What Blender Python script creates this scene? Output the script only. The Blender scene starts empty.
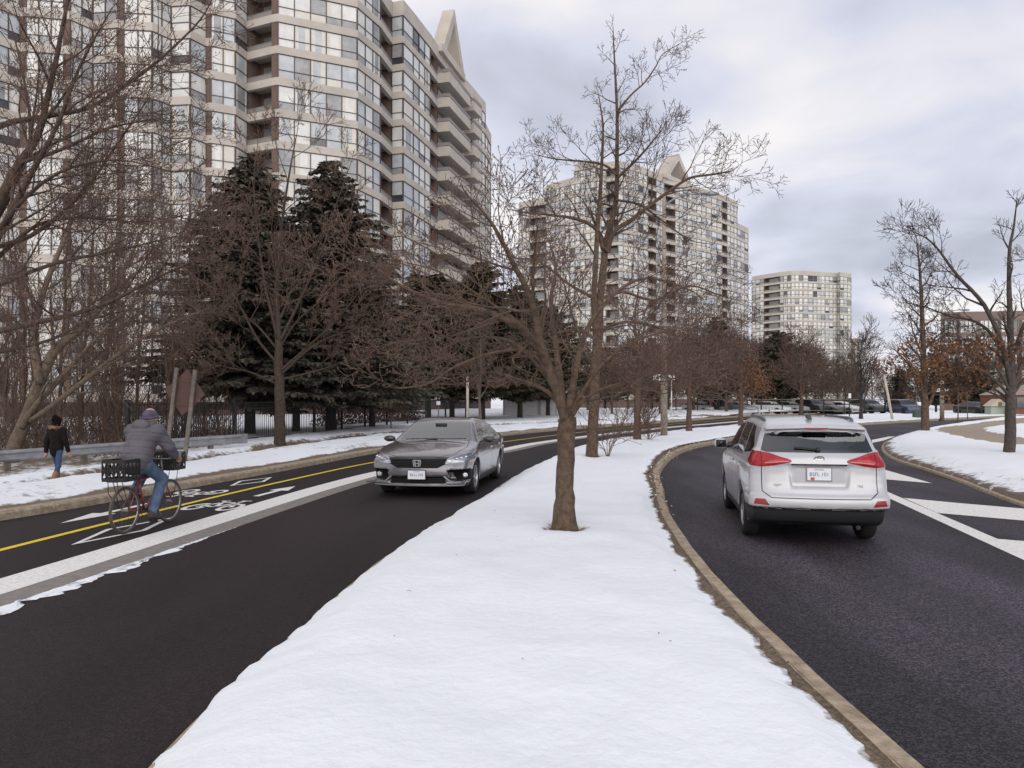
import bpy, bmesh, math, random
import numpy as np
from mathutils import Vector, Matrix, noise
S = bpy.context.scene
COL = S.collection
R = math.radians
F, CAMH, HY = 760.0, 1.8, 398.0          # focal length in pixels, eye height, horizon row


def gp(px, py, z=0.0):
    """point of the photograph that lies on a level surface at height z"""
    Y = (CAMH - z) * F / (py - HY)
    return Vector(((px - 512) / F * Y, Y, z))


def at(px, py, Y):
    """point of the photograph at a known distance"""
    return Vector(((px - 512) / F * Y, Y, CAMH - (py - HY) / F * Y))


def curve(pts):
    """monotone-ish cubic x(Y) through (x, Y) points"""
    xs = [p[0] for p in pts]; ys = [p[1] for p in pts]; n = len(pts)
    sl = [(xs[i + 1] - xs[i]) / (ys[i + 1] - ys[i]) for i in range(n - 1)]
    m = [sl[0]] + [(sl[i - 1] + sl[i]) / 2 for i in range(1, n - 1)] + [sl[-1]]

    def f(Y):
        if Y <= ys[0]: return xs[0] + m[0] * (Y - ys[0])
        if Y >= ys[-1]: return xs[-1] + m[-1] * (Y - ys[-1])
        i = 0
        while Y > ys[i + 1]: i += 1
        h = ys[i + 1] - ys[i]; t = (Y - ys[i]) / h
        return ((2 * t**3 - 3 * t**2 + 1) * xs[i] + (t**3 - 2 * t**2 + t) * h * m[i]
                + (-2 * t**3 + 3 * t**2) * xs[i + 1] + (t**3 - t**2) * h * m[i + 1])
    return f


def smooth(a, b, v):
    t = max(0.0, min(1.0, (v - a) / (b - a)))
    return t * t * (3 - 2 * t)


def nz(x, y, z=0.0):
    return noise.noise(Vector((x, y, z)))


# ---------------------------------------------------------------- materials
MATS = {}


def _new(name):
    m = bpy.data.materials.new(name); m.use_nodes = True
    nt = m.node_tree
    return m, nt, nt.nodes['Principled BSDF']


def pm(name, c, rough=0.6, metal=0.0, spec=0.5, coat=0.0, emit=None, var=0.0, vscale=4.0, bump=0.0, bscale=60.0, c2=None, detail=5.0):
    """principled material; var / c2 breaks the colour up with noise, bump roughens the surface"""
    if name in MATS: return MATS[name]
    m, nt, b = _new(name)
    c = tuple(c) + (1.0,) if len(c) == 3 else c
    b.inputs['Base Color'].default_value = c
    b.inputs['Roughness'].default_value = rough
    b.inputs['Metallic'].default_value = metal
    b.inputs['Specular IOR Level'].default_value = spec
    if coat:
        b.inputs['Coat Weight'].default_value = coat
        b.inputs['Coat Roughness'].default_value = 0.06
    if emit:
        b.inputs['Emission Color'].default_value = tuple(emit[:3]) + (1,)
        b.inputs['Emission Strength'].default_value = emit[3]
    L = nt.links
    if var or c2 or bump:
        tc = nt.nodes.new('ShaderNodeTexCoord')
    if var or c2:
        n = nt.nodes.new('ShaderNodeTexNoise'); n.inputs['Scale'].default_value = vscale; n.inputs['Detail'].default_value = detail
        n.inputs['Roughness'].default_value = 0.65
        L.new(tc.outputs['Object'], n.inputs['Vector'])
        r = nt.nodes.new('ShaderNodeValToRGB')
        d = c2 if c2 else tuple(v * (1 - var) for v in c[:3])
        e = c[:3] if c2 else tuple(min(1, v * (1 + var * .6)) for v in c[:3])
        r.color_ramp.elements[0].position = 0.34; r.color_ramp.elements[1].position = 0.66
        r.color_ramp.elements[0].color = tuple(d[:3]) + (1,); r.color_ramp.elements[1].color = tuple(e) + (1,)
        L.new(n.outputs['Fac'], r.inputs['Fac']); L.new(r.outputs['Color'], b.inputs['Base Color'])
    if bump:
        n2 = nt.nodes.new('ShaderNodeTexNoise'); n2.inputs['Scale'].default_value = bscale; n2.inputs['Detail'].default_value = 6
        L.new(tc.outputs['Object'], n2.inputs['Vector'])
        bp = nt.nodes.new('ShaderNodeBump'); bp.inputs['Strength'].default_value = bump; bp.inputs['Distance'].default_value = 0.02
        L.new(n2.outputs['Fac'], bp.inputs['Height']); L.new(bp.outputs['Normal'], b.inputs['Normal'])
    MATS[name] = m
    return m


def glassmat(name, tint, fac, rough=0.03):
    """clear pane: part see-through tint, part mirror by angle"""
    if name in MATS: return MATS[name]
    m, nt, b = _new(name); L = nt.links
    out = nt.nodes['Material Output']
    t = nt.nodes.new('ShaderNodeBsdfTransparent'); t.inputs['Color'].default_value = tuple(tint) + (1,)
    g = nt.nodes.new('ShaderNodeBsdfGlossy'); g.inputs['Roughness'].default_value = rough
    g.inputs['Color'].default_value = (.95, .97, 1, 1)
    fr = nt.nodes.new('ShaderNodeFresnel'); fr.inputs['IOR'].default_value = 1.5
    mp = nt.nodes.new('ShaderNodeMath'); mp.operation = 'ADD'; mp.inputs[1].default_value = fac; mp.use_clamp = True
    L.new(fr.outputs['Fac'], mp.inputs[0])
    mx = nt.nodes.new('ShaderNodeMixShader')
    L.new(mp.outputs[0], mx.inputs['Fac']); L.new(t.outputs[0], mx.inputs[1]); L.new(g.outputs[0], mx.inputs[2])
    nt.nodes.remove(b); L.new(mx.outputs[0], out.inputs['Surface'])
    MATS[name] = m
    return m


# ---------------------------------------------------------------- mesh builder
class MB:
    def __init__(self):
        self.v = []; self.f = []; self.m = []

    def add(self, vs, fs, mi=0):
        o = len(self.v); self.v.extend([tuple(p) for p in vs])
        for f in fs:
            self.f.append(tuple(o + i for i in f)); self.m.append(mi)

    def quad(self, a, b, c, d, mi=0): self.add([a, b, c, d], [(0, 1, 2, 3)], mi)

    def box(self, c, s, rz=0.0, mi=0, M=None):
        x, y, z = s[0] / 2, s[1] / 2, s[2] / 2
        vs = [Vector((i * x, j * y, k * z)) for k in (-1, 1) for j in (-1, 1) for i in (-1, 1)]
        if M is None: M = Matrix.Rotation(rz, 3, 'Z')
        vs = [M @ p + Vector(c) for p in vs]
        self.add(vs, [(0, 2, 3, 1), (4, 5, 7, 6), (0, 1, 5, 4), (2, 6, 7, 3), (0, 4, 6, 2), (1, 3, 7, 5)], mi)

    def bar(self, a, b, w, h, mi=0, up=(0, 0, 1)):
        """box from a to b, w wide and h high"""
        a, b = Vector(a), Vector(b); d = b - a; L = d.length
        if L < 1e-6: return
        d = d / L; u = Vector(up)
        s = d.cross(u)
        if s.length < 1e-4: s = d.cross(Vector((1, 0, 0)))
        s.normalize(); t = s.cross(d)
        M = Matrix((s, d, t)).transposed()
        self.box((a + b) / 2, (w, L, h), mi=mi, M=M)

    def tube(self, pts, rad, n=6, mi=0, cap=True):
        pts = [Vector(p) for p in pts]; k = len(pts)
        if not hasattr(rad, '__len__'): rad = [rad] * k
        o = len(self.v)
        d0 = (pts[1] - pts[0]).normalized()
        ref = Vector((0, 0, 1)) if abs(d0.z) < .9 else Vector((1, 0, 0))
        u = d0.cross(ref).normalized()
        for i in range(k):
            d = (pts[min(i + 1, k - 1)] - pts[max(i - 1, 0)])
            if d.length < 1e-9: d = d0
            d.normalize()
            u = (u - d * u.dot(d))
            if u.length < 1e-6: u = d.orthogonal()
            u.normalize(); w = d.cross(u)
            for j in range(n):
                a = 2 * math.pi * j / n
                p = pts[i] + (u * math.cos(a) + w * math.sin(a)) * rad[i]
                self.v.append((p.x, p.y, p.z))
        for i in range(k - 1):
            for j in range(n):
                a = o + i * n + j; b = o + i * n + (j + 1) % n
                self.f.append((a, b, b + n, a + n)); self.m.append(mi)
        if cap and n > 3:
            self.f.append(tuple(o + j for j in reversed(range(n)))); self.m.append(mi)
            self.f.append(tuple(o + (k - 1) * n + j for j in range(n))); self.m.append(mi)

    def ring(self, c, axis, R0, r, n=28, m=6, mi=0):
        """torus round c"""
        axis = Vector(axis).normalized(); u = axis.orthogonal().normalized(); w = axis.cross(u); c = Vector(c)
        o = len(self.v)
        for i in range(n):
            a = 2 * math.pi * i / n; e = u * math.cos(a) + w * math.sin(a)
            for j in range(m):
                b = 2 * math.pi * j / m
                p = c + e * (R0 + r * math.cos(b)) + axis * (r * math.sin(b)); self.v.append(tuple(p))
        for i in range(n):
            for j in range(m):
                a = o + i * m + j; b = o + i * m + (j + 1) % m
                c2 = o + ((i + 1) % n) * m + (j + 1) % m; d = o + ((i + 1) % n) * m + j
                self.f.append((a, d, c2, b)); self.m.append(mi)

    def lathe(self, c, axis, prof, n=28, mi=0):
        """prof: (along axis, radius) pairs"""
        axis = Vector(axis).normalized(); u = axis.orthogonal().normalized(); w = axis.cross(u); c = Vector(c)
        o = len(self.v); k = len(prof)
        for (h, r) in prof:
            for j in range(n):
                a = 2 * math.pi * j / n
                self.v.append(tuple(c + axis * h + (u * math.cos(a) + w * math.sin(a)) * r))
        for i in range(k - 1):
            for j in range(n):
                a = o + i * n + j; b = o + i * n + (j + 1) % n
                self.f.append((a, b, b + n, a + n)); self.m.append(mi)

    def ball(self, c, r, n=12, k=8, mi=0, sq=(1, 1, 1), M=None):
        c = Vector(c); o = len(self.v)
        for i in range(k + 1):
            t = math.pi * i / k
            for j in range(n):
                a = 2 * math.pi * j / n
                p = Vector((math.sin(t) * math.cos(a) * r * sq[0], math.sin(t) * math.sin(a) * r * sq[1], math.cos(t) * r * sq[2]))
                if M: p = M @ p
                self.v.append(tuple(c + p))
        for i in range(k):
            for j in range(n):
                a = o + i * n + j; b = o + i * n + (j + 1) % n
                self.f.append((a, a + n, b + n, b)); self.m.append(mi)

    def prism(self, pts, d, mi=0):
        """polygon pushed along vector d"""
        pts = [Vector(p) for p in pts]; n = len(pts); d = Vector(d)
        vs = pts + [p + d for p in pts]
        fs = [tuple(range(n)), tuple(reversed(range(n, 2 * n)))] + [(i, i + n, (i + 1) % n + n, (i + 1) % n) for i in range(n)]
        self.add(vs, fs, mi)

    def mesh(self, name, mats, sm=False):
        me = bpy.data.meshes.new(name)
        me.from_pydata(self.v, [], self.f)
        for m in (mats if isinstance(mats, (list, tuple)) else [mats]): me.materials.append(m)
        if len(me.materials) > 1: me.polygons.foreach_set('material_index', self.m)
        if sm: me.polygons.foreach_set('use_smooth', [True] * len(me.polygons))
        me.update()
        return me

    def build(self, name, mats, parent=None, sm=False, fix=False):
        me = self.mesh(name, mats, sm)
        if fix:
            bm = bmesh.new(); bm.from_mesh(me); bmesh.ops.recalc_face_normals(bm, faces=bm.faces); bm.to_mesh(me); bm.free()
        return link(name, me, parent)


def link(name, me, parent=None):
    o = bpy.data.objects.new(name, me); COL.objects.link(o)
    if parent: o.parent = parent
    return o


def tag(o, label=None, cat=None, group=None, kind=None):
    if label: o['label'] = label
    if cat: o['category'] = cat
    if group: o['group'] = group
    if kind: o['kind'] = kind
    return o


def thing(name, label, cat, loc=(0, 0, 0), rz=0.0, group=None, sc=1.0):
    o = bpy.data.objects.new(name, None); COL.objects.link(o)
    o.location = loc; o.rotation_euler = (0, 0, rz); o.scale = (sc, sc, sc); o.empty_display_size = .3
    return tag(o, label, cat, group)


def dup(root, loc, rz=0.0, label=None, group=None, sc=None):
    r = root.copy(); COL.objects.link(r); r.location = loc; r.rotation_euler = (0, 0, rz)
    if sc: r.scale = (sc, sc, sc) if not hasattr(sc, '__len__') else sc
    if label: r['label'] = label
    if group: r['group'] = group
    for ch in list(root.children):
        c = ch.copy(); COL.objects.link(c); c.parent = r
        for g in list(ch.children):
            d = g.copy(); COL.objects.link(d); d.parent = c
    return r


def struct(o, label, cat='setting'):
    return tag(o, label, cat, kind='structure')
# ================================================================ camera, sky, sun
cam = bpy.data.objects.new('camera', bpy.data.cameras.new('camera')); COL.objects.link(cam)
cam.location = (0, 0, CAMH); cam.rotation_euler = (R(90), 0, 0)
cam.data.sensor_width = 36; cam.data.lens = F / 1024 * 36; cam.data.shift_y = (HY - 384) / 1024
cam.data.clip_end = 6000
S.camera = cam
S.view_settings.view_transform = 'Standard'; S.view_settings.look = 'None'; S.view_settings.exposure = 0.1; S.view_settings.gamma = 1
S.cycles.use_denoising = True
S.cycles.max_bounces = 6; S.cycles.transparent_max_bounces = 12
S.cycles.caustics_reflective = False; S.cycles.caustics_refractive = False

SUN_EL, SUN_AZ = R(27), R(168)           # azimuth clockwise from +Y: behind the camera, to its right
W = bpy.data.worlds.new('World'); S.world = W; W.use_nodes = True
nt = W.node_tree; L = nt.links
for n in list(nt.nodes): nt.nodes.remove(n)
out = nt.nodes.new('ShaderNodeOutputWorld')
sky = nt.nodes.new('ShaderNodeTexSky'); sky.sky_type = 'NISHITA'; sky.sun_disc = False
sky.sun_elevation = SUN_EL; sky.sun_rotation = SUN_AZ
bg1 = nt.nodes.new('ShaderNodeBackground'); bg1.inputs['Strength'].default_value = 0.10
L.new(sky.outputs['Color'], bg1.inputs['Color'])
# overcast deck: broad noise in view direction, stretched towards the horizon
tc = nt.nodes.new('ShaderNodeTexCoord')
sep = nt.nodes.new('ShaderNodeSeparateXYZ'); L.new(tc.outputs['Generated'], sep.inputs[0])
def mth(op, a, b=None, clamp=False):
    n = nt.nodes.new('ShaderNodeMath'); n.operation = op; n.use_clamp = clamp
    for i, v in enumerate((a, b)):
        if v is None: continue
        if isinstance(v, (int, float)): n.inputs[i].default_value = v
        else: L.new(v, n.inputs[i])
    return n.outputs[0]
zz = mth('ADD', mth('MAXIMUM', sep.outputs['Z'], 0.0), 0.22)
cb = nt.nodes.new('ShaderNodeCombineXYZ')
L.new(mth('DIVIDE', sep.outputs['X'], zz), cb.inputs['X']); L.new(mth('DIVIDE', sep.outputs['Y'], zz), cb.inputs['Y'])
def cloudn(scale, detail, off, rough=.5, dist=0.0):
    mp = nt.nodes.new('ShaderNodeMapping'); mp.inputs['Location'].default_value = off
    L.new(cb.outputs[0], mp.inputs['Vector'])
    n = nt.nodes.new('ShaderNodeTexNoise'); n.inputs['Scale'].default_value = scale; n.inputs['Detail'].default_value = detail
    n.inputs['Roughness'].default_value = rough; n.inputs['Distortion'].default_value = dist
    L.new(mp.outputs[0], n.inputs['Vector'])
    return n.outputs['Fac']
big = cloudn(0.75, 4, SKY_OFF if 'SKY_OFF' in globals() else (3.1, 1.7, 0), .5, .3)
fine = cloudn(2.6, 6, (0.4, 5.2, 0), .55, .4)
den = mth('SUBTRACT', mth('ADD', mth('MULTIPLY', big, 1.05), mth('MULTIPLY', fine, 0.26)), 0.155)
# the deck is thicker to the right of the street
den = mth('SUBTRACT', den, mth('MULTIPLY', mth('SUBTRACT', sep.outputs['X'], 0.12), 0.32))
ramp = nt.nodes.new('ShaderNodeValToRGB')
e = ramp.color_ramp.elements
e[0].position = .33; e[0].color = (.36, .375, .445, 1)
e[1].position = .64; e[1].color = (.95, .915, .91, 1)
k = e.new(.42); k.color = (.51, .525, .61, 1)
k = e.new(.52); k.color = (.69, .705, .82, 1)
den = mth('ADD', den, mth('MULTIPLY', mth('SUBTRACT', 0.86, sep.outputs['Z']), 0.17))
L.new(den, ramp.inputs['Fac'])
bg2 = nt.nodes.new('ShaderNodeBackground'); bg2.inputs['Strength'].default_value = 1.0
L.new(ramp.outputs['Color'], bg2.inputs['Color'])
mx = nt.nodes.new('ShaderNodeMixShader'); mx.inputs['Fac'].default_value = .9
L.new(bg1.outputs[0], mx.inputs[1]); L.new(bg2.outputs[0], mx.inputs[2])
L.new(mx.outputs[0], out.inputs['Surface'])
sl = bpy.data.lights.new('sun', 'SUN'); sl.energy = 1.7; sl.angle = R(75); sl.color = (1, .95, .88)
so = bpy.data.objects.new('sun', sl); COL.objects.link(so)
so.rotation_euler = (R(90) - SUN_EL, 0, -SUN_AZ + math.pi); so.location = (20, -20, 40)
# lamp looks along -Z: check direction = -(sin az cos el, cos az cos el, sin el)

# ================================================================ street curves x(Y)
LK = curve([(-13, -6), (-9.8, 5), (-7.5, 11.1), (-5.9, 17.5), (-4.0, 26.3), (-.6, 35.5), (3.2, 43), (9, 51.5), (15, 61), (20, 69), (28, 79), (46, 94)])
YL = curve([(-6.9, -6), (-6.45, 5), (-6.05, 8.94), (-5.82, 10.8), (-5.45, 13.4), (-4.87, 16.7), (-3.93, 21), (1.3, 35), (6.7, 45.6), (11.2, 52.5), (17.2, 61.9), (22.2, 69.9), (30.2, 79.9), (48, 94.5)])
WL = curve([(-6.2, -6), (-5.45, 5), (-5.09, 7.56), (-4.35, 13.2), (-3.97, 15.7), (-3.38, 18.5), (-.42, 26.8), (.5, 29.7), (3.4, 36), (8.8, 45.8), (13.2, 52.5), (19, 61.5), (24, 69.6), (32, 79.5), (50, 94)])
MW = curve([(-1.8, -6), (-1.76, 3.7), (-1.74, 4.68), (-1.64, 5.9), (-1.49, 7.95), (-1.12, 10.36), (-.56, 13.4), (-.04, 16.7), (.93, 21.4), (2.45, 27.4), (5, 33), (8.3, 39), (14, 47.5), (20, 57), (25, 65), (33, 75), (51, 89)])
ME = curve([(1.91, -6), (1.91, 3.7), (1.9, 5), (1.93, 6.4), (2.11, 9), (2.47, 12), (2.82, 14), (3.37, 17.3), (3.95, 19.7), (4.85, 22.8), (6.4, 26.8), (8, 29.7), (9.8, 32.8), (16.2, 42.7), (22.3, 49.3), (27, 53.8), (32, 58.5), (40, 65.5), (58, 80)])
RI = curve([(7.6, -6), (7.6, 3), (7.9, 8), (8.45, 12.55), (8.87, 14.1), (9.5, 16.1), (10.2, 18.7), (11.2, 22.5), (14.9, 30.4), (20.5, 38.8), (25.5, 45.3), (31, 51.2), (38, 57.5), (47, 65), (64, 78)])
SW = curve([(-17.5, 4), (-14.2, 11.5), (-12.4, 14.5), (-10.7, 17.7), (-9.6, 21), (-8.4, 25), (-7, 31), (-3.8, 40), (.5, 47), (8, 57), (16, 66), (30, 76), (60, 90)])


def rows(y0, y1, a=.06, k=.012):
    ys = []; y = y0
    while y < y1:
        ys.append(y); y += a + k * max(0, y)
    ys.append(y1)
    return ys


# ---------------------------------------------------------------- ground materials
def ground_mat(name, clean, dirty, rough, bump, bscale, attr='dirt', path=None, speck=None, spscale=300, thr=.5, soft=.12, third=None):
    m, nt, b = _new(name); L = nt.links
    tc = nt.nodes.new('ShaderNodeTexCoord')
    at_ = nt.nodes.new('ShaderNodeAttribute'); at_.attribute_name = attr
    n = nt.nodes.new('ShaderNodeTexNoise'); n.inputs['Scale'].default_value = 5.0; n.inputs['Detail'].default_value = 8; n.inputs['Roughness'].default_value = .7
    L.new(tc.outputs['Object'], n.inputs['Vector'])
    ad = nt.nodes.new('ShaderNodeMath'); ad.operation = 'ADD'; L.new(at_.outputs['Fac'], ad.inputs[0])
    sc_ = nt.nodes.new('ShaderNodeMath'); sc_.operation = 'MULTIPLY_ADD'; sc_.inputs[1].default_value = 1.3; sc_.inputs[2].default_value = -.65
    L.new(n.outputs['Fac'], sc_.inputs[0]); L.new(sc_.outputs[0], ad.inputs[1])
    rp = nt.nodes.new('ShaderNodeValToRGB'); rp.color_ramp.elements[0].position = thr - soft; rp.color_ramp.elements[1].position = thr + soft
    rp.color_ramp.elements[0].color = (0, 0, 0, 1)
    L.new(ad.outputs[0], rp.inputs['Fac'])
    n3 = nt.nodes.new('ShaderNodeTexNoise'); n3.inputs['Scale'].default_value = 22; n3.inputs['Detail'].default_value = 8; n3.inputs['Roughness'].default_value = .75
    L.new(tc.outputs['Object'], n3.inputs['Vector'])
    r3 = nt.nodes.new('ShaderNodeValToRGB'); r3.color_ramp.elements[0].position = .35; r3.color_ramp.elements[1].position = .65
    r3.color_ramp.elements[0].color = tuple(v * .45 for v in dirty) + (1,); r3.color_ramp.elements[1].color = tuple(min(1, v * 1.4) for v in dirty) + (1,)
    L.new(n3.outputs['Fac'], r3.inputs['Fac'])
    mx = nt.nodes.new('ShaderNodeMix'); mx.data_type = 'RGBA'
    L.new(rp.outputs['Color'], mx.inputs['Factor']); mx.inputs['A'].default_value = tuple(clean) + (1,); L.new(r3.outputs['Color'], mx.inputs['B'])
    res = mx.outputs['Result']
    if path:
        pa = nt.nodes.new('ShaderNodeAttribute'); pa.attribute_name = 'path'
        ad2 = nt.nodes.new('ShaderNodeMath'); ad2.operation = 'ADD'; L.new(pa.outputs['Fac'], ad2.inputs[0])
        s2 = nt.nodes.new('ShaderNodeMath'); s2.operation = 'MULTIPLY_ADD'; s2.inputs[1].default_value = .6; s2.inputs[2].default_value = -.3; L.new(n.outputs['Fac'], s2.inputs[0]); L.new(s2.outputs[0], ad2.inputs[1])
        rp2 = nt.nodes.new('ShaderNodeValToRGB'); rp2.color_ramp.elements[0].position = .45; rp2.color_ramp.elements[1].position = .6; rp2.color_ramp.elements[0].color = (0, 0, 0, 1); L.new(ad2.outputs[0], rp2.inputs['Fac'])
        m2 = nt.nodes.new('ShaderNodeMix'); m2.data_type = 'RGBA'; L.new(rp2.outputs['Color'], m2.inputs['Factor']); L.new(res, m2.inputs['A'])
        r4 = nt.nodes.new('ShaderNodeValToRGB'); r4.color_ramp.elements[0].color = tuple(v * .7 for v in path) + (1,); r4.color_ramp.elements[1].color = tuple(v * 1.2 for v in path) + (1,); L.new(n3.outputs['Fac'], r4.inputs['Fac']); L.new(r4.outputs['Color'], m2.inputs['B'])
        res = m2.outputs['Result']
    L.new(res, b.inputs['Base Color'])
    b.inputs['Roughness'].default_value = rough
    n2 = nt.nodes.new('ShaderNodeTexNoise'); n2.inputs['Scale'].default_value = bscale; n2.inputs['Detail'].default_value = 7; n2.inputs['Roughness'].default_value = .6
    L.new(tc.outputs['Object'], n2.inputs['Vector'])
    bp = nt.nodes.new('ShaderNodeBump'); bp.inputs['Strength'].default_value = bump; bp.inputs['Distance'].default_value = .03
    L.new(n2.outputs['Fac'], bp.inputs['Height']); L.new(bp.outputs['Normal'], b.inputs['Normal'])
    return m


SNOW = ground_mat('snow', (.83, .86, .915), (.17, .125, .085), .75, .5, 11)
SNOWF = pm('snow_far', (.84, .86, .9), .8, var=.06, vscale=.15, bump=.3, bscale=3)
KERBM = pm('kerb_concrete', (.44, .36, .27), .85, c2=(.23, .175, .12), vscale=9, bump=.5, bscale=40, detail=9)
GRIT = pm('grit', (.23, .175, .12), .95, c2=(.075, .054, .036), vscale=30, bump=.9, bscale=45, detail=9)


def asphalt(name, base, hi, worn, tracks):
    m, nt, b = _new(name); L = nt.links
    tc = nt.nodes.new('ShaderNodeTexCoord')
    v = nt.nodes.new('ShaderNodeTexVoronoi'); v.inputs['Scale'].default_value = 62; L.new(tc.outputs['Object'], v.inputs['Vector'])
    n = nt.nodes.new('ShaderNodeTexNoise'); n.inputs['Scale'].default_value = 90; n.inputs['Detail'].default_value = 4; L.new(tc.outputs['Object'], n.inputs['Vector'])
    big = nt.nodes.new('ShaderNodeTexNoise'); big.inputs['Scale'].default_value = .35; big.inputs['Detail'].default_value = 5
    mp = nt.nodes.new('ShaderNodeMapping'); mp.inputs['Scale'].default_value = (2.2, .45, 1); L.new(tc.outputs['Object'], mp.inputs['Vector']); L.new(mp.outputs[0], big.inputs['Vector'])
    r1 = nt.nodes.new('ShaderNodeValToRGB'); r1.color_ramp.elements[0].position = .56; r1.color_ramp.elements[1].position = .86
    r1.color_ramp.elements[0].color = tuple(base) + (1,); r1.color_ramp.elements[1].color = tuple(hi) + (1,)
    bw = nt.nodes.new('ShaderNodeSeparateColor'); L.new(v.outputs['Color'], bw.inputs['Color'])
    av = nt.nodes.new('ShaderNodeMath'); av.operation = 'MULTIPLY_ADD'; av.inputs[1].default_value = .30; L.new(bw.outputs['Red'], av.inputs[0]); L.new(n.outputs['Fac'], av.inputs[2])
    L.new(av.outputs[0], r1.inputs['Fac'])
    r2 = nt.nodes.new('ShaderNodeValToRGB'); r2.color_ramp.elements[0].position = .38; r2.color_ramp.elements[1].position = .68
    r2.color_ramp.elements[0].color = (.8, .8, .8, 1); r2.color_ramp.elements[1].color = tuple(worn) + (1,)
    # polished, dusty wheel tracks along the lanes
    la = nt.nodes.new('ShaderNodeAttribute'); la.attribute_name = 'lane'
    tn = nt.nodes.new('ShaderNodeMath'); tn.operation = 'MULTIPLY_ADD'; tn.inputs[1].default_value = .10; L.new(big.outputs['Fac'], tn.inputs[0]); L.new(la.outputs['Fac'], tn.inputs[2])
    tr = nt.nodes.new('ShaderNodeValToRGB'); ce = tr.color_ramp.elements
    ce[0].position = 0; ce[0].color = (.35, .35, .35, 1); ce[1].position = 1; ce[1].color = (.4, .4, .4, 1)
    for p_, v_ in tracks:
        q_ = ce.new(p_); q_.color = (v_, v_, v_, 1)
    L.new(tn.outputs[0], tr.inputs['Fac'])
    tb = nt.nodes.new('ShaderNodeMath'); tb.operation = 'ADD'; L.new(big.outputs['Fac'], tb.inputs[0])
    t2 = nt.nodes.new('ShaderNodeMath'); t2.operation = 'MULTIPLY_ADD'; t2.inputs[1].default_value = .5; t2.inputs[2].default_value = -.25; L.new(tr.outputs['Color'], t2.inputs[0]); L.new(t2.outputs[0], tb.inputs[1])
    L.new(tb.outputs[0], r2.inputs['Fac'])
    mu = nt.nodes.new('ShaderNodeMix'); mu.data_type = 'RGBA'; mu.blend_type = 'MULTIPLY'; mu.inputs['Factor'].default_value = 1
    L.new(r1.outputs['Color'], mu.inputs['A']); L.new(r2.outputs['Color'], mu.inputs['B'])
    L.new(mu.outputs['Result'], b.inputs['Base Color'])
    b.inputs['Roughness'].default_value = .72; b.inputs['Specular IOR Level'].default_value = .3
    bp = nt.nodes.new('ShaderNodeBump'); bp.inputs['Strength'].default_value = .35; bp.inputs['Distance'].default_value = .008
    L.new(v.outputs['Distance'], bp.inputs['Height']); L.new(bp.outputs['Normal'], b.inputs['Normal'])
    return m


ASPL = asphalt('asphalt_bike_side', (.0072, .0042, .0052), (.028, .0165, .020), (1.5, 1.4, 1.38), [(.52, .35), (.60, .62), (.70, .42), (.82, .62), (.90, .35)])
ASPR = asphalt('asphalt_right', (.010, .0083, .0108), (.074, .064, .080), (1.9, 1.85, 1.95), [(.10, .30), (.24, .68), (.36, .55), (.48, .70), (.60, .38)])


def sheet(name, xa, xb, y0, y1, z, mat, n=10, a=.3, k=.02, crown=0.0):
    mb = MB(); ys = rows(y0, y1, a, k)
    for Y in ys:
        A, B = xa(Y), xb(Y)
        for i in range(n + 1):
            t = i / n
            mb.v.append((A + (B - A) * t, Y, z - crown * (2 * t - 1) ** 2))
    for r in range(len(ys) - 1):
        for i in range(n):
            o = r * (n + 1) + i
            mb.f.append((o, o + 1, o + n + 2, o + n + 1)); mb.m.append(0)
    ob = mb.build(name, mat, sm=True)
    a_ = ob.data.attributes.new('lane', 'FLOAT', 'POINT'); a_.data.foreach_set('value', [i / n for _ in ys for i in range(n + 1)])
    return ob


def near_rows(y0, y1): return rows(y0, y1)


# ground to the horizon
g = MB(); g.quad((-3000, -300, -.35), (3000, -300, -.35), (3000, 5000, -.35), (-3000, 5000, -.35))
struct(g.build('ground', SNOWF), 'snow covered open ground reaching to the horizon')
lr = sheet('road', lambda Y: LK(Y) - .05, lambda Y: MW(Y) + .35, -6, 88, 0, ASPL)
struct(lr, 'dark asphalt road with bike lanes on the left of the median')
rr = sheet('road', lambda Y: ME(Y) - .05, lambda Y: RI(Y) + .5, -6, 78, 0, ASPR)
struct(rr, 'grey black asphalt road curving away right of the median')

# ---------------------------------------------------------------- kerbs
def kerb(name, f, side, y0, y1, w, h, label, mat=KERBM):
    """kerb along x=f(Y), body on the `side` (+1 right, -1 left) of the line"""
    mb = MB(); ys = rows(y0, y1, .12, .02); J_ = [v for v in np.arange(math.ceil(y0 / 2.4) * 2.4, min(y1, 32), 2.4)]
    ys = sorted([v for v in ys if all(abs(v - q) > .06 for q in J_)] + [q + e for q in J_ for e in (-.018, -.008, .008, .018)]); joint = set(round(q + e, 4) for q in J_ for e in (-.008, .008)); prof = [(0, -.02), (0.02, h * .75), (.05, h), (w, h + .004), (w, -.02)]
    for i, Y in enumerate(ys):
        dx = (f(Y + .05) - f(Y - .05)) / .1; L_ = math.hypot(1, dx); nx, ny = 1 / L_ * side, -dx / L_ * side
        j = .012 * nz(Y * 1.3, 3.3 * side)
        for (d, z) in prof:
            zz_ = z + (.006 * nz(Y * 2.1, d * 9) if z > 0 else 0) - (.022 if round(Y, 4) in joint and z > 0 else 0)
            mb.v.append((f(Y) + nx * (d + j), Y + ny * (d + j), zz_))
    n = len(prof)
    for r in range(len(ys) - 1):
        for i in range(n - 1):
            o = r * n + i; q = (o, o + 1, o + n + 1, o + n)
            mb.f.append(q if side < 0 else q[::-1]); mb.m.append(0)
    o = mb.build(name, mat)
    return struct(o, label)


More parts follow.
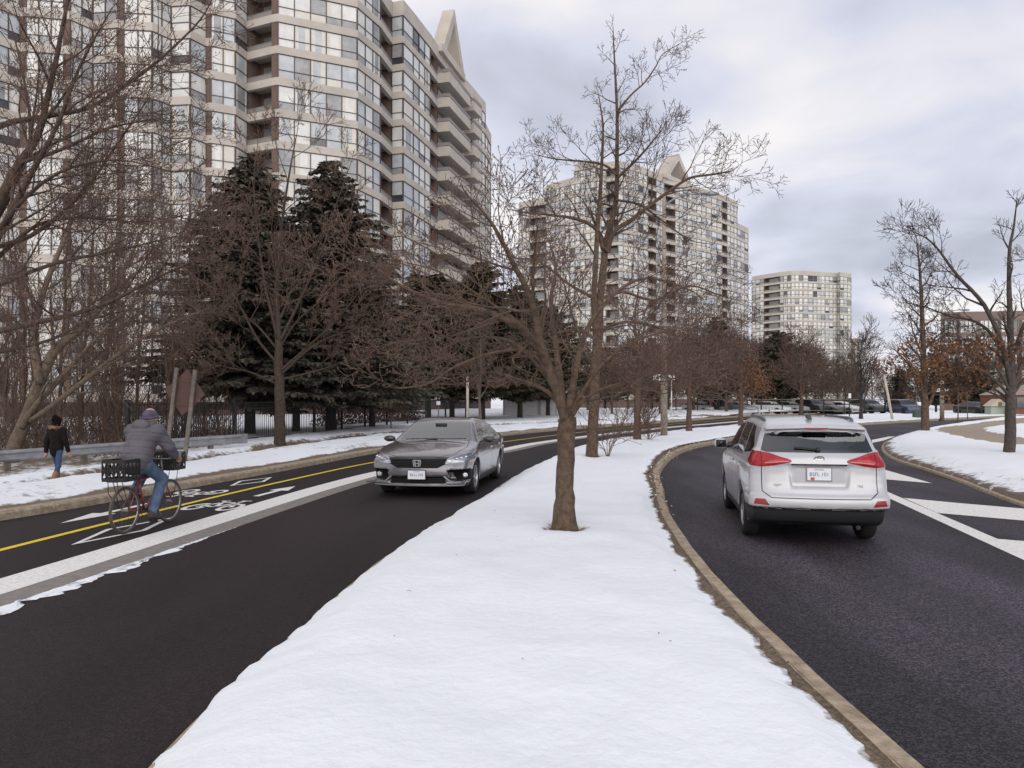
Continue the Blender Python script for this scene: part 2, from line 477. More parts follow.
kerb('kerb', LK, -1, -6, 89, .24, .13, 'tan concrete kerb along the bike lane verge')
kerb('kerb', ME, -1, -6, 80, .165, .13, 'tan concrete kerb curving along the right side of the snowy median')
kerb('kerb', RI, 1, -6, 78, .08, .06, 'dirty concrete kerb under the right snow bank')
kerb('kerb', MW, 1, -6, 86, .12, .045, 'low kerb edge under the left side of the snowy median')


# ---------------------------------------------------------------- snow surfaces
def strip(name, ys, cols, fpos, mat, label, cat='snow'):
    """grid surface; fpos(Y, c) -> (x, y, z, dirt)"""
    mb = MB(); dirt = []
    for Y in ys:
        for c in cols:
            x, y, z, d = fpos(Y, c)
            mb.v.append((x, y, z)); dirt.append(d)
    n = len(cols)
    for r in range(len(ys) - 1):
        for i in range(n - 1):
            o = r * n + i
            mb.f.append((o, o + 1, o + n + 1, o + n)); mb.m.append(0)
    ob = mb.build(name, mat, sm=True)
    a = ob.data.attributes.new('dirt', 'FLOAT', 'POINT'); a.data.foreach_set('value', dirt)
    if ob.data.polygons[0].normal.z < 0: ob.data.flip_normals()
    return struct(ob, label)


def fbm(x, y, o=4, s=0.0):
    v = 0; a = 1; f = 1
    for _ in range(o):
        v += a * nz(x * f, y * f, s); a *= .5; f *= 2.1
    return v


# median
def med(Y, t):
    w = .235 + .04 * smooth(9, 17, Y) + .10 * smooth(19, 26, Y)
    A = MW(Y) + .02 + .05 * fbm(Y * 1.1, 1.5) + .03 * nz(Y * 5, 9) + .022 * nz(Y * 13, 2) + .012 * nz(Y * 29, 6)
    B = ME(Y) - w + .06 * fbm(Y * 1.6, 7.7) + .04 * nz(Y * 6, 4) + .025 * nz(Y * 15, 8) + .012 * nz(Y * 31, 3)
    x = A + (B - A) * t
    dl, dr = (x - A), (B - x)
    z = .02 + .05 * smooth(0, .06, dl) + .13 * smooth(0, .5, dl)
    z = min(z, .142 + .06 * smooth(0, .25, dr))
    z += (.036 * fbm(x * .8, Y * .55, 3) + .014 * fbm(x * 2.6, Y * 2.0, 4, 5) + .006 * nz(x * 9, Y * 7, 2)) * min(1, dl * 3, dr * 4 + .3)
    z += .03 * smooth(.8, .2, abs(dr - .5)) * nz(Y * .8, 3)
    d = .08 + .5 * smooth(.10, 0, dr) + .35 * smooth(.05, 0, dl) * smooth(6, 3.5, Y)
    if Y > 15: d += .25 * smooth(.5, 0, dr)
    for (tx, ty) in TRUNKS:
        q = math.hypot(x - tx, Y - ty); q *= 1 + .45 * nz((x - tx) * 5, (Y - ty) * 5, 7)
        z += .03 * smooth(.1, .35, q) * smooth(.8, .4, q)
        d += .62 * smooth(.46, .14, q); z -= .035 * smooth(.30, .12, q)
    return x, Y, z, d


TRUNKS = []
MAIN = gp(565, 531, .19); SECOND = gp(592, 457, .19); THIRD = gp(637, 440, .19)
FOURTH = gp(689, 431.5, .17); FIFTH = gp(741, 426, .15); LAMP = gp(664, 436, .18)
TRUNKS = [(p.x, p.y) for p in (MAIN, SECOND, THIRD, LAMP)]
tt = [0, .012, .03, .06] + [i / 40 for i in range(4, 37)] + [.93, .95, .965, .98, .99, 1]
strip('snow_median', rows(-6, 86, .035, .010), tt, med, SNOW, 'smooth white snow bank covering the median between the two roads')
# grit between snow and kerb on the right edge of the median
def gritf(Y, c):
    w0 = .15; w1 = .36 + .06 * smooth(9, 17, Y) + .14 * smooth(17, 24, Y)
    d = w0 + (w1 - w0) * c
    z = .120 + .02 * abs(fbm(Y * 3, c * 2)) * math.sin(c * 3.14)
    if c == 0: z = .134
    dx = (ME(Y + .05) - ME(Y - .05)) / .1; L_ = math.hypot(1, dx)
    return ME(Y) - d / L_, Y + d * dx / L_, z, 1
o = strip('soil_strip', rows(-6, 70, .06, .014), [0, .15, .3, .5, .7, .85, 1], gritf, GRIT, 'gritty brown soil strip behind the median kerb')

# loose grit and old snow spilled over the kerb where the median bends
gb = MB(); rng = random.Random(5)
for i in range(900):
    Y = rng.uniform(11, 36); d = rng.gauss(.3, .2)
    x = ME(Y) - d; s = rng.uniform(.006, .022)
    z = .135 if 0 < d < .9 else .0
    gb.ball((x, Y, z + s * .2), s, 5, 3, mi=0 if rng.random() < .8 else 1, sq=(1, rng.uniform(.7, 1.6), .6))
tag(gb.build('kerb_grit', [GRIT, SNOWF]), 'brown grit and ice crumbs strewn over the curved median kerb', 'grit', kind='stuff')

# left verge
def dist_sw(x, Y):
    dx = (SW(Y + .1) - SW(Y - .1)) / .2
    return (x - SW(Y)) / math.hypot(1, dx)


def verge(Y, d):
    dx = (LK(Y + .05) - LK(Y - .05)) / .1; L_ = math.hypot(1, dx)
    x = LK(Y) - d * L_; y = Y
    s = dist_sw(x, Y)
    near = smooth(45, 20, Y)
    z = .125 + .10 * smooth(.4, 1.6, d) * smooth(2.3, .6, s if s > 0 else 0) * 1
    z = .125 + .13 * smooth(.35, 1.4, d)
    z -= .16 * smooth(.9, .4, abs(s))
    z -= .18 * smooth(-.5, -3, s) * smooth(40, 18, Y)
    z += (.05 * fbm(x * .7, Y * .6, 4, 2) + .03 * fbm(x * 2.6, Y * 2.6, 3, 8)) * smooth(.2, .8, d)
    if d < .3: z = .125 + .006 * nz(Y * 5, d * 20)
    dirt = 1.0 * smooth(.72 + .2 * nz(Y * .9, 2), .35, d)
    dirt += .50 * smooth(1.05, .25, abs(s + .25 * nz(Y * .7, 5)))
    dirt += .30 * smooth(.12, .0, abs(s - 1.25 + .1 * nz(Y * .9, 1)))
    dirt += .27 + .24 * fbm(x * .9, Y * .35, 3, 11)
    dirt += .35 * smooth(-1.6, -3.5, s) * smooth(32, 26, Y)
    z -= .30 * smooth(1.9, 4.2, d) * smooth(30, 17, Y)
    if Y > 60: z += .25 * smooth(60, 80, Y)
    return x, y, z, dirt


def verge_z(x, Y):
    dx = (LK(Y + .05) - LK(Y - .05)) / .1
    return verge(Y, (LK(Y) - x) / math.hypot(1, dx))[2]


cols = [.235, .30, .4, .5, .62, .75] + [.9 + .14 * i for i in range(46)] + [7.6, 8.2, 9, 10, 12, 14, 17, 21, 26, 33, 45, 60, 80, 110, 150]
strip('verge_snow', rows(-4, 92, .09, .012), cols, verge, SNOW, 'trampled snow verge with a worn brown sidewalk beside the bike lanes')

# right island
PATH = [gp(1150, 462), gp(1080, 457), gp(1024, 452), gp(995, 446), gp(971, 440.3), gp(959, 436), gp(963, 432.8), gp(975, 431), gp(992, 429.3), gp(1040, 427), gp(1110, 426)]
def dist_path(x, y):
    b = 1e9
    for i in range(len(PATH) - 1):
        ax, ay, bx, by = PATH[i].x, PATH[i].y, PATH[i + 1].x, PATH[i + 1].y
        vx, vy = bx - ax, by - ay; t = max(0, min(1, ((x - ax) * vx + (y - ay) * vy) / (vx * vx + vy * vy)))
        b = min(b, math.hypot(x - ax - t * vx, y - ay - t * vy))
    return b


PATHM = ground_mat('sandy_path_and_snow', (.83, .86, .915), (.15, .115, .085), .8, .45, 11, path=(.34, .275, .21))
PATHA = []
def island(Y, d):
    dx = (RI(Y + .05) - RI(Y - .05)) / .1; L_ = math.hypot(1, dx)
    e = .07 * fbm(Y * 1.2, 3) + .05 * nz(Y * 4, 1)
    x = RI(Y) + (d + .05 + .7 * e) * L_
    z = .03 + .10 * smooth(0, .12, d) + .18 * smooth(0.05, .9, d) + .05 * smooth(.9, 2.5, d) - .08 * smooth(4, 9, d)
    z += (.035 * fbm(x * .8, Y * .8, 4, 3) + .03 * fbm(x * 3, Y * 3, 3, 6) * smooth(1.4, .2, d)) * smooth(0, .3, d)
    z += .26 * smooth(43, 49, Y) * smooth(.3, 2.5, d)
    q = dist_path(x, Y)
    dirt = .09 + .40 * smooth(.38 + .2 * nz(Y * 1.1, 8), .0, d) + .24 * smooth(1.3, .3, d) * (1 + .8 * nz(x * 2, Y * 2, 4))
    w = 1.02 + .12 * nz(x, Y)
    global PATHA
    PATHA.append(smooth(w + .1, w - .1, q))
    z -= .09 * smooth(w + .2, w - .15, q)
    for (tx, ty) in ((21.2, 34.9), ):
        pass
    return x, Y, z, dirt


colr = [0, .04, .09, .15, .22, .3, .4, .5, .62, .75, .9, 1.1, 1.3, 1.6] + [2 + .28 * i for i in range(48)] + [16, 17.5, 19, 21, 24, 28, 35, 50, 80, 130]
isl = strip('island_snow', rows(-4, 90, .09, .0085), colr, island, PATHM, 'snow covered lawn with a curving sandy footpath right of the road')
a_ = isl.data.attributes.new('path', 'FLOAT', 'POINT'); a_.data.foreach_set('value', PATHA)

# ---------------------------------------------------------------- paint on the roads
PW = pm('road_paint_white', (.88, .87, .86), .75, c2=(.60, .58, .56), vscale=26, bump=.2, bscale=60, detail=9)
PWR = PW
PY = pm('road_paint_yellow', (.82, .62, .025), .7, c2=(.68, .49, .025), vscale=10, detail=8)
PG = pm('road_paint_grey', (.25, .23, .215), .8, c2=(.17, .155, .145), vscale=10, detail=8)
def ribbon(name, f, d0, d1, y0, y1, z, mat, label):
    def off(d):
        def h(Y):
            dx = (f(Y + .05) - f(Y - .05)) / .1
            return f(Y) + d * math.hypot(1, dx)
        return h
    return struct(sheet(name, off(d0), off(d1), y0, y1, z, mat, 1, .25, .02), label)


ribbon('lane_line', YL, -.055, .055, -6, 88, .005, PY, 'solid yellow line between the two bike lanes')
ribbon('lane_line', WL, 0, .5, -6, 88, .005, PW, 'broad white line separating bike lanes from the car lane')
ribbon('lane_line', WL, .504, .86, -6, 60, .004, PG, 'faded grey strip of old paint beside the broad white line')


def poly(name, pts, z, mat, label):
    mb = MB(); mb.add([(p[0], p[1], z) for p in pts], [tuple(range(len(pts)))])
    me = mb.mesh(name, mat)
    if me.polygons[0].normal.z < 0: me.flip_normals()
    return struct(link(name, me), label)


def pl(*pp): return [gp(*q) for q in pp]
# the hatched zone on the right: one edge line and three wedges
poly('hatch_paint', pl((858, 481), (887, 491.8), (997, 539), (1060, 567), (1130, 597), (1130, 606), (1060, 577), (887, 497.5), (850, 484)), .005, PWR, 'white edge line of the hatched zone on the right road')
poly('hatch_paint', pl((903.5, 498.2), (960, 503.5), (1024, 509), (1090, 515.5), (1090, 528), (1024, 521), (937.5, 513.3)), .006, PWR, 'white diagonal hatch bar in the middle of the hatched zone')
poly('hatch_paint', pl((850, 468.5), (885, 470), (932, 483.5), (885, 479.5), (850, 477)), .006, PWR, 'white diagonal hatch bar beside the white SUV')
poly('hatch_paint', pl((994, 539), (1024, 541.5), (1100, 549), (1100, 588), (1060, 571)), .006, PWR, 'white diagonal hatch bar nearest the right edge of the photo')
poly('hatch_paint', pl((872, 443), (884, 440.5), (895, 436.5), (889, 436.6), (872, 440)), .006, PWR, 'white hatch bar beyond the white SUV by the snow bank')

def lane_pt(Y, o):
    dx = (YL(Y + .05) - YL(Y - .05)) / .1; L_ = math.hypot(1, dx)
    return Vector((YL(Y) + o / L_, Y - o * dx / L_, 0))


def lane_poly(mb, pts):
    mb.add([tuple(lane_pt(Y, o) + Vector((0, 0, .006))) for (Y, o) in pts], [tuple(range(len(pts)))])


def stroke(mb, a, b, w):
    """paint stroke between two (Y, o) points"""
    (y0, o0), (y1, o1) = a, b; L_ = math.hypot(y1 - y0, o1 - o0) or 1
    ny, no = -(o1 - o0) / L_ * w / 2, (y1 - y0) / L_ * w / 2
    lane_poly(mb, [(y0 + ny, o0 + no), (y1 + ny, o1 + no), (y1 - ny, o1 - no), (y0 - ny, o0 - no)])


def up_fix(mb, name, label):
    me = mb.mesh(name, PW)
    bm = bmesh.new(); bm.from_mesh(me)
    for f in bm.faces:
        f.normal_update()
        if f.normal.z < 0: f.normal_flip()
    bm.to_mesh(me); bm.free()
    return struct(link(name, me), label)


def diamond(y0, y1, o, w, label):
    mb = MB(); ym = (y0 + y1) / 2; P = [(y0, o), (ym, o + w), (y1, o), (ym, o - w)]
    q = .80; Q = [(ym + (y - ym) * q, o + (v - o) * (q - .06)) for (y, v) in P]
    for i in range(4): lane_poly(mb, [P[i], P[(i + 1) % 4], Q[(i + 1) % 4], Q[i]])
    up_fix(mb, 'diamond_mark', label)


def arrow(y0, y1, o, label):
    mb = MB(); s = 1 if y1 > y0 else -1; L_ = abs(y1 - y0)
    h = y1 - s * L_ * .45
    lane_poly(mb, [(y0, o - .06), (h, o - .06), (h, o + .06), (y0, o + .06)])
    lane_poly(mb, [(h, o - .2), (y1, o), (h, o + .2)])
    up_fix(mb, 'arrow_mark', label)


def bike_mark(y0, y1, o, label, s=1):
    """bicycle drawn on its side, wheels one after the other"""
    mb = MB(); L_ = y1 - y0; rw = .17; ry = L_ * .24
    def P(u, v): return (y0 + (u if s > 0 else 1 - u) * L_, o + s * v)
    k = 0
    for c in ((.24, -.13), (.76, -.13)) if False else (((.5, -.30)), ((.5, .30))):
        n = 14; pts = [(c[0] + .30 * math.cos(6.2832 * i / n), c[1] + .17 * math.sin(6.2832 * i / n)) for i in range(n)]
        inn = [(c[0] + .2 * math.cos(6.2832 * i / n), c[1] + .10 * math.sin(6.2832 * i / n)) for i in range(n)]
        for i in range(n):
            j = (i + 1) % n
            lane_poly(mb, [P(pts[i][0] - .18, pts[i][1]), P(pts[j][0] - .18, pts[j][1]), P(inn[j][0] - .18, inn[j][1]), P(inn[i][0] - .18, inn[i][1])])
    for a, b in (((.32, -.3), (.35, .0)), ((.35, .0), (.72, .16)), ((.72, .16), (.32, .3)), ((.35, 0), (.72, -.12)), ((.72, -.12), (.72, .16)), ((.72, -.12), (.32, -.3)), ((.72, .12), (.9, .2)), ((.68, -.12), (.86, -.17)), ((.86, -.25), (.86, -.08)), ((.9, .1), (.9, .28))):
        stroke(mb, P(*a), P(*b), .07)
    up_fix(mb, 'bicycle_mark', label)


diamond(9.35, 11.5, .62, .30, 'hollow white diamond painted beneath the cyclist')
bike_mark(12.2, 13.5, .66, 'white bicycle symbol painted beyond the cyclist in the inner bike lane')
arrow(14.0, 15.6, .68, 'white lane arrow pointing away from the camera')
arrow(12.9, 10.8, -.66, 'white lane arrow pointing at the camera by the kerb')
bike_mark(13.6, 14.8, -.66, 'white bicycle symbol painted in the kerbside bike lane', -1)
diamond(15.4, 17.1, -.66, .30, 'hollow white diamond painted in the kerbside bike lane')
arrow(26.2, 24.6, -.7, 'far white lane arrow in the kerbside bike lane')

# ragged old snow left along the grey strip
def resid(Y, c):
    f = smooth(3, 5, Y) * smooth(10.6, 8.8, Y)
    w = (.13 * smooth(10.5, 6, Y) + .05) * max(0, 1 + 1.3 * fbm(Y * 2.3, 1) + .6 * nz(Y * 11, 5)) * f
    d = .86 + (c - .15) * max(.004, w) + .02 * nz(Y * 9, 2) + .025 * nz(Y * 26, c * 7)
    dx = (WL(Y + .05) - WL(Y - .05)) / .1
    return WL(Y) + d * math.hypot(1, dx), Y, .005 + .014 * math.sin(c * 3.1416) * f * (1 + nz(Y * 6, c * 4)), .28 + .3 * abs(nz(Y * 4, c * 3))
strip('snow_remnant', rows(3, 10.6, .04, .002), [0, .15, .3, .5, .7, .85, 1], resid, SNOW, 'thin ragged line of leftover snow beside the grey paint strip')

# twigs, leaf scraps and grit lying on the snow
lb = MB(); rng = random.Random(12)
for i in range(26):
    Y = rng.uniform(4.5, 20); t = rng.random(); t = t if rng.random() < .5 else (rng.gauss(.5, .25) % 1)
    x, y, z, d = med(Y, min(.95, max(.05, t))); a = rng.uniform(0, 6.28); L_ = rng.uniform(.008, .05)
    e = Vector((math.cos(a), math.sin(a), .12)) * L_; p = Vector((x, y, z + .006))
    if rng.random() < .6: lb.tube([p, p + e * .5 + Vector((0, 0, .006)), p + e], [.0022, .002, .0014], 3)
    else:
        s_ = Vector((-e.y, e.x, .004)) * .35; lb.add([p, p + e * .35 + s_, p + e * .7, p + e * .35 - s_], [(0, 1, 2, 3)])
tag(lb.build('litter', [pm('leaf_scrap', (.10, .06, .035), .9)]), 'scattered twig and leaf scraps lying on the median snow', 'litter', kind='stuff')
# ================================================================ cars: implicit bodies meshed with surface nets, panels cut out with planes
def poly_sdf(px, pz, P):
    d = np.full(px.shape, 1e9); s = np.ones(px.shape)
    n = len(P)
    for i in range(n):
        ax, az = P[i]; bx, bz = P[i - 1]
        ex, ez = bx - ax, bz - az; wx, wz = px - ax, pz - az
        t = np.clip((wx * ex + wz * ez) / (ex * ex + ez * ez + 1e-12), 0, 1)
        d = np.minimum(d, (wx - ex * t) ** 2 + (wz - ez * t) ** 2)
        c1 = pz >= az; c2 = pz < bz; c3 = ex * wz > ez * wx
        flip = (c1 & c2 & c3) | (~c1 & ~c2 & ~c3)
        s = np.where(flip, -s, s)
    return s * np.sqrt(d)


def spl(P, sub=6):
    """closed Catmull-Rom through P; a point given twice stays a corner"""
    n = len(P); out_ = []
    for i in range(n):
        p0, p1, p2, p3 = P[i - 1], P[i], P[(i + 1) % n], P[(i + 2) % n]
        if p1 == p2: continue
        for k in range(sub):
            t = k / sub
            out_.append(tuple(.5 * (2 * p1[j] + (p2[j] - p0[j]) * t + (2 * p0[j] - 5 * p1[j] + 4 * p2[j] - p3[j]) * t * t + (3 * p1[j] - p0[j] - 3 * p2[j] + p3[j]) * t**3) for j in (0, 1)))
    return out_


def smax(a, b, k):
    h = np.clip(.5 + .5 * (a - b) / k, 0, 1)
    return b + (a - b) * h + k * h * (1 - h)


def surfnet(f, lo, hi, h):
    n = [int(round((hi[i] - lo[i]) / h)) + 1 for i in range(3)]
    ax = [lo[i] + h * np.arange(n[i]) for i in range(3)]
    X, Y, Z = np.meshgrid(*ax, indexing='ij')
    V = f(X, Y, Z); ins = V < 0
    c = np.zeros([k - 1 for k in n], int)
    sl = lambda d: tuple(slice(d[i], n[i] - 1 + d[i]) for i in range(3))
    offs = [(i, j, k) for i in (0, 1) for j in (0, 1) for k in (0, 1)]
    for o in offs: c += ins[sl(o)]
    act = (c > 0) & (c < 8)
    idx = -np.ones(act.shape, int); cells = np.argwhere(act); idx[act] = np.arange(len(cells))
    P = np.zeros((len(cells), 3)); W_ = np.zeros(len(cells))
    for a in offs:
        for ax_ in range(3):
            if a[ax_] == 1: continue
            b = list(a); b[ax_] = 1
            va = V[cells[:, 0] + a[0], cells[:, 1] + a[1], cells[:, 2] + a[2]]
            vb = V[cells[:, 0] + b[0], cells[:, 1] + b[1], cells[:, 2] + b[2]]
            m = (va < 0) != (vb < 0)
            t = np.where(m, va / np.where(m, va - vb, 1), 0)
            q = np.array(a, float)[None, :].repeat(len(cells), 0); q[:, ax_] += t
            P[m] += q[m]; W_[m] += 1
    P = (cells + P / W_[:, None]) * h + np.array(lo)
    faces = []
    for ax_ in range(3):
        u, v = (ax_ + 1) % 3, (ax_ + 2) % 3
        s0 = [slice(1, n[i] - 1) for i in range(3)]; s1 = list(s0); s0[ax_] = slice(0, n[ax_] - 1); s1[ax_] = slice(1, n[ax_])
        A, B = ins[tuple(s0)], ins[tuple(s1)]
        for flip, M in ((False, A & ~B), (True, ~A & B)):
            e = np.argwhere(M); off = np.array([1, 1, 1]); off[ax_] = 0; e = e + off
            def cell(du, dv):
                k = e.copy(); k[:, u] -= du; k[:, v] -= dv
                return idx[k[:, 0], k[:, 1], k[:, 2]]
            q = np.stack([cell(1, 1), cell(0, 1), cell(0, 0), cell(1, 0)], 1)
            if flip: q = q[:, ::-1]
            faces.append(q)
    Fq = np.concatenate(faces)
    g = lambda p: f(p[:, 0], p[:, 1], p[:, 2])
    for _ in range(4):
        e = 2e-3; v0 = g(P)
        G = np.stack([(g(P + np.eye(3)[i] * e) - g(P - np.eye(3)[i] * e)) / (2 * e) for i in range(3)], 1)
        st = (v0 / np.maximum((G * G).sum(1), .2))[:, None] * G
        L_ = np.linalg.norm(st, axis=1, keepdims=True)
        P = P - st * np.minimum(1, .4 * h / np.maximum(L_, 1e-9))
    return P, Fq


def body_mesh(f, lo, hi, h):
    P, Fq = surfnet(f, lo, hi, h)
    bm = bmesh.new(); vs = [bm.verts.new(tuple(p)) for p in P]
    for q in Fq:
        try: bm.faces.new([vs[i] for i in q])
        except ValueError: pass
    bm.normal_update()
    return bm


AXI = {'side': (0, 2), 'front': (1, 2), 'rear': (1, 2), 'top': (0, 1)}
def inside(poly, a, b):
    r = False; n = len(poly)
    for i in range(n):
        x0, y0 = poly[i]; x1, y1 = poly[i - 1]
        if (y0 > b) != (y1 > b) and a < (x1 - x0) * (b - y0) / (y1 - y0) + x0: r = not r
    return r


def cut_panels(bm, panels):
    """panels: (name, view, polygon, predicate(center, normal), mirrored). Cuts the surface along every polygon edge, returns {name: [faces]} (first match wins)"""
    P = []
    for (nm, view, poly_, pred, mirror) in panels:
        P.append((nm, view, poly_, pred, 1))
        if mirror:
            P.append((nm, view, [(-a, b) for a, b in poly_] if view in ('front', 'rear') else poly_ if view == 'side' else [(a, -b) for a, b in poly_], pred, -1))
    for (nm, view, poly_, pred, sg) in P:
        i, j = AXI[view]
        xs = [p[0] for p in poly_]; ys = [p[1] for p in poly_]; m = .05
        for k in range(len(poly_)):
            a, b = poly_[k - 1], poly_[k]
            co = Vector((0, 0, 0)); co[i], co[j] = a
            d = Vector((0, 0, 0)); d[i], d[j] = b[0] - a[0], b[1] - a[1]
            if d.length < 1e-6: continue
            ax = Vector((0, 0, 0)); ax[3 - i - j] = 1
            no = d.cross(ax).normalized()
            x0, x1 = min(a[0], b[0]) - .03, max(a[0], b[0]) + .03; y0, y1 = min(a[1], b[1]) - .03, max(a[1], b[1]) + .03
            fs = []
            for f in bm.faces:
                c = f.calc_center_median()
                if x0 < c[i] < x1 and y0 < c[j] < y1 and pred_ok(pred, c, f.normal, view, sg): fs.append(f)
            es = set(e for f in fs for e in f.edges); vs = set(v for f in fs for v in f.verts)
            bmesh.ops.bisect_plane(bm, geom=list(vs) + list(es) + fs, plane_co=co, plane_no=no, dist=1e-4)
    res = {}; taken = set()
    bm.faces.index_update(); bm.normal_update()
    for (nm, view, poly_, pred, sg) in P:
        i, j = AXI[view]; key = nm
        L_ = res.setdefault((key, sg), [])
        for f in bm.faces:
            if f.index in taken: continue
            c = f.calc_center_median()
            if pred_ok(pred, c, f.normal, view, sg) and inside(poly_, c[i], c[j]):
                L_.append(f); taken.add(f.index)
    rest = [f for f in bm.faces if f.index not in taken]
    return res, rest


def pred_ok(pred, c, n, view, sg):
    if view == 'side' and (c.y > 0) != (sg > 0): return False
    if view == 'top' and n.z < .25: return False
    if pred and not pred(c, n): return False
    return True


def faces_obj(name, faces, mat, parent, push=0.0, sm=True, thick=0.0):
    vi = {}; vs = []; fs = []; no = {}
    for f in faces:
        q = []
        for v in f.verts:
            if v not in vi: vi[v] = len(vs); vs.append(v.co + v.normal * push)
            q.append(vi[v])
        fs.append(tuple(q))
    me = bpy.data.meshes.new(name); me.from_pydata([tuple(v) for v in vs], [], fs)
    me.materials.append(mat); me.polygons.foreach_set('use_smooth', [sm] * len(me.polygons)); me.update()
    # keep the shading of the whole body across panel joints
    nn = [None] * len(vs)
    for v, k in vi.items(): nn[k] = tuple(v.normal)
    if sm and vs: me.normals_split_custom_set_from_vertices(nn)
    return link(name, me, parent)


def outline(poly_, w):
    """thin closed band polygons along a polygon's edge, for shut lines"""
    out_ = []
    for i in range(len(poly_)):
        a, b = poly_[i - 1], poly_[i]; d = math.hypot(b[0] - a[0], b[1] - a[1]) or 1
        nx, ny = -(b[1] - a[1]) / d * w / 2, (b[0] - a[0]) / d * w / 2
        out_.append([(a[0] + nx, a[1] + ny), (b[0] + nx, b[1] + ny), (b[0] - nx, b[1] - ny), (a[0] - nx, a[1] - ny)])
    return out_


RUBBER = pm('tyre_rubber', (.018, .017, .017), .85, bump=.2, bscale=80)
ALLOY = pm('alloy', (.42, .42, .44), .35, metal=.9)
DARKPL = pm('dark_plastic', (.016, .016, .018), .5)
GREYPL = pm('grey_plastic', (.045, .045, .048), .6)
GRILLEB = pm('grille_black', (.006, .006, .006), .6, spec=.2)
CHROME = pm('chrome', (.75, .75, .77), .18, metal=1.0)
BLACKGL = pm('dark_glass_panel', (.012, .012, .014), .06, spec=.6)
CARGLASS = glassmat('car_glass', (.66, .68, .69), .14)
REARGLASS = glassmat('rear_glass', (.55, .54, .56), .09)
TINTGLASS = glassmat('tinted_glass', (.55, .55, .57), .28)
LENS = glassmat('headlamp_lens', (.8, .82, .85), .08)
REDL = pm('red_lamp', (.44, .018, .028), .16, spec=.4, coat=.35, c2=(.26, .008, .015), vscale=11)
REDD = pm('red_reflector', (.30, .018, .022), .2, coat=.5)
LAMPIN = pm('lamp_reflector', (.80, .80, .82), .2, metal=.6)
SEAT = pm('seat_cloth', (.09, .088, .09), .9)
PLATE = pm('plate_white', (.78, .80, .84), .5)
PLATETX = pm('plate_blue', (.06, .12, .30), .5)
AMBER = pm('amber_lens', (.6, .22, .03), .2)


def wheel(parent, c, side, Rr, wd, rimR, spokes, rimmat=ALLOY):
    """c: wheel centre; side +1 outer face towards +y"""
    ax = Vector((0, side, 0)); c = Vector(c)
    w = thing('wheel', None, None); w.parent = parent; w.location = c
    t = MB(); h = wd / 2
    t.lathe((0, 0, 0), ax, [(-h * .8, rimR * .9), (-h * .95, Rr * .86), (-h * .8, Rr * .965), (-h * .5, Rr), (h * .5, Rr), (h * .8, Rr * .965), (h * .98, Rr * .86), (h * .9, rimR * 1.02), (h * .6, rimR * .98)], 40)
    t.build('tyre', RUBBER, w, sm=True)
    r = MB()
    r.lathe((0, 0, 0), ax, [(-h * .7, rimR * .95), (h * .55, rimR * .92), (h * .85, rimR), (h * .85, rimR * .93), (h * .6, rimR * .88)], 36)
    for k in range(spokes):
        a = 2 * math.pi * k / spokes
        e = Vector((math.cos(a), 0, math.sin(a)))
        for q in (-.11, .11):
            e2 = Vector((math.cos(a + q), 0, math.sin(a + q)))
            r.bar(e * rimR * .15 + ax * h * .62, e2 * rimR * .93 + ax * h * .72, rimR * .10, .02, up=ax)
    r.lathe((0, 0, 0), ax, [(h * .3, rimR * .26), (h * .72, rimR * .24), (h * .78, rimR * .12), (h * .78, 0)], 20)
    r.build('rim', rimmat, w, sm=False)
    d = MB(); d.lathe((0, 0, 0), ax, [(h * .1, 0), (h * .1, rimR * .66)], 28); d.lathe((0, 0, 0), ax, [(-h * .5, 0), (-h * .5, rimR * .94)], 28, mi=1)
    d.build('brake_disc', [pm('disc_steel', (.12, .115, .11), .5, metal=.7), DARKPL], w)
    return w


def text_obj(name, body, size, mat, parent, M, ext=.001):
    cu = bpy.data.curves.new(name, 'FONT'); cu.body = body; cu.size = size; cu.align_x = 'CENTER'; cu.align_y = 'CENTER'; cu.extrude = ext
    tmp = bpy.data.objects.new(name, cu); COL.objects.link(tmp)
    dg = bpy.context.evaluated_depsgraph_get()
    me = bpy.data.meshes.new_from_object(tmp.evaluated_get(dg))
    bpy.data.objects.remove(tmp)
    me.transform(M); me.materials.clear(); me.materials.append(mat)
    return link(name, me, parent)


def ssq(v): return np.clip(v, 0, 1) ** 2 * (3 - 2 * np.clip(v, 0, 1))


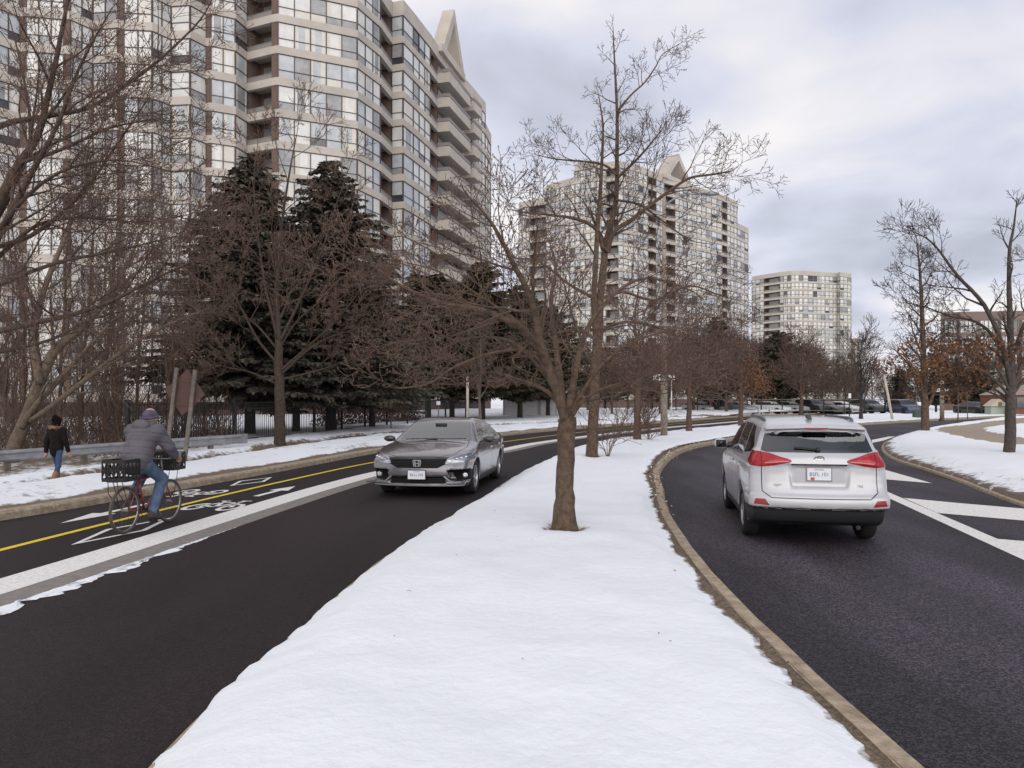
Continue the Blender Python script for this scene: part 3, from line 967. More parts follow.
# ------------------------------------------------ grey sedan (front towards +x)
def f_sedan(X, Y, Z):
    ay = np.abs(Y)
    # plan curvature of nose, screen and tail; crown of hood and roof
    fx = ssq((X + .2) / 2.2); rx = ssq((-X - .9) / 1.3)
    x = X + (.20 * fx) * ay**2 * 1.0 - (.16 * rx) * ay**2 + .10 * fx * np.maximum(ay - .62, 0) * 2.0
    z = Z + .055 * ay**2 * (Z > .5)
    a = poly_sdf(x, z, SEDAN_P)
    # half width by height and station
    zc = np.clip(Z, .1, 1.5)
    w = np.interp(zc, [.1, .18, .30, .50, .68, .80, .90, .95, 1.05, 1.2, 1.36, 1.5], [.80, .84, .872, .892, .900, .888, .862, .835, .765, .685, .585, .45])
    tp = 1 - .085 * np.clip((X - 1.25) / 1.0, 0, 1.3) ** 2 - .07 * np.clip((-X - 1.35) / .9, 0, 1.3) ** 2
    # fender swell round the wheels and a crease along the doors
    sw = .012 * np.exp(-((X - 1.38) / .38) ** 2) + .016 * np.exp(-((X + 1.32) / .4) ** 2)
    b = ay - (w + sw * (Z < .95)) * tp
    d = smax(a, b * .96, .055)
    # wheel arches
    for xa in (1.38, -1.32):
        cyl = np.sqrt((X - xa) ** 2 + (Z - .32) ** 2) - .365
        cut = np.maximum(cyl, .58 - ay)
        d = smax(d, -cut, .012)
    # recessed grille openings
    def boxs(cx, cz, hx, hz, depth, sl=0.0):
        return np.maximum(np.maximum(np.abs(Z - cz - sl * 0) - hz, np.abs(ay - cx) - hx), -(x - (2.29 - depth)))
    d = smax(d, -boxs(0, .325, .50, .06, .06), .012)
    d = smax(d, -np.maximum(np.maximum(np.abs(Z - .41) - .10, np.abs(ay - .70 - .25 * (Z - .41)) - .17), 1.90 - X), .014)
    return d


SEDAN_P = spl([(2.235, .21), (2.27, .32), (2.275, .50), (2.255, .64), (2.22, .725), (2.10, .80), (1.80, .88), (1.45, .94), (1.05, .985), (.98, 1.0), (.60, 1.185), (.22, 1.345), (-.10, 1.408), (-.45, 1.418), (-.9, 1.375), (-1.3, 1.25), (-1.72, 1.095), (-1.95, 1.06), (-2.16, 1.04), (-2.24, .95), (-2.27, .72), (-2.30, .5), (-2.24, .24), (-1.9, .19), (-1.0, .165), (1.0, .165), (1.9, .17)])
SEDANP = pm('sedan_paint', (.175, .168, .19), .25, metal=.6, coat=1.0)


def interior(parent, x0, x1, zb, hw, seats, steer=None):
    m = MB()
    m.box(((x0 + x1) / 2, 0, zb - .30), (x1 - x0, hw * 2 * .92, .06))
    for (sx, sy, lean) in seats:
        M = Matrix.Rotation(-lean, 3, 'Y')
        m.box((sx, sy, zb - .02), (.14, .44, .62), M=M)
        m.ball((sx - .09, sy, zb + .40), .15, 10, 6, sq=(.5, .9, .75))
    m.build('seats', SEAT, parent, sm=False)
    if steer:
        s = MB(); s.ring(steer, (.9, 0, .45), .18, .016, 24, 6); s.box((steer[0] + .16, 0, zb - .08), (.34, hw * 1.8, .12))
        s.build('dashboard', DARKPL, parent)


def make_sedan():
    root = thing('parked_car', None, None)
    root.name = 'grey_sedan'
    bm = body_mesh(f_sedan, (-2.45, -1.05, .08), (2.45, 1.05, 1.5), .03)
    side = lambda c, n: abs(n.y) > .35
    fr = lambda c, n: c.x > 1.0 and n.x > .2
    ws = lambda c, n: n.x > .3 and n.z > .3 and c.x > .1 and c.z > .98
    rw = lambda c, n: n.z > .3 and c.x < -.85 and c.z > 1.1
    winf = [(.80, .955), (.22, 1.285), (-.20, 1.345), (-.24, .965)]
    winr = [(-.31, .965), (-.27, 1.348), (-.70, 1.325), (-1.15, 1.18), (-1.38, 1.06), (-1.28, .985)]
    door1 = [(.92, .93), (.92, .28), (-.27, .28), (-.28, .955)]
    door2 = [(-.285, .955), (-.275, .28), (-.85, .28), (-1.02, .55), (-1.2, .75), (-1.25, .98)]
    hl = [(.48, .63), (.51, .712), (.70, .78), (.93, .82), (.93, .75), (.80, .665), (.62, .635)]
    fog = [(.50, .515), (.86, .53), (.92, .42), (.88, .315), (.63, .315)]
    ws_p = [(-.70, 1.0), (-.545, 1.345), (.545, 1.345), (.70, 1.0), (.62, .985), (-.62, .985)]
    rw_p = [(-.62, 1.12), (-.50, 1.34), (.50, 1.34), (.62, 1.12)]
    grille = [(-.51, .625), (-.52, .715), (.52, .715), (.51, .625), (.36, .545), (-.36, .545)]
    bar = [(-.52, .719), (-.54, .74), (.54, .74), (.52, .719)]
    low = [(-.50, .265), (-.47, .385), (.47, .385), (.50, .265)]
    hood = [(.93, -.66), (.93, .66), (1.5, .73), (2.02, .60), (2.16, .4), (2.2, 0), (2.16, -.4), (2.02, -.60), (1.5, -.73)]
    pan = [('windscreen', 'front', ws_p, ws, False), ('rear_window', 'rear', rw_p, rw, False),
           ('window', 'side', winf, side, True), ('rear_side_window', 'side', winr, side, True),
           ('headlight', 'front', hl, fr, True), ('grille', 'front', grille, fr, False), ('grille_bar', 'front', bar, fr, False),
           ('air_intake', 'front', fog, lambda c, n: c.x > 1.5, True), ('lower_grille', 'front', low, lambda c, n: c.x > 1.5, False)]
    for p in outline(door1, .012) + outline(door2, .012): pan.append(('shut_line', 'side', p, side, True))
    for p in outline(hood, .012)[1:]: pan.append(('shut_line', 'top', p, lambda c, n: c.x > .9 and c.z > .6, False))
    pan += [('door', 'side', door1, side, True), ('rear_door', 'side', door2, side, True), ('hood', 'top', hood, lambda c, n: c.x > .9 and c.z > .6, False)]
    res, rest = cut_panels(bm, pan)
    mats = {'windscreen': CARGLASS, 'rear_window': CARGLASS, 'window': CARGLASS, 'rear_side_window': CARGLASS, 'headlight': None, 'grille': GRILLEB, 'grille_bar': pm('black_chrome', (.05, .05, .052), .15, metal=.6),
            'air_intake': GRILLEB, 'lower_grille': GRILLEB, 'door': SEDANP, 'rear_door': SEDANP, 'hood': SEDANP, 'shut_line': DARKPL}
    wells = [f for f in rest if f.calc_center_median().z < .72 and (abs(f.calc_center_median().y) < .70 and any(abs(f.calc_center_median().x - xa) < .4 for xa in (1.38, -1.32)))]
    ws_ = set(wells)
    under = [f for f in rest if f not in ws_ and f.normal.z < -.6 and f.calc_center_median().z < .25]
    us_ = set(under)
    bodyf = [f for f in rest if f not in ws_ and f not in us_]
    # pillars round the glass read black
    body = faces_obj('body', bodyf, SEDANP, root)
    faces_obj('wheel_well', wells, DARKPL, root); faces_obj('underbody', under, DARKPL, root)
    seam = []
    for (nm, sg), fs in res.items():
        if not fs: continue
        if nm == 'shut_line': seam += fs; continue
        if nm == 'headlight':
            h = faces_obj('headlight', fs, LAMPIN, root, push=-.012)
            faces_obj('lens', fs, LENS, h, push=.002)
            continue
        o = faces_obj(nm, fs, mats[nm], root)
        if nm == 'door':
            hb = MB(); hb.bar((.0, sg * .905, .80), (-.20, sg * .908, .805), .022, .035); hb.build('handle', SEDANP, o)
        if nm == 'rear_door':
            hb = MB(); hb.bar((-.92, sg * .915, .815), (-1.10, sg * .912, .82), .022, .035); hb.build('handle', SEDANP, o)
    faces_obj('shut_lines', seam, DARKPL, root)
    def surf_x(y, z):
        """front surface x at (y, z)"""
        xs = np.linspace(2.4, 1.2, 240); v = f_sedan(xs, np.full(240, y), np.full(240, z)); k = np.argmax(v < 0)
        return float(xs[k])
    # grille slats, chrome headlamp brow, badge, plate, fog lamps, splitter
    m = MB()
    for zz_ in (.57, .60, .63, .66, .69):
        hw = .36 + (zz_ - .545) * 1.6
        ys = np.linspace(-min(hw, .52), min(hw, .52), 17)
        for a, b in zip(ys[:-1], ys[1:]): m.bar((surf_x(a, zz_) + .004, a, zz_), (surf_x(b, zz_) + .004, b, zz_), .012, .008)
    for zz_ in (.29, .325, .36):
        ys = np.linspace(-.46, .46, 11)
        for a, b in zip(ys[:-1], ys[1:]): m.bar((surf_x(a, zz_) + .004, a, zz_), (surf_x(b, zz_) + .004, b, zz_), .012, .007)
    m.build('grille_slat', pm('slat_black', (.014, .014, .015), .4, spec=.3), root)
    m = MB()
    for sg in (1, -1):
        for k in range(4):
            y = sg * (.60 + .068 * k); zc = .685 + .018 * k; x = surf_x(y, zc)
            m.ball((x - .012, y, zc), .026, 10, 6, sq=(.5, 1, .8))
        pts = [(surf_x(sg * yy, zz_) + .003, sg * yy, zz_) for yy, zz_ in ((.53, .715), (.62, .75), (.70, .775), (.78, .797), (.86, .81))]
        m.tube(pts, .006, 5)
        m.build('headlight_trim', LAMPIN, root); m = MB()
    for sg in (1, -1):
        m = MB(); x = surf_x(sg * .78, .40)
        m.lathe((x - .02, sg * .775, .40), (1, .15 * sg, 0), [(0, .05), (.05, .045), (.055, .03), (.05, 0)], 16)
        m.build('fog_lamp', LAMPIN, root, sm=True)
        m = MB()
        pts = [(.47, .40), (.58, .30), (.64, .285), (.78, .285), (.88, .30)]
        P3 = [(surf_x(sg * a, b + .0) + .004, sg * a, b) for a, b in pts]
        for a, b in zip(P3[:-1], P3[1:]): m.bar(a, b, .014, .03)
        m.build('intake_trim', pm('satin_silver', (.27, .265, .275), .38, metal=.5), root)
    m = MB()
    ys = np.linspace(-.80, .80, 17)
    for a, b in zip(ys[:-1], ys[1:]): m.bar((surf_x(a, .245) + .006, a, .232), (surf_x(b, .245) + .006, b, .232), .03, .022)
    m.build('front_splitter', pm('satin_silver', (.27, .265, .275), .38, metal=.5), root)
    xb = surf_x(0, .63) + .012
    m = MB()
    # badge: upright rounded frame with an H inside
    fr_ = [(-.068, .055), (.068, .055), (.055, -.055), (-.055, -.055)]
    for i in range(4):
        a, b = fr_[i - 1], fr_[i]; m.bar((xb, a[0], .632 + a[1]), (xb, b[0], .632 + b[1]), .015, .015)
    for sgn in (1, -1): m.bar((xb, sgn * .037, .632 + .045), (xb, sgn * .028, .632 - .045), .016, .018)
    m.bar((xb, -.032, .63), (xb, .032, .63), .016, .016)
    m.build('badge', CHROME, root)
    xp = surf_x(0, .45) + .02
    m = MB(); m.box((xp, 0, .425), (.012, .305, .155)); pl_ = m.build('number_plate', PLATE, root)
    m = MB(); m.box((xp - .008, 0, .425), (.01, .33, .18)); m.build('plate_frame', DARKPL, pl_)
    Mt = Matrix.Translation((xp + .0065, 0, .422)) @ Matrix(((0, 0, 1, 0), (1, 0, 0, 0), (0, 1, 0, 0), (0, 0, 0, 1)))
    text_obj('plate_lettering', 'BKLJ 700', .064, PLATETX, pl_, Mt)
    Mt2 = Matrix.Translation((xp + .0065, 0, .482)) @ Matrix(((0, 0, 1, 0), (1, 0, 0, 0), (0, 1, 0, 0), (0, 0, 0, 1)))
    text_obj('plate_lettering', 'ONTARIO', .026, PLATETX, pl_, Mt2)
    # mirrors, wipers, wheels, cabin
    for sg in (1, -1):
        m = MB(); m.ball((.62, sg * .985, .995), .12, 14, 8, sq=(.55, 1.0, .54)); m.bar((.66, sg * .84, .955), (.64, sg * .93, .965), .05, .03, mi=1)
        m.build('wing_mirror', [pm('mirror_shell', (.03, .028, .03), .3, coat=.5), DARKPL], root, sm=True)
    m = MB(); m.bar((1.0, -.55, 1.005), (.96, .05, 1.028), .02, .015); m.bar((1.0, .05, 1.012), (.96, .60, 1.022), .02, .015); m.build('wiper', DARKPL, root)
    m = MB()
    for sg in (1, -1): m.bar((surf_x(sg * .86, .60) - .05, sg * .868, .60), (surf_x(sg * .86, .60) - .16, sg * .885, .605), .02, .03)
    m.build('side_marker', AMBER, root)
    m = MB(); m.box((.42, .0, 1.275), (.03, .22, .06)); m.build('rear_view_mirror', DARKPL, root)
    for xa in (1.38, -1.32):
        for sg in (1, -1): wheel(root, (xa, sg * .775, .322), sg, .322, .215, .215, 5)
    m = MB()
    m.box((0, 0, .30), (3.6, 1.1, .2)); m.build('chassis', DARKPL, root)
    interior(root, -1.3, .9, .80, .75, [(-.25, .37, .25), (-.25, -.37, .25), (-1.1, .36, .3), (-1.1, -.36, .3)], (.42, .37, .86))
    bm.free()
    return root


sed = make_sedan()
tag(sed, 'dark grey sedan with headlights, driving towards the camera left of the median', 'car')
sed.location = (-1.38, 15.9, 0.0); sed.rotation_euler = (0, 0, R(-90 - 8.5)); sed.scale = (.99, 1.04, .985)


# ------------------------------------------------ white SUV (front towards +x)
SUV_P = spl([(2.22, .24), (2.29, .38), (2.30, .60), (2.27, .80), (2.16, .94), (1.80, 1.02), (1.30, 1.09), (1.2, 1.11), (.80, 1.36), (.42, 1.565), (.1, 1.635), (-.5, 1.665), (-1.2, 1.655), (-1.70, 1.615), (-1.98, 1.572), (-2.02, 1.535), (-1.93, 1.50), (-2.08, 1.27), (-2.155, 1.20), (-2.215, 1.11), (-2.225, .95), (-2.245, .80), (-2.30, .70), (-2.335, .62), (-2.33, .50), (-2.28, .36), (-2.18, .29), (-1.8, .24), (-1.0, .21), (1.0, .21), (1.9, .22)])


def f_suv(X, Y, Z):
    ay = np.abs(Y)
    fx = ssq((X + .2) / 2.2); rx = ssq((-X - .9) / 1.3)
    x = X + .22 * fx * ay**2 - .135 * rx * ay**2 - .22 * rx * np.maximum(ay - .66, 0) ** 1.3
    z = Z + .07 * ay**2 * (Z > .9)
    a = poly_sdf(x, z, SUV_P)
    zc = np.clip(Z, .1, 1.8)
    w = np.interp(zc, [.1, .24, .40, .60, .80, .95, 1.05, 1.12, 1.2, 1.4, 1.58, 1.8], [.84, .88, .905, .918, .922, .912, .893, .862, .825, .755, .675, .56])
    tp = 1 - .10 * np.clip((X - 1.25) / 1.05, 0, 1.3) ** 2 - .045 * np.clip((-X - 1.4) / .9, 0, 1.3) ** 2
    sw = .016 * np.exp(-((X - 1.33) / .45) ** 2) + .02 * np.exp(-((X + 1.33) / .45) ** 2)
    b = ay - (w + sw * (Z < 1.0)) * tp
    d = smax(a, b * .96, .07)
    for xa in (1.33, -1.33):
        cyl = np.sqrt((X - xa) ** 2 + (Z - .355) ** 2) - .405
        d = smax(d, -np.maximum(cyl, .60 - ay), .015)
    # number plate recess in the tailgate
    hw = .395 - .28 * np.clip(1.05 - Z, 0, .5) ** 1.5
    rec = np.maximum(np.maximum(np.abs(Z - .915) - .135, ay - hw), X + 2.185)
    d = smax(d, -rec, .03)
    # tail lamps stand proud, bumper shelf
    lamp = np.maximum(np.maximum(np.abs(Z - 1.125 - .10 * (ay - .6)) - (.035 + .10 * np.clip((ay - .36) / .45, 0, 1)), .36 - ay), X + 1.75)
    d = d - .018 * ssq(-lamp / .05)
    d = d - .022 * ssq((.70 - Z) / .04) * ssq((Z - .50) / .03) * ssq((-X - 1.7) / .2)
    d = d + .025 * ssq((.52 - Z) / .02) * ssq((-X - 1.9) / .2)
    return d


SUVP = pm('suv_paint', (.53, .535, .565), .32, metal=.25, coat=.6)


def make_suv():
    root = thing('white_suv', None, None)
    bm = body_mesh(f_suv, (-2.5, -1.08, .1), (2.45, 1.08, 1.8), .03)
    side = lambda c, n: abs(n.y) > .35
    re = lambda c, n: c.x < -1.7 and n.x < -.1
    ret = lambda c, n: c.x < -1.3
    winf = [(.98, 1.10), (.40, 1.50), (-.10, 1.555), (-.08, 1.12)]
    winr = [(-.15, 1.12), (-.17, 1.56), (-.95, 1.555), (-1.02, 1.14)]
    winq = [(-1.08, 1.145), (-1.01, 1.55), (-1.35, 1.525), (-1.80, 1.27), (-1.72, 1.20)]
    door1 = [(1.02, 1.09), (1.02, .35), (-.11, .35), (-.12, 1.105)]
    door2 = [(-.13, 1.105), (-.12, .35), (-.82, .35), (-.98, .60), (-1.10, .80), (-1.06, 1.125)]
    glass = [(-.735, 1.235), (-.665, 1.455), (-.60, 1.478), (.60, 1.478), (.665, 1.455), (.735, 1.235), (.66, 1.215), (-.66, 1.215)]
    lampi = [(.352, 1.098), (.36, 1.125), (.66, 1.212), (.738, 1.225), (.738, 1.03), (.60, 1.045)]
    lampo = [(.745, 1.03), (.745, 1.225), (1.0, 1.24), (1.0, 1.05)]
    lamps = [(-2.3, 1.03), (-2.3, 1.225), (-1.78, 1.205), (-1.72, 1.18), (-1.86, 1.06)]
    refl = [(.655, .545), (.715, .628), (.835, .628), (.86, .555)]
    lower = [(-1, .30), (-1, .525), (1, .525), (1, .30)]
    ws_p = [(-.76, 1.12), (-.60, 1.55), (.60, 1.55), (.76, 1.12)]
    hatch = [(-.742, 1.03), (-.742, .72), (-.63, .645), (.63, .645), (.742, .72), (.742, 1.03)]
    strip_ = [(-.36, 1.052), (-.36, 1.078), (.36, 1.078), (.36, 1.052)]
    pan = [('windscreen', 'front', ws_p, lambda c, n: n.x > .3 and n.z > .3 and c.x > .2 and c.z > 1.1, False),
           ('rear_window', 'rear', glass, lambda c, n: c.x < -1.6 and c.z < 1.52 and n.x < -.3, False),
           ('window', 'side', winf, side, True), ('rear_side_window', 'side', winr, side, True), ('quarter_window', 'side', winq, side, True),
           ('tail_light', 'rear', lampi, re, True), ('corner_light', 'rear', lampo, lambda c, n: c.x < -1.72 and n.x < -.02, True), ('side_lamp', 'side', lamps, lambda c, n: c.x < -1.7 and abs(n.y) > .3, True),
           ('reflector', 'rear', refl, re, True), ('trim_strip', 'rear', strip_, re, False)]
    for p in outline(door1, .012) + outline(door2, .012): pan.append(('shut_line', 'side', p, side, True))
    for p in outline(hatch, .013)[1:]: pan.append(('shut_line', 'rear', p, re, False))
    pan += [('lower_bumper', 'rear', lower, lambda c, n: c.x < -1.72 and n.z > -.9, False),
            ('sill_cladding', 'side', [(-.98, .2), (-.98, .36), (.98, .36), (.98, .2)], None, True),
            ('door', 'side', door1, side, True), ('rear_door', 'side', door2, side, True), ('tailgate', 'rear', hatch[:1] + hatch[1:] + [(.742, 1.22), (-.742, 1.22)], re, False)]
    res, rest = cut_panels(bm, pan)
    mats = {'windscreen': CARGLASS, 'rear_window': REARGLASS, 'window': CARGLASS, 'rear_side_window': TINTGLASS, 'quarter_window': BLACKGL, 'tail_light': REDL, 'corner_light': REDL, 'side_lamp': REDL,
            'reflector': REDD, 'lower_bumper': pm('bumper_black', (.022, .022, .024), .5), 'sill_cladding': GREYPL, 'door': SUVP, 'rear_door': SUVP, 'tailgate': SUVP, 'trim_strip': pm('dark_chrome', (.30, .30, .31), .2, metal=1)}
    cm = lambda f: f.calc_center_median()
    wells = [f for f in rest if cm(f).z < .80 and abs(cm(f).y) < .78 and any(abs(cm(f).x - xa) < .42 for xa in (1.33, -1.33))]
    st = set(wells)
    under = [f for f in rest if f not in st and (f.normal.z < -.5 and cm(f).z < .35)]
    st |= set(under)
    faces_obj('body', [f for f in rest if f not in st], SUVP, root)
    faces_obj('wheel_well', wells, DARKPL, root); faces_obj('underbody', under, DARKPL, root)
    seam = []; corner = {}
    for (nm, sg), fs in res.items():
        if not fs: continue
        if nm == 'shut_line': seam += fs; continue
        if nm == 'corner_light': corner.setdefault(cm(fs[0]).y > 0, []).extend(fs); continue
        o = faces_obj(nm, fs, mats[nm], root)
        if nm in ('door', 'rear_door'):
            x0 = .02 if nm == 'door' else -.90
            hb = MB(); hb.bar((x0, sg * .932, .965), (x0 - .2, sg * .935, .97), .025, .04); hb.build('handle', SUVP, o)
    for k, fs in corner.items(): faces_obj('corner_light', fs, REDL, root)
    # re-merge corner lights found by two views
    faces_obj('shut_lines', seam, GREYPL, root)
    def surf_x(y, z):
        xs = np.linspace(-2.5, -1.5, 260); v = f_suv(xs, np.full(260, y), np.full(260, z)); k = np.argmax(v < 0)
        return float(xs[k])
    # clear strip in the lamps
    for sg in (1, -1):
        m = MB()
        pts = [(surf_x(sg * a, b) - .004, sg * a, b) for a, b in ((.40, 1.105), (.5, 1.10), (.6, 1.09), (.70, 1.082))]
        for a, b in zip(pts[:-1], pts[1:]): m.bar(a, b, .008, .014)
        m.build('lamp_strip', pm('lamp_pink', (.7, .25, .25), .2), root)
        m = MB()
        pts = [(surf_x(sg * .741, z_) - .003, sg * .741, z_) for z_ in (1.035, 1.08, 1.13, 1.18, 1.222)]
        m.tube(pts, .005, 5); m.build('lamp_joint', DARKPL, root)
    # spoiler, high brake lamp, wiper, badge, plate, rails, mirrors, antenna
    m = MB()
    ys = np.linspace(-.60, .60, 13)
    P3 = [(-1.985 + .16 * y * y, y, 1.545 - .05 * y * y) for y in ys]
    for a, b in zip(P3[:-1], P3[1:]): m.bar(a, b, .10, .028)
    m.build('spoiler', SUVP, root)
    m = MB(); m.bar((-2.02, -.16, 1.527), (-2.02, .16, 1.527), .03, .018); m.build('brake_lamp', REDD, root)
    m = MB(); m.bar((surf_x(-.02, 1.255) - .02, -.02, 1.255), (surf_x(.30, 1.275) - .02, .30, 1.28), .02, .024); m.ball((surf_x(0, 1.25) - .015, -.0, 1.25), .035, 10, 6)
    m.build('rear_wiper', DARKPL, root)
    xb = surf_x(0, 1.145) - .008
    m = MB()
    def ell(cy, cz, a, b, r=.006, n=24):
        pts = [(xb, cy + a * math.cos(2 * math.pi * i / n), cz + b * math.sin(2 * math.pi * i / n)) for i in range(n + 1)]
        m.tube(pts, r, 5)
    ell(0, 1.135, .066, .045); ell(0, 1.153, .048, .020, .005); ell(0, 1.135, .020, .044, .005)
    m.build('badge', CHROME, root)
    xp = surf_x(0, .95) - .012
    m = MB(); m.box((xp, 0, .945), (.012, .305, .155)); pl_ = m.build('number_plate', PLATE, root)
    m = MB(); m.box((xp + .006, 0, .945), (.012, .335, .185)); m.build('plate_frame', pm('plate_frame_grey', (.25, .25, .27), .4), pl_)
    RM = Matrix(((0, 0, -1, 0), (-1, 0, 0, 0), (0, 1, 0, 0), (0, 0, 0, 1)))
    text_obj('plate_lettering', 'BSFL 101', .068, PLATETX, pl_, Matrix.Translation((xp - .0065, 0, .942)) @ RM)
    text_obj('plate_lettering', 'ONTARIO', .028, pm('plate_grey', (.12, .12, .13), .5), pl_, Matrix.Translation((xp - .0065, 0, 1.003)) @ RM)
    m = MB(); m.box((xp - .007, .085, .888), (.004, .05, .035)); m.build('plate_sticker', pm('sticker_red', (.55, .10, .07), .5), pl_)
    # chrome lettering below the lamps, too small to read in the photograph
    text_obj('model_lettering', 'TOYOTA', .045, pm('letter_grey', (.33, .33, .35), .3, metal=.8), root, Matrix.Translation((surf_x(.50, .80) - .004, .50, .80)) @ Matrix.Rotation(R(8), 4, 'Z') @ RM)
    text_obj('model_lettering', 'RAV4', .045, pm('letter_grey', (.33, .33, .35), .3, metal=.8), root, Matrix.Translation((surf_x(-.50, .80) - .004, -.50, .80)) @ Matrix.Rotation(R(-8), 4, 'Z') @ RM)
    for sg in (1, -1):
        m = MB(); m.tube([(-1.55, sg * .60, 1.585), (-1.45, sg * .605, 1.632), (-1.30, sg * .61, 1.648), (.0, sg * .59, 1.655), (.2, sg * .58, 1.61)], [.012, .02, .022, .022, .012], 8)
        m.build('roof_rail', [pm('rail_grey', (.16, .16, .165), .4, metal=.5)], root, sm=True)
        m = MB(); m.ball((.83, sg * 1.02, 1.16), .125, 14, 8, sq=(.5, 1.0, .75)); m.bar((.86, sg * .86, 1.10), (.84, sg * .95, 1.12), .05, .04, mi=1)
        m.box((.765, sg * 1.02, 1.16), (.01, .17, .12), mi=2)
        m.build('wing_mirror', [SUVP, DARKPL, BLACKGL], root, sm=True)
    m = MB(); m.prism([(-1.62, -.03, 1.63), (-1.42, -.02, 1.66), (-1.60, -.012, 1.70)], (0, .05, 0)); m.build('roof_antenna', GREYPL, root)
    for sg in (1, -1): pass
    m = MB(); m.box((-1.75, .0, .33), (.5, 1.0, .12)); m.tube([(-1.9, -.5, .28), (-2.2, -.5, .275)], .03, 12); m.box((0, 0, .34), (3.4, 1.1, .24)); m.build('chassis', DARKPL, root)
    for xa in (1.33, -1.33):
        for sg in (1, -1): wheel(root, (xa, sg * .80, .352), sg, .352, .23, .225, 5)
    interior(root, -1.9, 1.0, 1.0, .80, [(.0, .38, .2), (.0, -.38, .2), (-.95, .40, .25), (-.95, -.40, .25)], (.65, .38, 1.05))
    bm.free()
    return root


suv = make_suv()
tag(suv, 'white SUV with red tail lights, driving away on the road right of the median', 'car')
suv.location = (3.67 + 2.15 * math.sin(R(10.5)), 9.03 + 2.15 * math.cos(R(10.5)), 0); suv.rotation_euler = (0, 0, R(90 - 10.5)); suv.scale = (.935, .885, .935)
# ================================================================ towers
CONC = pm('precast_concrete', (.47, .425, .375), .85, var=.14, vscale=.35, bump=.15, bscale=4, detail=8)
CONCB = pm('precast_beige', (.46, .425, .355), .85, var=.12, vscale=.3)
BRICKB = pm('brown_brick', (.16, .105, .085), .9, c2=(.115, .078, .065), vscale=1.2)
MULL = pm('bronze_frame', (.075, .055, .048), .5)
MULL2 = pm('grey_bronze_frame', (.16, .145, .135), .5)
RAILM = pm('balcony_rail', (.23, .21, .20), .5)
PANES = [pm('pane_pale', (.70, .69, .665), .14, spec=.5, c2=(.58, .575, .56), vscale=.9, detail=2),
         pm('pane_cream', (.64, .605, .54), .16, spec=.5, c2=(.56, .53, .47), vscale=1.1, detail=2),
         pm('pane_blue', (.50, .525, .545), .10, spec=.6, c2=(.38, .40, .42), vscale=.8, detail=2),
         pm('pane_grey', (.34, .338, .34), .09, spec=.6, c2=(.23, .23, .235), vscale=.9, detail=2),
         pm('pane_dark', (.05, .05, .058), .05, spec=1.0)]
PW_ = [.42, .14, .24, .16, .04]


def unit(v):
    l = math.hypot(v[0], v[1]) or 1
    return (v[0] / l, v[1] / l)


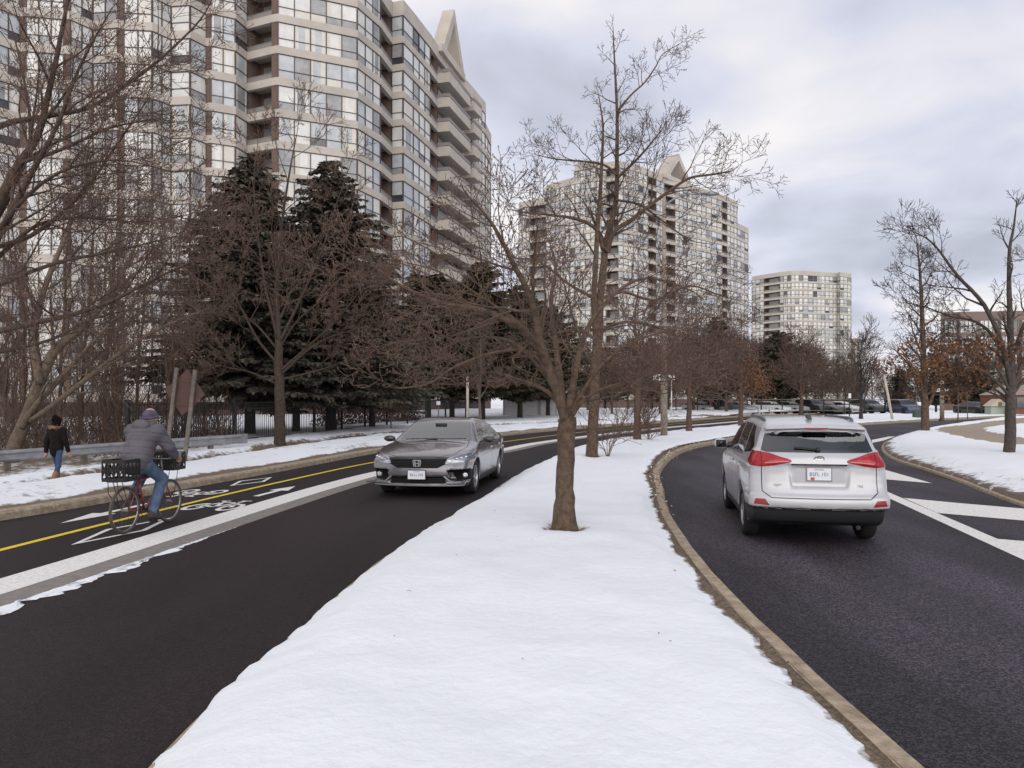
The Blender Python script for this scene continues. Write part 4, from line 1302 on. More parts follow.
def tower(name, label, segs, end, nf, fh=2.8, z0=1.8, bt=.68, conc=CONC, mull=MULL, mw=.07, depth=18, seed=1, keep=100, gable=None, mix=PW_, bh=.0, ground=True, cat='tower', brick=BRICKB, parapet=1.5):
    rng = random.Random(seed)
    P = [Vector(((px - 512) / F * Y, Y)) for (px, Y, *_) in segs] + [Vector(((end[0] - 512) / F * end[1], end[1]))]
    c0 = P[len(P) // 2]; O = Vector((c0.x, c0.y, 0))
    P = [p - c0 for p in P]
    n = len(segs)
    root = thing(name, label, cat, O)
    nor = []
    for i in range(n):
        d = unit(P[i + 1] - P[i]); nor.append((d[1], -d[0]))      # towards the camera side (points run left to right)
    mit = []
    for i in range(n + 1):
        a = nor[max(0, i - 1)]; b = nor[min(n - 1, i)]
        m = unit((a[0] + b[0], a[1] + b[1])); k = 1 / max(.5, m[0] * a[0] + m[1] * a[1])
        mit.append((m[0] * k, m[1] * k))
    def off(i, d): return (P[i].x + mit[i][0] * d, P[i].y + mit[i][1] * d)
    kinds = [s[2] for s in segs]; cnt = [s[3] if len(s) > 3 else 0 for s in segs]; drop = [s[4] if len(s) > 4 else 0 for s in segs]
    fac = MB()
    # slab-and-spandrel bands, one mitred run per floor
    for k in range(nf + 1):
        z = z0 + fh * k
        runs = []; cur = []
        for i in range(n):
            if k <= nf - drop[i]: cur.append(i)
            elif cur: runs.append(cur); cur = []
        if cur: runs.append(cur)
        for rn in runs:
            for i in rn:
                top = k == nf - drop[i]
                a0, a1 = z - bt / 2, (z + parapet - bt / 2) if top else z + bt / 2
                h = .0
                o0, o1 = off(i, .12 + .003 * (k % 2)), off(i + 1, .12 + .003 * (k % 2)); q0, q1 = off(i, -.3), off(i + 1, -.3)
                fac.add([(*o0, a0), (*o1, a0), (*o1, a1), (*o0, a1), (*q0, a0), (*q1, a0), (*q1, a1), (*q0, a1)],
                        [(0, 1, 2, 3), (4, 0, 3, 7), (1, 5, 6, 2), (3, 2, 6, 7), (4, 5, 1, 0)])
    # floor plates, side and rear walls so that every side is closed
    def away(p, k, side):
        w = p + c0; u = unit(w); return (p.x + u[0] * k + side * u[1] * 1.5, p.y + u[1] * k - side * u[0] * 1.5)
    core = MB()
    for k in range(nf + 1):
        z = z0 + fh * k
        idx = [i for i in range(n) if k <= nf - drop[i]]
        if not idx: continue
        i0, i1 = idx[0], idx[-1] + 1
        b0, b1 = away(P[i0], depth, 1.0), away(P[i1], depth, -1.0)
        poly_ = [off(i, -.28) for i in range(i0, i1 + 1)] + [b1, b0]
        fac.add([(x, y, z - .02) for x, y in poly_], [tuple(range(len(poly_)))])
        zb = -.4 if k == 0 else z - fh
        zt_ = z + (.6 if k == nf - drop[i0] else 0)
        core.quad((*off(i0, -.29), zb), (*b0, zb), (*b0, z), (*off(i0, -.29), z)); core.quad((*b0, zb), (*b1, zb), (*b1, z), (*b0, z)); core.quad((*b1, zb), (*off(i1, -.29), zb), (*off(i1, -.29), z), (*b1, z))
    core.build('rear_wall', conc, root)
    if ground:
        for i in range(n):
            a, b = off(i, .05), off(i + 1, .05)
            fac.quad((*a, -.4), (*b, -.4), (*b, z0), (*a, z0), 1)
    wins = []
    for i in range(n):
        d = unit(P[i + 1] - P[i]); L_ = (P[i + 1] - P[i]).length; nn = nor[i]
        zt = z0 + fh * (nf - drop[i])
        A, B = P[i], P[i + 1]
        if kinds[i] == 'p':
            a, b = off(i, .06), off(i + 1, .06)
            fac.quad((*a, 0), (*b, 0), (*b, zt), (*a, zt), 1)
            q, r = off(i, -.3), off(i + 1, -.3)
            fac.quad((*q, 0), (*a, 0), (*a, zt), (*q, zt), 1); fac.quad((*b, 0), (*r, 0), (*r, zt), (*b, zt), 1)
            continue
        if kinds[i] in 'bc':
            dep = 1.7 if kinds[i] == 'b' else .35
            ia, ib = (A.x - nn[0] * dep, A.y - nn[1] * dep), (B.x - nn[0] * dep, B.y - nn[1] * dep)
            fac.quad((*off(i, .0), 0), (*ia, 0), (*ia, zt), (*off(i, .0), zt), 1)
            fac.quad((*ib, 0), (*off(i + 1, .0), 0), (*off(i + 1, .0), zt), (*ib, zt), 1)
            fac.quad((*ia, 0), (*ib, 0), (*ib, zt), (*ia, zt), 1)
            for k in range(nf - drop[i]):
                z = z0 + fh * k
                b_ = MB()
                f0, f1 = .15, .75
                pa = Vector((*ia, 0)).lerp(Vector((*ib, 0)), f0) + Vector((nn[0] * .04, nn[1] * .04, 0)); pb = Vector((*ia, 0)).lerp(Vector((*ib, 0)), f1) + Vector((nn[0] * .04, nn[1] * .04, 0))
                b_.quad((pa.x, pa.y, z + .2), (pb.x, pb.y, z + .2), (pb.x, pb.y, z + 2.3), (pa.x, pa.y, z + 2.3), 0)
                if kinds[i] == 'c':
                    pj = 1.5; u0, u1 = off(i, 0), off(i + 1, 0)
                    v0, v1 = (A.x + nn[0] * pj, A.y + nn[1] * pj), (B.x + nn[0] * pj, B.y + nn[1] * pj)
                    za, zb = z - .35, z + .75
                    b_.add([(*u0, za), (*v0, za), (*v1, za), (*u1, za), (*u0, zb), (*v0, zb), (*v1, zb), (*u1, zb)],
                           [(0, 1, 5, 4), (1, 2, 6, 5), (2, 3, 7, 6), (0, 3, 2, 1)], 1)
                    t = .15
                    b_.quad((*u0, z + .0), (*v0, z + .0), (*v1, z + .0), (*u1, z + .0), 1)
                bal = b_.build('balcony', [PANES[3] if rng.random() < .6 else PANES[2], conc], root)
                r_ = MB()
                if kinds[i] == 'b':
                    a_, c_ = off(i, .02), off(i + 1, .02)
                    r_.bar((*a_, z + bt / 2 + .45), (*c_, z + bt / 2 + .45), .06, .06)
                    r_.bar((*a_, z + bt / 2 + .2), (*c_, z + bt / 2 + .2), .03, .40)
                else:
                    for (s_, t_) in ((u0, v0), (v0, v1), (v1, u1)):
                        r_.bar((*s_, z + 1.15), (*t_, z + 1.15), .06, .06); r_.bar((*s_, z + .98), (*t_, z + .98), .025, .30)
                r_.build('railing', RAILM, bal)
            continue
        for k in range(nf - drop[i]):
            z = z0 + fh * k; a0, a1 = z + bt / 2, z + fh - bt / 2
            wp = MB(); wf = MB(); m_ = cnt[i]
            ct = random.Random(seed * 977 + k * 31 + i // 3).random()
            for j in range(m_):
                q0, q1 = A + (B - A) * (j / m_), A + (B - A) * ((j + 1) / m_)
                r = rng.random(); acc = 0; mi = 0
                for w_i, w_ in enumerate(mix):
                    acc += w_
                    if r < acc: mi = w_i; break
                if rng.random() < .35: mi = 0 if ct < .65 else 3 if ct > .88 else 2
                wp.quad((q0.x, q0.y, a0), (q1.x, q1.y, a0), (q1.x, q1.y, a1), (q0.x, q0.y, a1), mi)
                if mi in (0, 2, 3) and rng.random() < .38:      # curtains drawn to the sides
                    for (u0, u1) in ((.05, .05 + rng.uniform(.1, .3)), (.95 - rng.uniform(.1, .3), .95)):
                        c0_, c1_ = q0 + (q1 - q0) * u0, q0 + (q1 - q0) * u1; o = .010
                        wp.quad((c0_.x + nn[0] * o, c0_.y + nn[1] * o, a0 + .05), (c1_.x + nn[0] * o, c1_.y + nn[1] * o, a0 + .05), (c1_.x + nn[0] * o, c1_.y + nn[1] * o, a1 - .05), (c0_.x + nn[0] * o, c0_.y + nn[1] * o, a1 - .05), 1 if mi != 3 else 0)
                if rng.random() < .25:      # a half-drawn blind or open vent in the lower light
                    zz_ = a0 + (a1 - a0) * .33; mj = rng.choice((3, 3, 4, 1))
                    o = .015
                    wp.quad((q0.x + nn[0] * o, q0.y + nn[1] * o, a0), (q1.x + nn[0] * o, q1.y + nn[1] * o, a0), (q1.x + nn[0] * o, q1.y + nn[1] * o, zz_), (q0.x + nn[0] * o, q0.y + nn[1] * o, zz_), mj)
            for j in range(m_ + 1):
                q = A + (B - A) * (j / m_)
                w2 = mw * (1.5 if j in (0, m_) else 1)
                wf.box((q.x + nn[0] * .03, q.y + nn[1] * .03, (a0 + a1) / 2), (w2, .10, a1 - a0), rz=math.atan2(d[1], d[0]))
            zz_ = a0 + (a1 - a0) * .33
            mid = (A + B) / 2
            wf.box((mid.x + nn[0] * .028, mid.y + nn[1] * .028, zz_), (L_, .07, mw * .8), rz=math.atan2(d[1], d[0]))
            wf.box((mid.x + nn[0] * .028, mid.y + nn[1] * .028, a1 - .03), (L_, .07, mw * .8), rz=math.atan2(d[1], d[0]))
            # projected size in the frame
            pr = []
            for (q, zq) in ((A, a0), (B, a0), (A, a1), (B, a1)):
                x, y = q.x + O.x, q.y + O.y
                pr.append((512 + F * x / y, HY - F * (zq - CAMH) / y))
            x0, x1 = max(0, min(p[0] for p in pr)), min(1024, max(p[0] for p in pr)); y0, y1 = max(0, min(p[1] for p in pr)), min(768, max(p[1] for p in pr))
            wins.append((max(0, x1 - x0) * max(0, y1 - y0), wp, wf))
    wins.sort(key=lambda w: -w[0])
    for (ar, wp, wf) in wins[:keep]:
        w = wp.build('window', PANES, root); wf.build('window_frame', mull, w)
    if wins[keep:]:
        ap = MB(); af = MB()
        for (_, wp, wf) in wins[keep:]:
            for src, dst in ((wp, ap), (wf, af)):
                o = len(dst.v); dst.v += src.v; dst.f += [tuple(i + o for i in f) for f in src.f]; dst.m += src.m
        w = ap.build('windows', PANES, root); w['kind'] = 'stuff'
        w2 = af.build('window_frames', mull, w); w2['kind'] = 'stuff'
    fac.build('facade', [conc, brick], root)
    if gable:
        # A-shaped concrete gable above the roof line between two facade pixels
        (pxa, Ya), (pxb, Yb), zb, zt, thick, dp = gable
        a = Vector(((pxa - 512) / F * Ya, Ya, zb)) - O; b = Vector(((pxb - 512) / F * Yb, Yb, zb)) - O
        d = (b - a); L_ = d.length; d.normalize(); nn = Vector((d.y, -d.x, 0)); m = MB()
        ap = (a + b) / 2; ap.z = zt
        ia = a + d * thick; ib = b - d * thick; im = (a + b) / 2; im.z = zt - thick * 1.6 * (zt - zb) / L_ * 1.2
        for (p, q, r, s) in ((a, ia, im, ap), (ib, b, ap, im)):
            m.prism([p + nn * .6, q + nn * .6, r + nn * .6, s + nn * .6], -nn * dp)
        m.bar(a + nn * (.6 - dp / 2) + Vector((0, 0, .35)), b + nn * (.6 - dp / 2) + Vector((0, 0, .35)), dp * .96, .9)
        m.build('roof_gable', conc, root, fix=True)
    return root


T1 = [(-70, 57.5, 'w', 3), (-30, 59.2, 'w', 2), (-4, 59.3, 'w', 2), (20, 60.8, 'p'), (26, 60.7, 'w', 3), (64, 61.2, 'p'), (70, 61.2, 'w', 2), (93, 62.9, 'w', 2), (118, 62.6, 'p'), (124, 62.9, 'w', 2),
      (152, 63.1, 'w', 2), (171, 64.6, 'w', 1), (190, 64.4, 'w', 1), (206, 65.9, 'p'), (211, 65.8, 'w', 2), (235, 66.7, 'w', 1), (247, 68.6, 'b'), (272, 67.4, 'p'), (278, 67.2, 'w', 5),
      (357, 70.2, 'w', 3), (380, 74, 'b'), (392, 77.6, 'w', 1), (403, 77.2, 'w', 1), (413, 79.6, 'w', 3), (430, 84.4, 'b'), (437, 87, 'c'), (459, 94.6, 'p'), (463, 95.6, 'c'), (471, 98.3, 'w', 4), (485, 104, 'w', 2, 1)]
tower('apartment_tower', 'tall concrete apartment tower filling the upper left, nearest of the towers', T1, (490.5, 108.5), 14, seed=3,
      gable=((437.5, 87), (461, 95.5), 41.6, 48.4, 1.2, 1.5))
T2 = [(519, 179, 'w', 3, 2), (530, 176.5, 'b', 0, 2), (546, 174.6, 'w', 3, 1), (560, 171, 'w', 3, 1), (575, 168, 'w', 4), (596, 165.2, 'w', 2), (606, 166.4, 'b'), (618, 165.2, 'w', 4), (638, 168.5, 'w', 2), (648, 171.5, 'b'),
      (656, 174, 'w', 2), (664, 177, 'b'), (675, 179.5, 'w', 3), (687, 183, 'w', 4), (706, 188, 'w', 3), (722, 193, 'b'), (727, 195, 'w', 3, 0), (737, 199.5, 'w', 3, 2)]
tower('apartment_tower', 'wide apartment tower with a pointed roof gable behind the bare median trees', T2, (748, 206), 18, seed=7, mull=MULL2, mw=.16,
      mix=[.36, .12, .26, .18, .08], gable=((662, 176), (691, 185.5), 53.0, 59.8, 1.6, 3.6))
T3 = [(752, 288, 'w', 3), (764, 283, 'b'), (780, 277.5, 'w', 3), (791, 275, 'w', 3), (803, 274.6, 'w', 2), (813, 276.2, 'w', 3), (825, 277.5, 'w', 3), (837, 279.4, 'w', 1), (840, 277.5, 'w', 3)]
tower('apartment_tower', 'far rounded glassy apartment tower standing alone against the sky right of centre', T3, (851, 281), 16, seed=11, mull=MULL2, mw=.2, conc=CONCB,
      mix=[.30, .16, .30, .18, .06], keep=100)
T4 = [(838, 300, 'w', 2), (846, 300, 'w', 2), (851, 300, 'p'), (855, 301, 'w', 2)]
tower('apartment_block', 'tan brick block peeking out beside the far rounded tower', T4, (859, 303), 8, seed=13, conc=pm('tan_brick', (.27, .19, .13), .9), mull=MULL2, mw=.2, depth=10, cat='building')
T5 = [(944, 132, 'w', 3), (957, 132, 'p'), (960, 131.5, 'w', 4), (977, 131, 'p'), (980, 131, 'w', 4), (997, 130.6, 'p'), (1001, 130.5, 'w', 4), (1018, 130, 'p'), (1022, 130, 'w', 4), (1042, 130, 'p')]
tower('brick_apartment_building', 'low brown brick apartment building hidden behind the rust-leaved tree on the right', T5, (1046, 130), 5, fh=2.75, seed=17, conc=pm('brown_band', (.19, .14, .12), .9), mull=MULL2, mw=.12, depth=14, cat='building', mix=[.2, .1, .25, .3, .15])

# low buildings at street level
def low_house(name, label, px0, px1, Y, h, roof, mats, cat, depth=5, zb=0.0):
    a = at(px0, 398, Y); b = at(px1, 398, Y); w = b.x - a.x; root = thing(name, label, cat, ((a.x + b.x) / 2, Y, zb))
    m = MB(); m.box((0, depth / 2, h / 2), (w, depth, h)); m.build('wall', mats[0], root)
    m = MB()
    if roof == 'flat': m.box((0, depth / 2, h + .09), (w + .4, depth + .4, .22))
    else: m.prism([(-w / 2 - .15, -.15, h), (w / 2 + .15, -.15, h), (0, -.15, h + roof)], (0, depth + .3, 0))
    m.build('roof', mats[1], root, fix=True)
    return root, w


r, w = low_house('garage', 'low grey garage with pale doors behind the snow, left of the median tree trunk', 503, 557, 66, 2.15, 'flat', [pm('grey_block', (.30, .29, .29), .9, var=.15, vscale=2), SNOWF], 'garage')
for k in range(3):
    m = MB(); m.box((-w / 2 + w * (k + .5) / 3, -.03, .95), (w / 3 * .82, .06, 1.75)); o = m.build('garage_door', pm('door_grey', (.42, .41, .42), .6, var=.1, vscale=3), r)
r, w = low_house('gatehouse', 'small beige gabled gatehouse with a pale green base by the brick wall', 991, 1007, 75, 1.0, .7, [pm('pale_green_panel', (.33, .37, .31), .8), pm('beige_board', (.50, .44, .34), .8)], 'gatehouse', 1.0)
m = MB(); m.box((0, -.19, 1.18), (.34, .05, .42)); m.build('vent', pm('vent_brown', (.16, .11, .08), .7), r)
r, w = low_house('brick_house', 'red brick house with a dark window at the right edge, past the thick oak trunk', 1012, 1062, 74, 2.1, 1.0, [pm('red_brick', (.20, .085, .06), .9, var=.2, vscale=2), pm('house_roof', (.33, .27, .24), .9, var=.15, vscale=2)], 'house', 5)
m = MB(); m.box((-w / 2 + .95, -.02, 1.35), (1.0, .08, 1.0)); m.build('window', PANES[4], r)
# ================================================================ trees
BARK = pm('bark_brown', (.155, .102, .068), .95, c2=(.055, .037, .027), vscale=11, bump=.9, bscale=35, detail=8)
BARKR = pm('bark_red_brown', (.15, .095, .07), .95, c2=(.07, .044, .034), vscale=11, bump=.9, bscale=35, detail=8)
BARKP = pm('bark_pale', (.20, .165, .13), .95, c2=(.10, .08, .062), vscale=9, bump=.7, bscale=30, detail=8)
BARKD = pm('bark_dark', (.05, .042, .04), .95, c2=(.026, .022, .02), vscale=9, bump=.8, bscale=30, detail=8)
TWIG = pm('twig_brown', (.11, .072, .055), .9, c2=(.06, .041, .033), vscale=2.5)
TWIGR = pm('twig_red', (.175, .108, .080), .9, c2=(.085, .053, .041), vscale=2.0)
TWIGG = pm('twig_grey_brown', (.13, .092, .072), .9, c2=(.066, .048, .038), vscale=2.0)
TWIGD = pm('twig_dark', (.070, .052, .045), .9, c2=(.04, .031, .028), vscale=2.0)
RUST = pm('rust_leaf', (.25, .11, .045), .8, c2=(.12, .055, .03), vscale=3.0)
NEEDLE = pm('spruce_needles', (.125, .108, .08), .9, c2=(.055, .048, .036), vscale=1.6)
NEEDLEB = pm('blue_spruce_needles', (.15, .145, .122), .9, c2=(.065, .063, .053), vscale=1.8)
PINEN = pm('pine_needles', (.11, .095, .05), .9, c2=(.045, .04, .022), vscale=1.4)


def rdir(d, ang, rng, az=None):
    """d turned by ang about a random azimuth"""
    d = d.normalized(); u = d.orthogonal().normalized(); w = d.cross(u)
    a = rng.uniform(0, 6.2832) if az is None else az
    return (d * math.cos(ang) + (u * math.cos(a) + w * math.sin(a)) * math.sin(ang)).normalized()


class Tree:
    """kw: ang child angle, ratio child length, up tropism, n children per level, rmin thinnest twig"""
    def __init__(s, seed, maxlev=4, ang=(.6, 1.05), ratio=(.42, .68), up=.12, wig=.16, nch=(0, 6, 6, 5, 4), rmin=.004, droop=0.0, bud=0.0, flat=.0, split=2):
        s.r = random.Random(seed); s.T = MB(); s.C = MB(); s.Lf = MB()
        s.maxlev = maxlev; s.ang = ang; s.ratio = ratio; s.up = up; s.wig = wig; s.nch = nch; s.rmin = rmin; s.droop = droop; s.bud = bud; s.flat = flat; s.split = split
        s.rs = 1.0; s.leafy = None; s.minlen = .10; s.zmin = None

    def limb(s, pts, rad, lev=1, kids=True, t0=.25, nk=None, lenk=None, fall=.45):
        """explicit limb through points; grows children along it"""
        P = [Vector(p) for p in pts]; n = len(P); k = 4; Q = []; W = []; rad = [v * s.rs for v in rad]
        for i in range(n - 1):
            p0, p1, p2, p3 = P[max(0, i - 1)], P[i], P[i + 1], P[min(n - 1, i + 2)]
            for j in range(k):
                t = j / k
                q = .5 * (2 * p1 + (p2 - p0) * t + (2 * p0 - 5 * p1 + 4 * p2 - p3) * t * t + (3 * p1 - p0 - 3 * p2 + p3) * t**3)
                Q.append(q); W.append(rad[i] + (rad[i + 1] - rad[i]) * t)
        Q.append(P[-1]); W.append(rad[-1])
        for i in range(1, len(Q) - 1):
            Q[i] = Q[i] + Vector((s.r.gauss(0, 1), s.r.gauss(0, 1), s.r.gauss(0, 1))) * W[i] * .05
        s.T.tube(Q, W, 9 if max(W) > .05 else 6)
        if kids:
            L_ = sum((a - b).length for a, b in zip(Q[:-1], Q[1:]))
            s.kids(Q, W, L_ if lenk is None else lenk, lev, t0, nk, fall)
        return Q, W

    def kids(s, Q, W, L_, lev, t0=.25, nk=None, fall=.45):
        n = nk if nk is not None else s.nch[min(lev, len(s.nch) - 1)]
        if n <= 0: return
        r = s.r; az = r.uniform(0, 6.28)
        for c in range(n):
            t = t0 + (1 - t0) * (c + r.uniform(.2, .9)) / n
            f = min(.999, t) * (len(Q) - 1); i = int(f); q = Q[i].lerp(Q[i + 1], f - i); w = W[i] + (W[i + 1] - W[i]) * (f - i)
            d = (Q[i + 1] - Q[i]).normalized()
            az += 2.4 + r.uniform(-.5, .5)
            e = rdir(d, r.uniform(*s.ang), r, az)
            if s.flat: e.z *= (1 - s.flat); e.normalize()
            l = L_ * r.uniform(*s.ratio) * (1.08 - fall * t)
            s.branch(q, e, l, max(s.rmin, w * r.uniform(.42, .62)), lev + 1)
        # terminal continuation
        if lev < s.maxlev:
            d = (Q[-1] - Q[-2]).normalized()
            s.branch(Q[-1], rdir(d, .15, r), L_ * (.35 if lev > 1 else .12), max(s.rmin, W[-1]), lev + 1)

    def branch(s, p, d, L_, rad, lev):
        if L_ < s.minlen: return
        r = s.r; n = 5 if lev <= 2 else 4 if lev == 3 else 3
        Q = [p.copy()]; W = [rad]; q = p.copy(); e = d.normalized()
        for i in range(n):
            e = e + Vector((r.gauss(0, s.wig), r.gauss(0, s.wig), r.gauss(0, s.wig) + s.up * (1 - .0 * lev) - s.droop * max(0, lev - 1) * .5 * (i / n)))
            if s.zmin is not None and q.z + e.z * (L_ / n) < s.zmin: e.z = abs(e.z) * .4 + .1
            e.normalize(); q = q + e * (L_ / n); Q.append(q.copy()); W.append(max(s.rmin, rad * (1 - .72 * (i + 1) / n)))
        mb = s.T if lev <= s.split else s.C
        mb.tube(Q, W, 7 if rad > .05 else 5 if rad > .018 else 3, cap=False)
        if s.bud and lev >= s.maxlev - 1:
            for k in range(2):
                if r.random() < s.bud:
                    z = Q[-1 - k]; b = rad * 1.6 + .006
                    s.C.add([z + Vector((b, 0, 0)), z + Vector((-b * .5, b, 0)), z + Vector((-b * .5, -b, 0)), z + Vector((0, 0, b * 2))], [(0, 1, 3), (1, 2, 3), (2, 0, 3)])
        if s.leafy and lev >= s.maxlev - 1 and s.leafy(Q[-1], r):
            for k in range(5):
                c = Q[r.randrange(len(Q))] + Vector((r.gauss(0, .08), r.gauss(0, .08), r.gauss(-.03, .06)))
                a = rdir(Vector((0, 0, -1)), r.uniform(0, 1.3), r); b = a.orthogonal().normalized(); b = rdir(b, .0, r); h = r.uniform(.05, .1) * s.leafsize
                w = a.cross(b).normalized() * h * .4
                s.Lf.add([c, c + a * h * .5 + w, c + a * h, c + a * h * .5 - w], [(0, 1, 2, 3)])
        if lev < s.maxlev: s.kids(Q, W, L_, lev)

    def done(s, root, bark, twig, leaf=None):
        s.T.build('trunk', bark, root, sm=True)
        if s.C.v: s.C.build('crown', twig, root, sm=True)
        if s.Lf.v: s.Lf.build('leaves', leaf or RUST, root)


def relp(base, pts, Y0, rng, dep=0.0, dys=None):
    """photo points of a limb -> local points, each limb leaving the trunk's distance progressively by dep metres"""
    n = len(pts); out_ = []
    for i, (px, py) in enumerate(pts):
        Y = Y0 + dep * i / max(1, n - 1)
        out_.append(at(px, py, Y) - base)
    return out_


# ---- first median tree: leaning limbs to the left over the road
def main_tree():
    B = MAIN; Y = B.y; root = thing('bare_tree', 'bare brown tree nearest the camera on the snowy median, low limbs reaching left', 'tree', B)
    t = Tree(21, maxlev=5, ang=(.5, 1.15), ratio=(.44, .78), up=.04, wig=.13, nch=(0, 6, 5, 4, 3), rmin=.0034, droop=.0, bud=.6); t.zmin = 1.72; t.rs = .68
    q = lambda pts, dep: relp(B, pts, Y, t.r, dep)
    t.limb([Vector((0, 0, -.15)), Vector((-.005, 0, .12))] + q([(565, 490), (566, 450), (567, 418)], 0), [.33, .22, .166, .158, .170], kids=False)
    t.limb(q([(566, 425), (560, 400), (549, 368), (541, 345), (535, 315), (527, 290), (513, 263), (503, 243), (489, 219), (468, 196)], -1.6), [.10, .085, .075, .07, .062, .052, .042, .034, .024, .014], nk=8, t0=.3, lenk=1.7, fall=.6)
    t.limb(q([(552, 372), (541, 352), (531, 340), (520, 326), (500, 317), (478, 309), (449, 305), (426, 297), (400, 285), (376, 268)], -1.2), [.07, .068, .062, .056, .05, .044, .038, .032, .024, .012], nk=10, t0=.12, lenk=1.8)
    t.limb(q([(568, 422), (572, 390), (580, 350), (591, 322), (612, 296), (640, 279), (668, 282), (694, 292)], .9), [.085, .07, .055, .045, .036, .028, .02, .012], nk=8, lenk=1.6)
    t.limb(q([(567, 420), (561, 385), (556, 345), (551, 300), (556, 270), (551, 246)], 1.6), [.08, .066, .055, .044, .03, .016], nk=6, lenk=1.5, fall=.6)
    t.limb(q([(536, 322), (543, 308), (536, 335), (522, 350), (513, 358), (516, 366), (528, 372)], -.5), [.022, .02, .018, .016, .014, .011, .007], nk=5, lenk=.9)
    t.limb(q([(566, 428), (580, 404), (604, 388), (634, 384), (662, 394)], -1.0), [.05, .036, .026, .018, .01], nk=8, lenk=1.6)
    t.limb(q([(566, 415), (548, 392), (520, 380), (488, 372), (462, 384)], 1.2), [.05, .036, .028, .02, .01], nk=6, lenk=1.5)
    t.limb(q([(560, 398), (543, 372), (512, 342), (470, 338), (436, 352), (414, 362)], .6), [.05, .038, .03, .022, .016, .009], nk=8, lenk=1.5)
    t.limb(q([(550, 375), (530, 352), (496, 352), (456, 366), (428, 384), (396, 388)], -.8), [.04, .032, .026, .02, .014, .008], nk=7, lenk=1.3)
    t.limb(q([(545, 350), (518, 322), (480, 296), (440, 272), (404, 262)], .4), [.04, .03, .022, .016, .009], nk=9, lenk=1.6)
    t.limb(q([(568, 418), (590, 380), (616, 352), (648, 336), (680, 330)], .5), [.05, .036, .026, .018, .01], nk=9, lenk=1.6)
    t.done(root, BARK, TWIGR)


def second_tree():
    B = SECOND; Y = B.y; root = thing('bare_tree', 'tall bare tree with two straight stems on the median, highest against the sky', 'tree', B)
    t = Tree(5, maxlev=5, ang=(.55, 1.15), ratio=(.42, .78), up=.05, wig=.15, nch=(0, 6, 4, 4, 3), rmin=.0050, bud=.3); t.rs = .72
    q = lambda pts, dep: relp(B, pts, Y, t.r, dep)
    t.limb([Vector((0, 0, -.15)), Vector((0, 0, .1))] + q([(593, 430), (594, 400), (596, 360), (599, 325)], 0), [.29, .235, .205, .195, .19, .19], kids=False)
    t.limb(q([(599, 335), (600, 300), (604, 262), (608, 235), (616, 202), (617, 160), (617, 111), (615, 70), (613, 27)], .3), [.17, .15, .135, .115, .095, .08, .06, .042, .012], nk=22, t0=.25, lenk=2.5, fall=.85)
    t.limb(q([(597, 345), (594, 300), (597, 240), (600, 200), (602, 160), (603, 125), (598, 92)], -.6), [.14, .11, .09, .075, .058, .04, .012], nk=13, t0=.25, lenk=2.1, fall=.8)
    t.limb(q([(606, 252), (614, 232), (632, 219), (649, 206), (672, 189), (690, 178), (708, 175), (722, 173), (734, 170)], -1.0), [.09, .082, .074, .066, .056, .048, .04, .03, .012], nk=13, lenk=2.3)
    t.limb(q([(603, 250), (596, 229), (576, 219), (550, 215), (530, 213), (512, 210)], -1.2), [.085, .075, .06, .046, .032, .012], nk=11, lenk=2.2)
    t.limb(q([(617, 175), (606, 166), (590, 162), (565, 160), (550, 158), (534, 154)], .8), [.06, .052, .044, .034, .024, .01], nk=10, lenk=1.9)
    t.limb(q([(617, 178), (628, 168), (641, 155), (652, 142), (663, 128)], -.9), [.06, .05, .04, .028, .012], nk=9, lenk=1.8)
    t.limb(q([(617, 112), (630, 96), (645, 82), (656, 66), (663, 54), (679, 44)], .6), [.045, .04, .034, .026, .018, .008], nk=9, lenk=1.5)
    t.limb(q([(599, 300), (622, 292), (655, 300), (690, 286), (722, 296), (752, 303)], 1.2), [.07, .056, .046, .034, .022, .01], nk=10, lenk=1.9)
    t.limb(q([(598, 300), (570, 285), (540, 262), (515, 258), (496, 252)], 1.6), [.07, .055, .042, .03, .012], nk=9, lenk=1.7)
    t.limb(q([(597, 330), (626, 322), (655, 326), (684, 338), (716, 336)], -1.4), [.07, .054, .042, .03, .01], nk=12, lenk=2.3)
    t.limb(q([(597, 340), (574, 330), (548, 334), (524, 326)], -1.8), [.06, .046, .034, .012], nk=10, lenk=2.2)
    t.limb(q([(616, 200), (640, 205), (664, 222), (690, 240), (712, 244)], 1.0), [.05, .042, .032, .022, .01], nk=9, lenk=1.8)
    t.limb(q([(668, 276), (664, 298), (648, 318), (636, 336)], 1.5), [.03, .03, .03, .02], nk=5, lenk=1.2)
    t.done(root, BARK, TWIG)


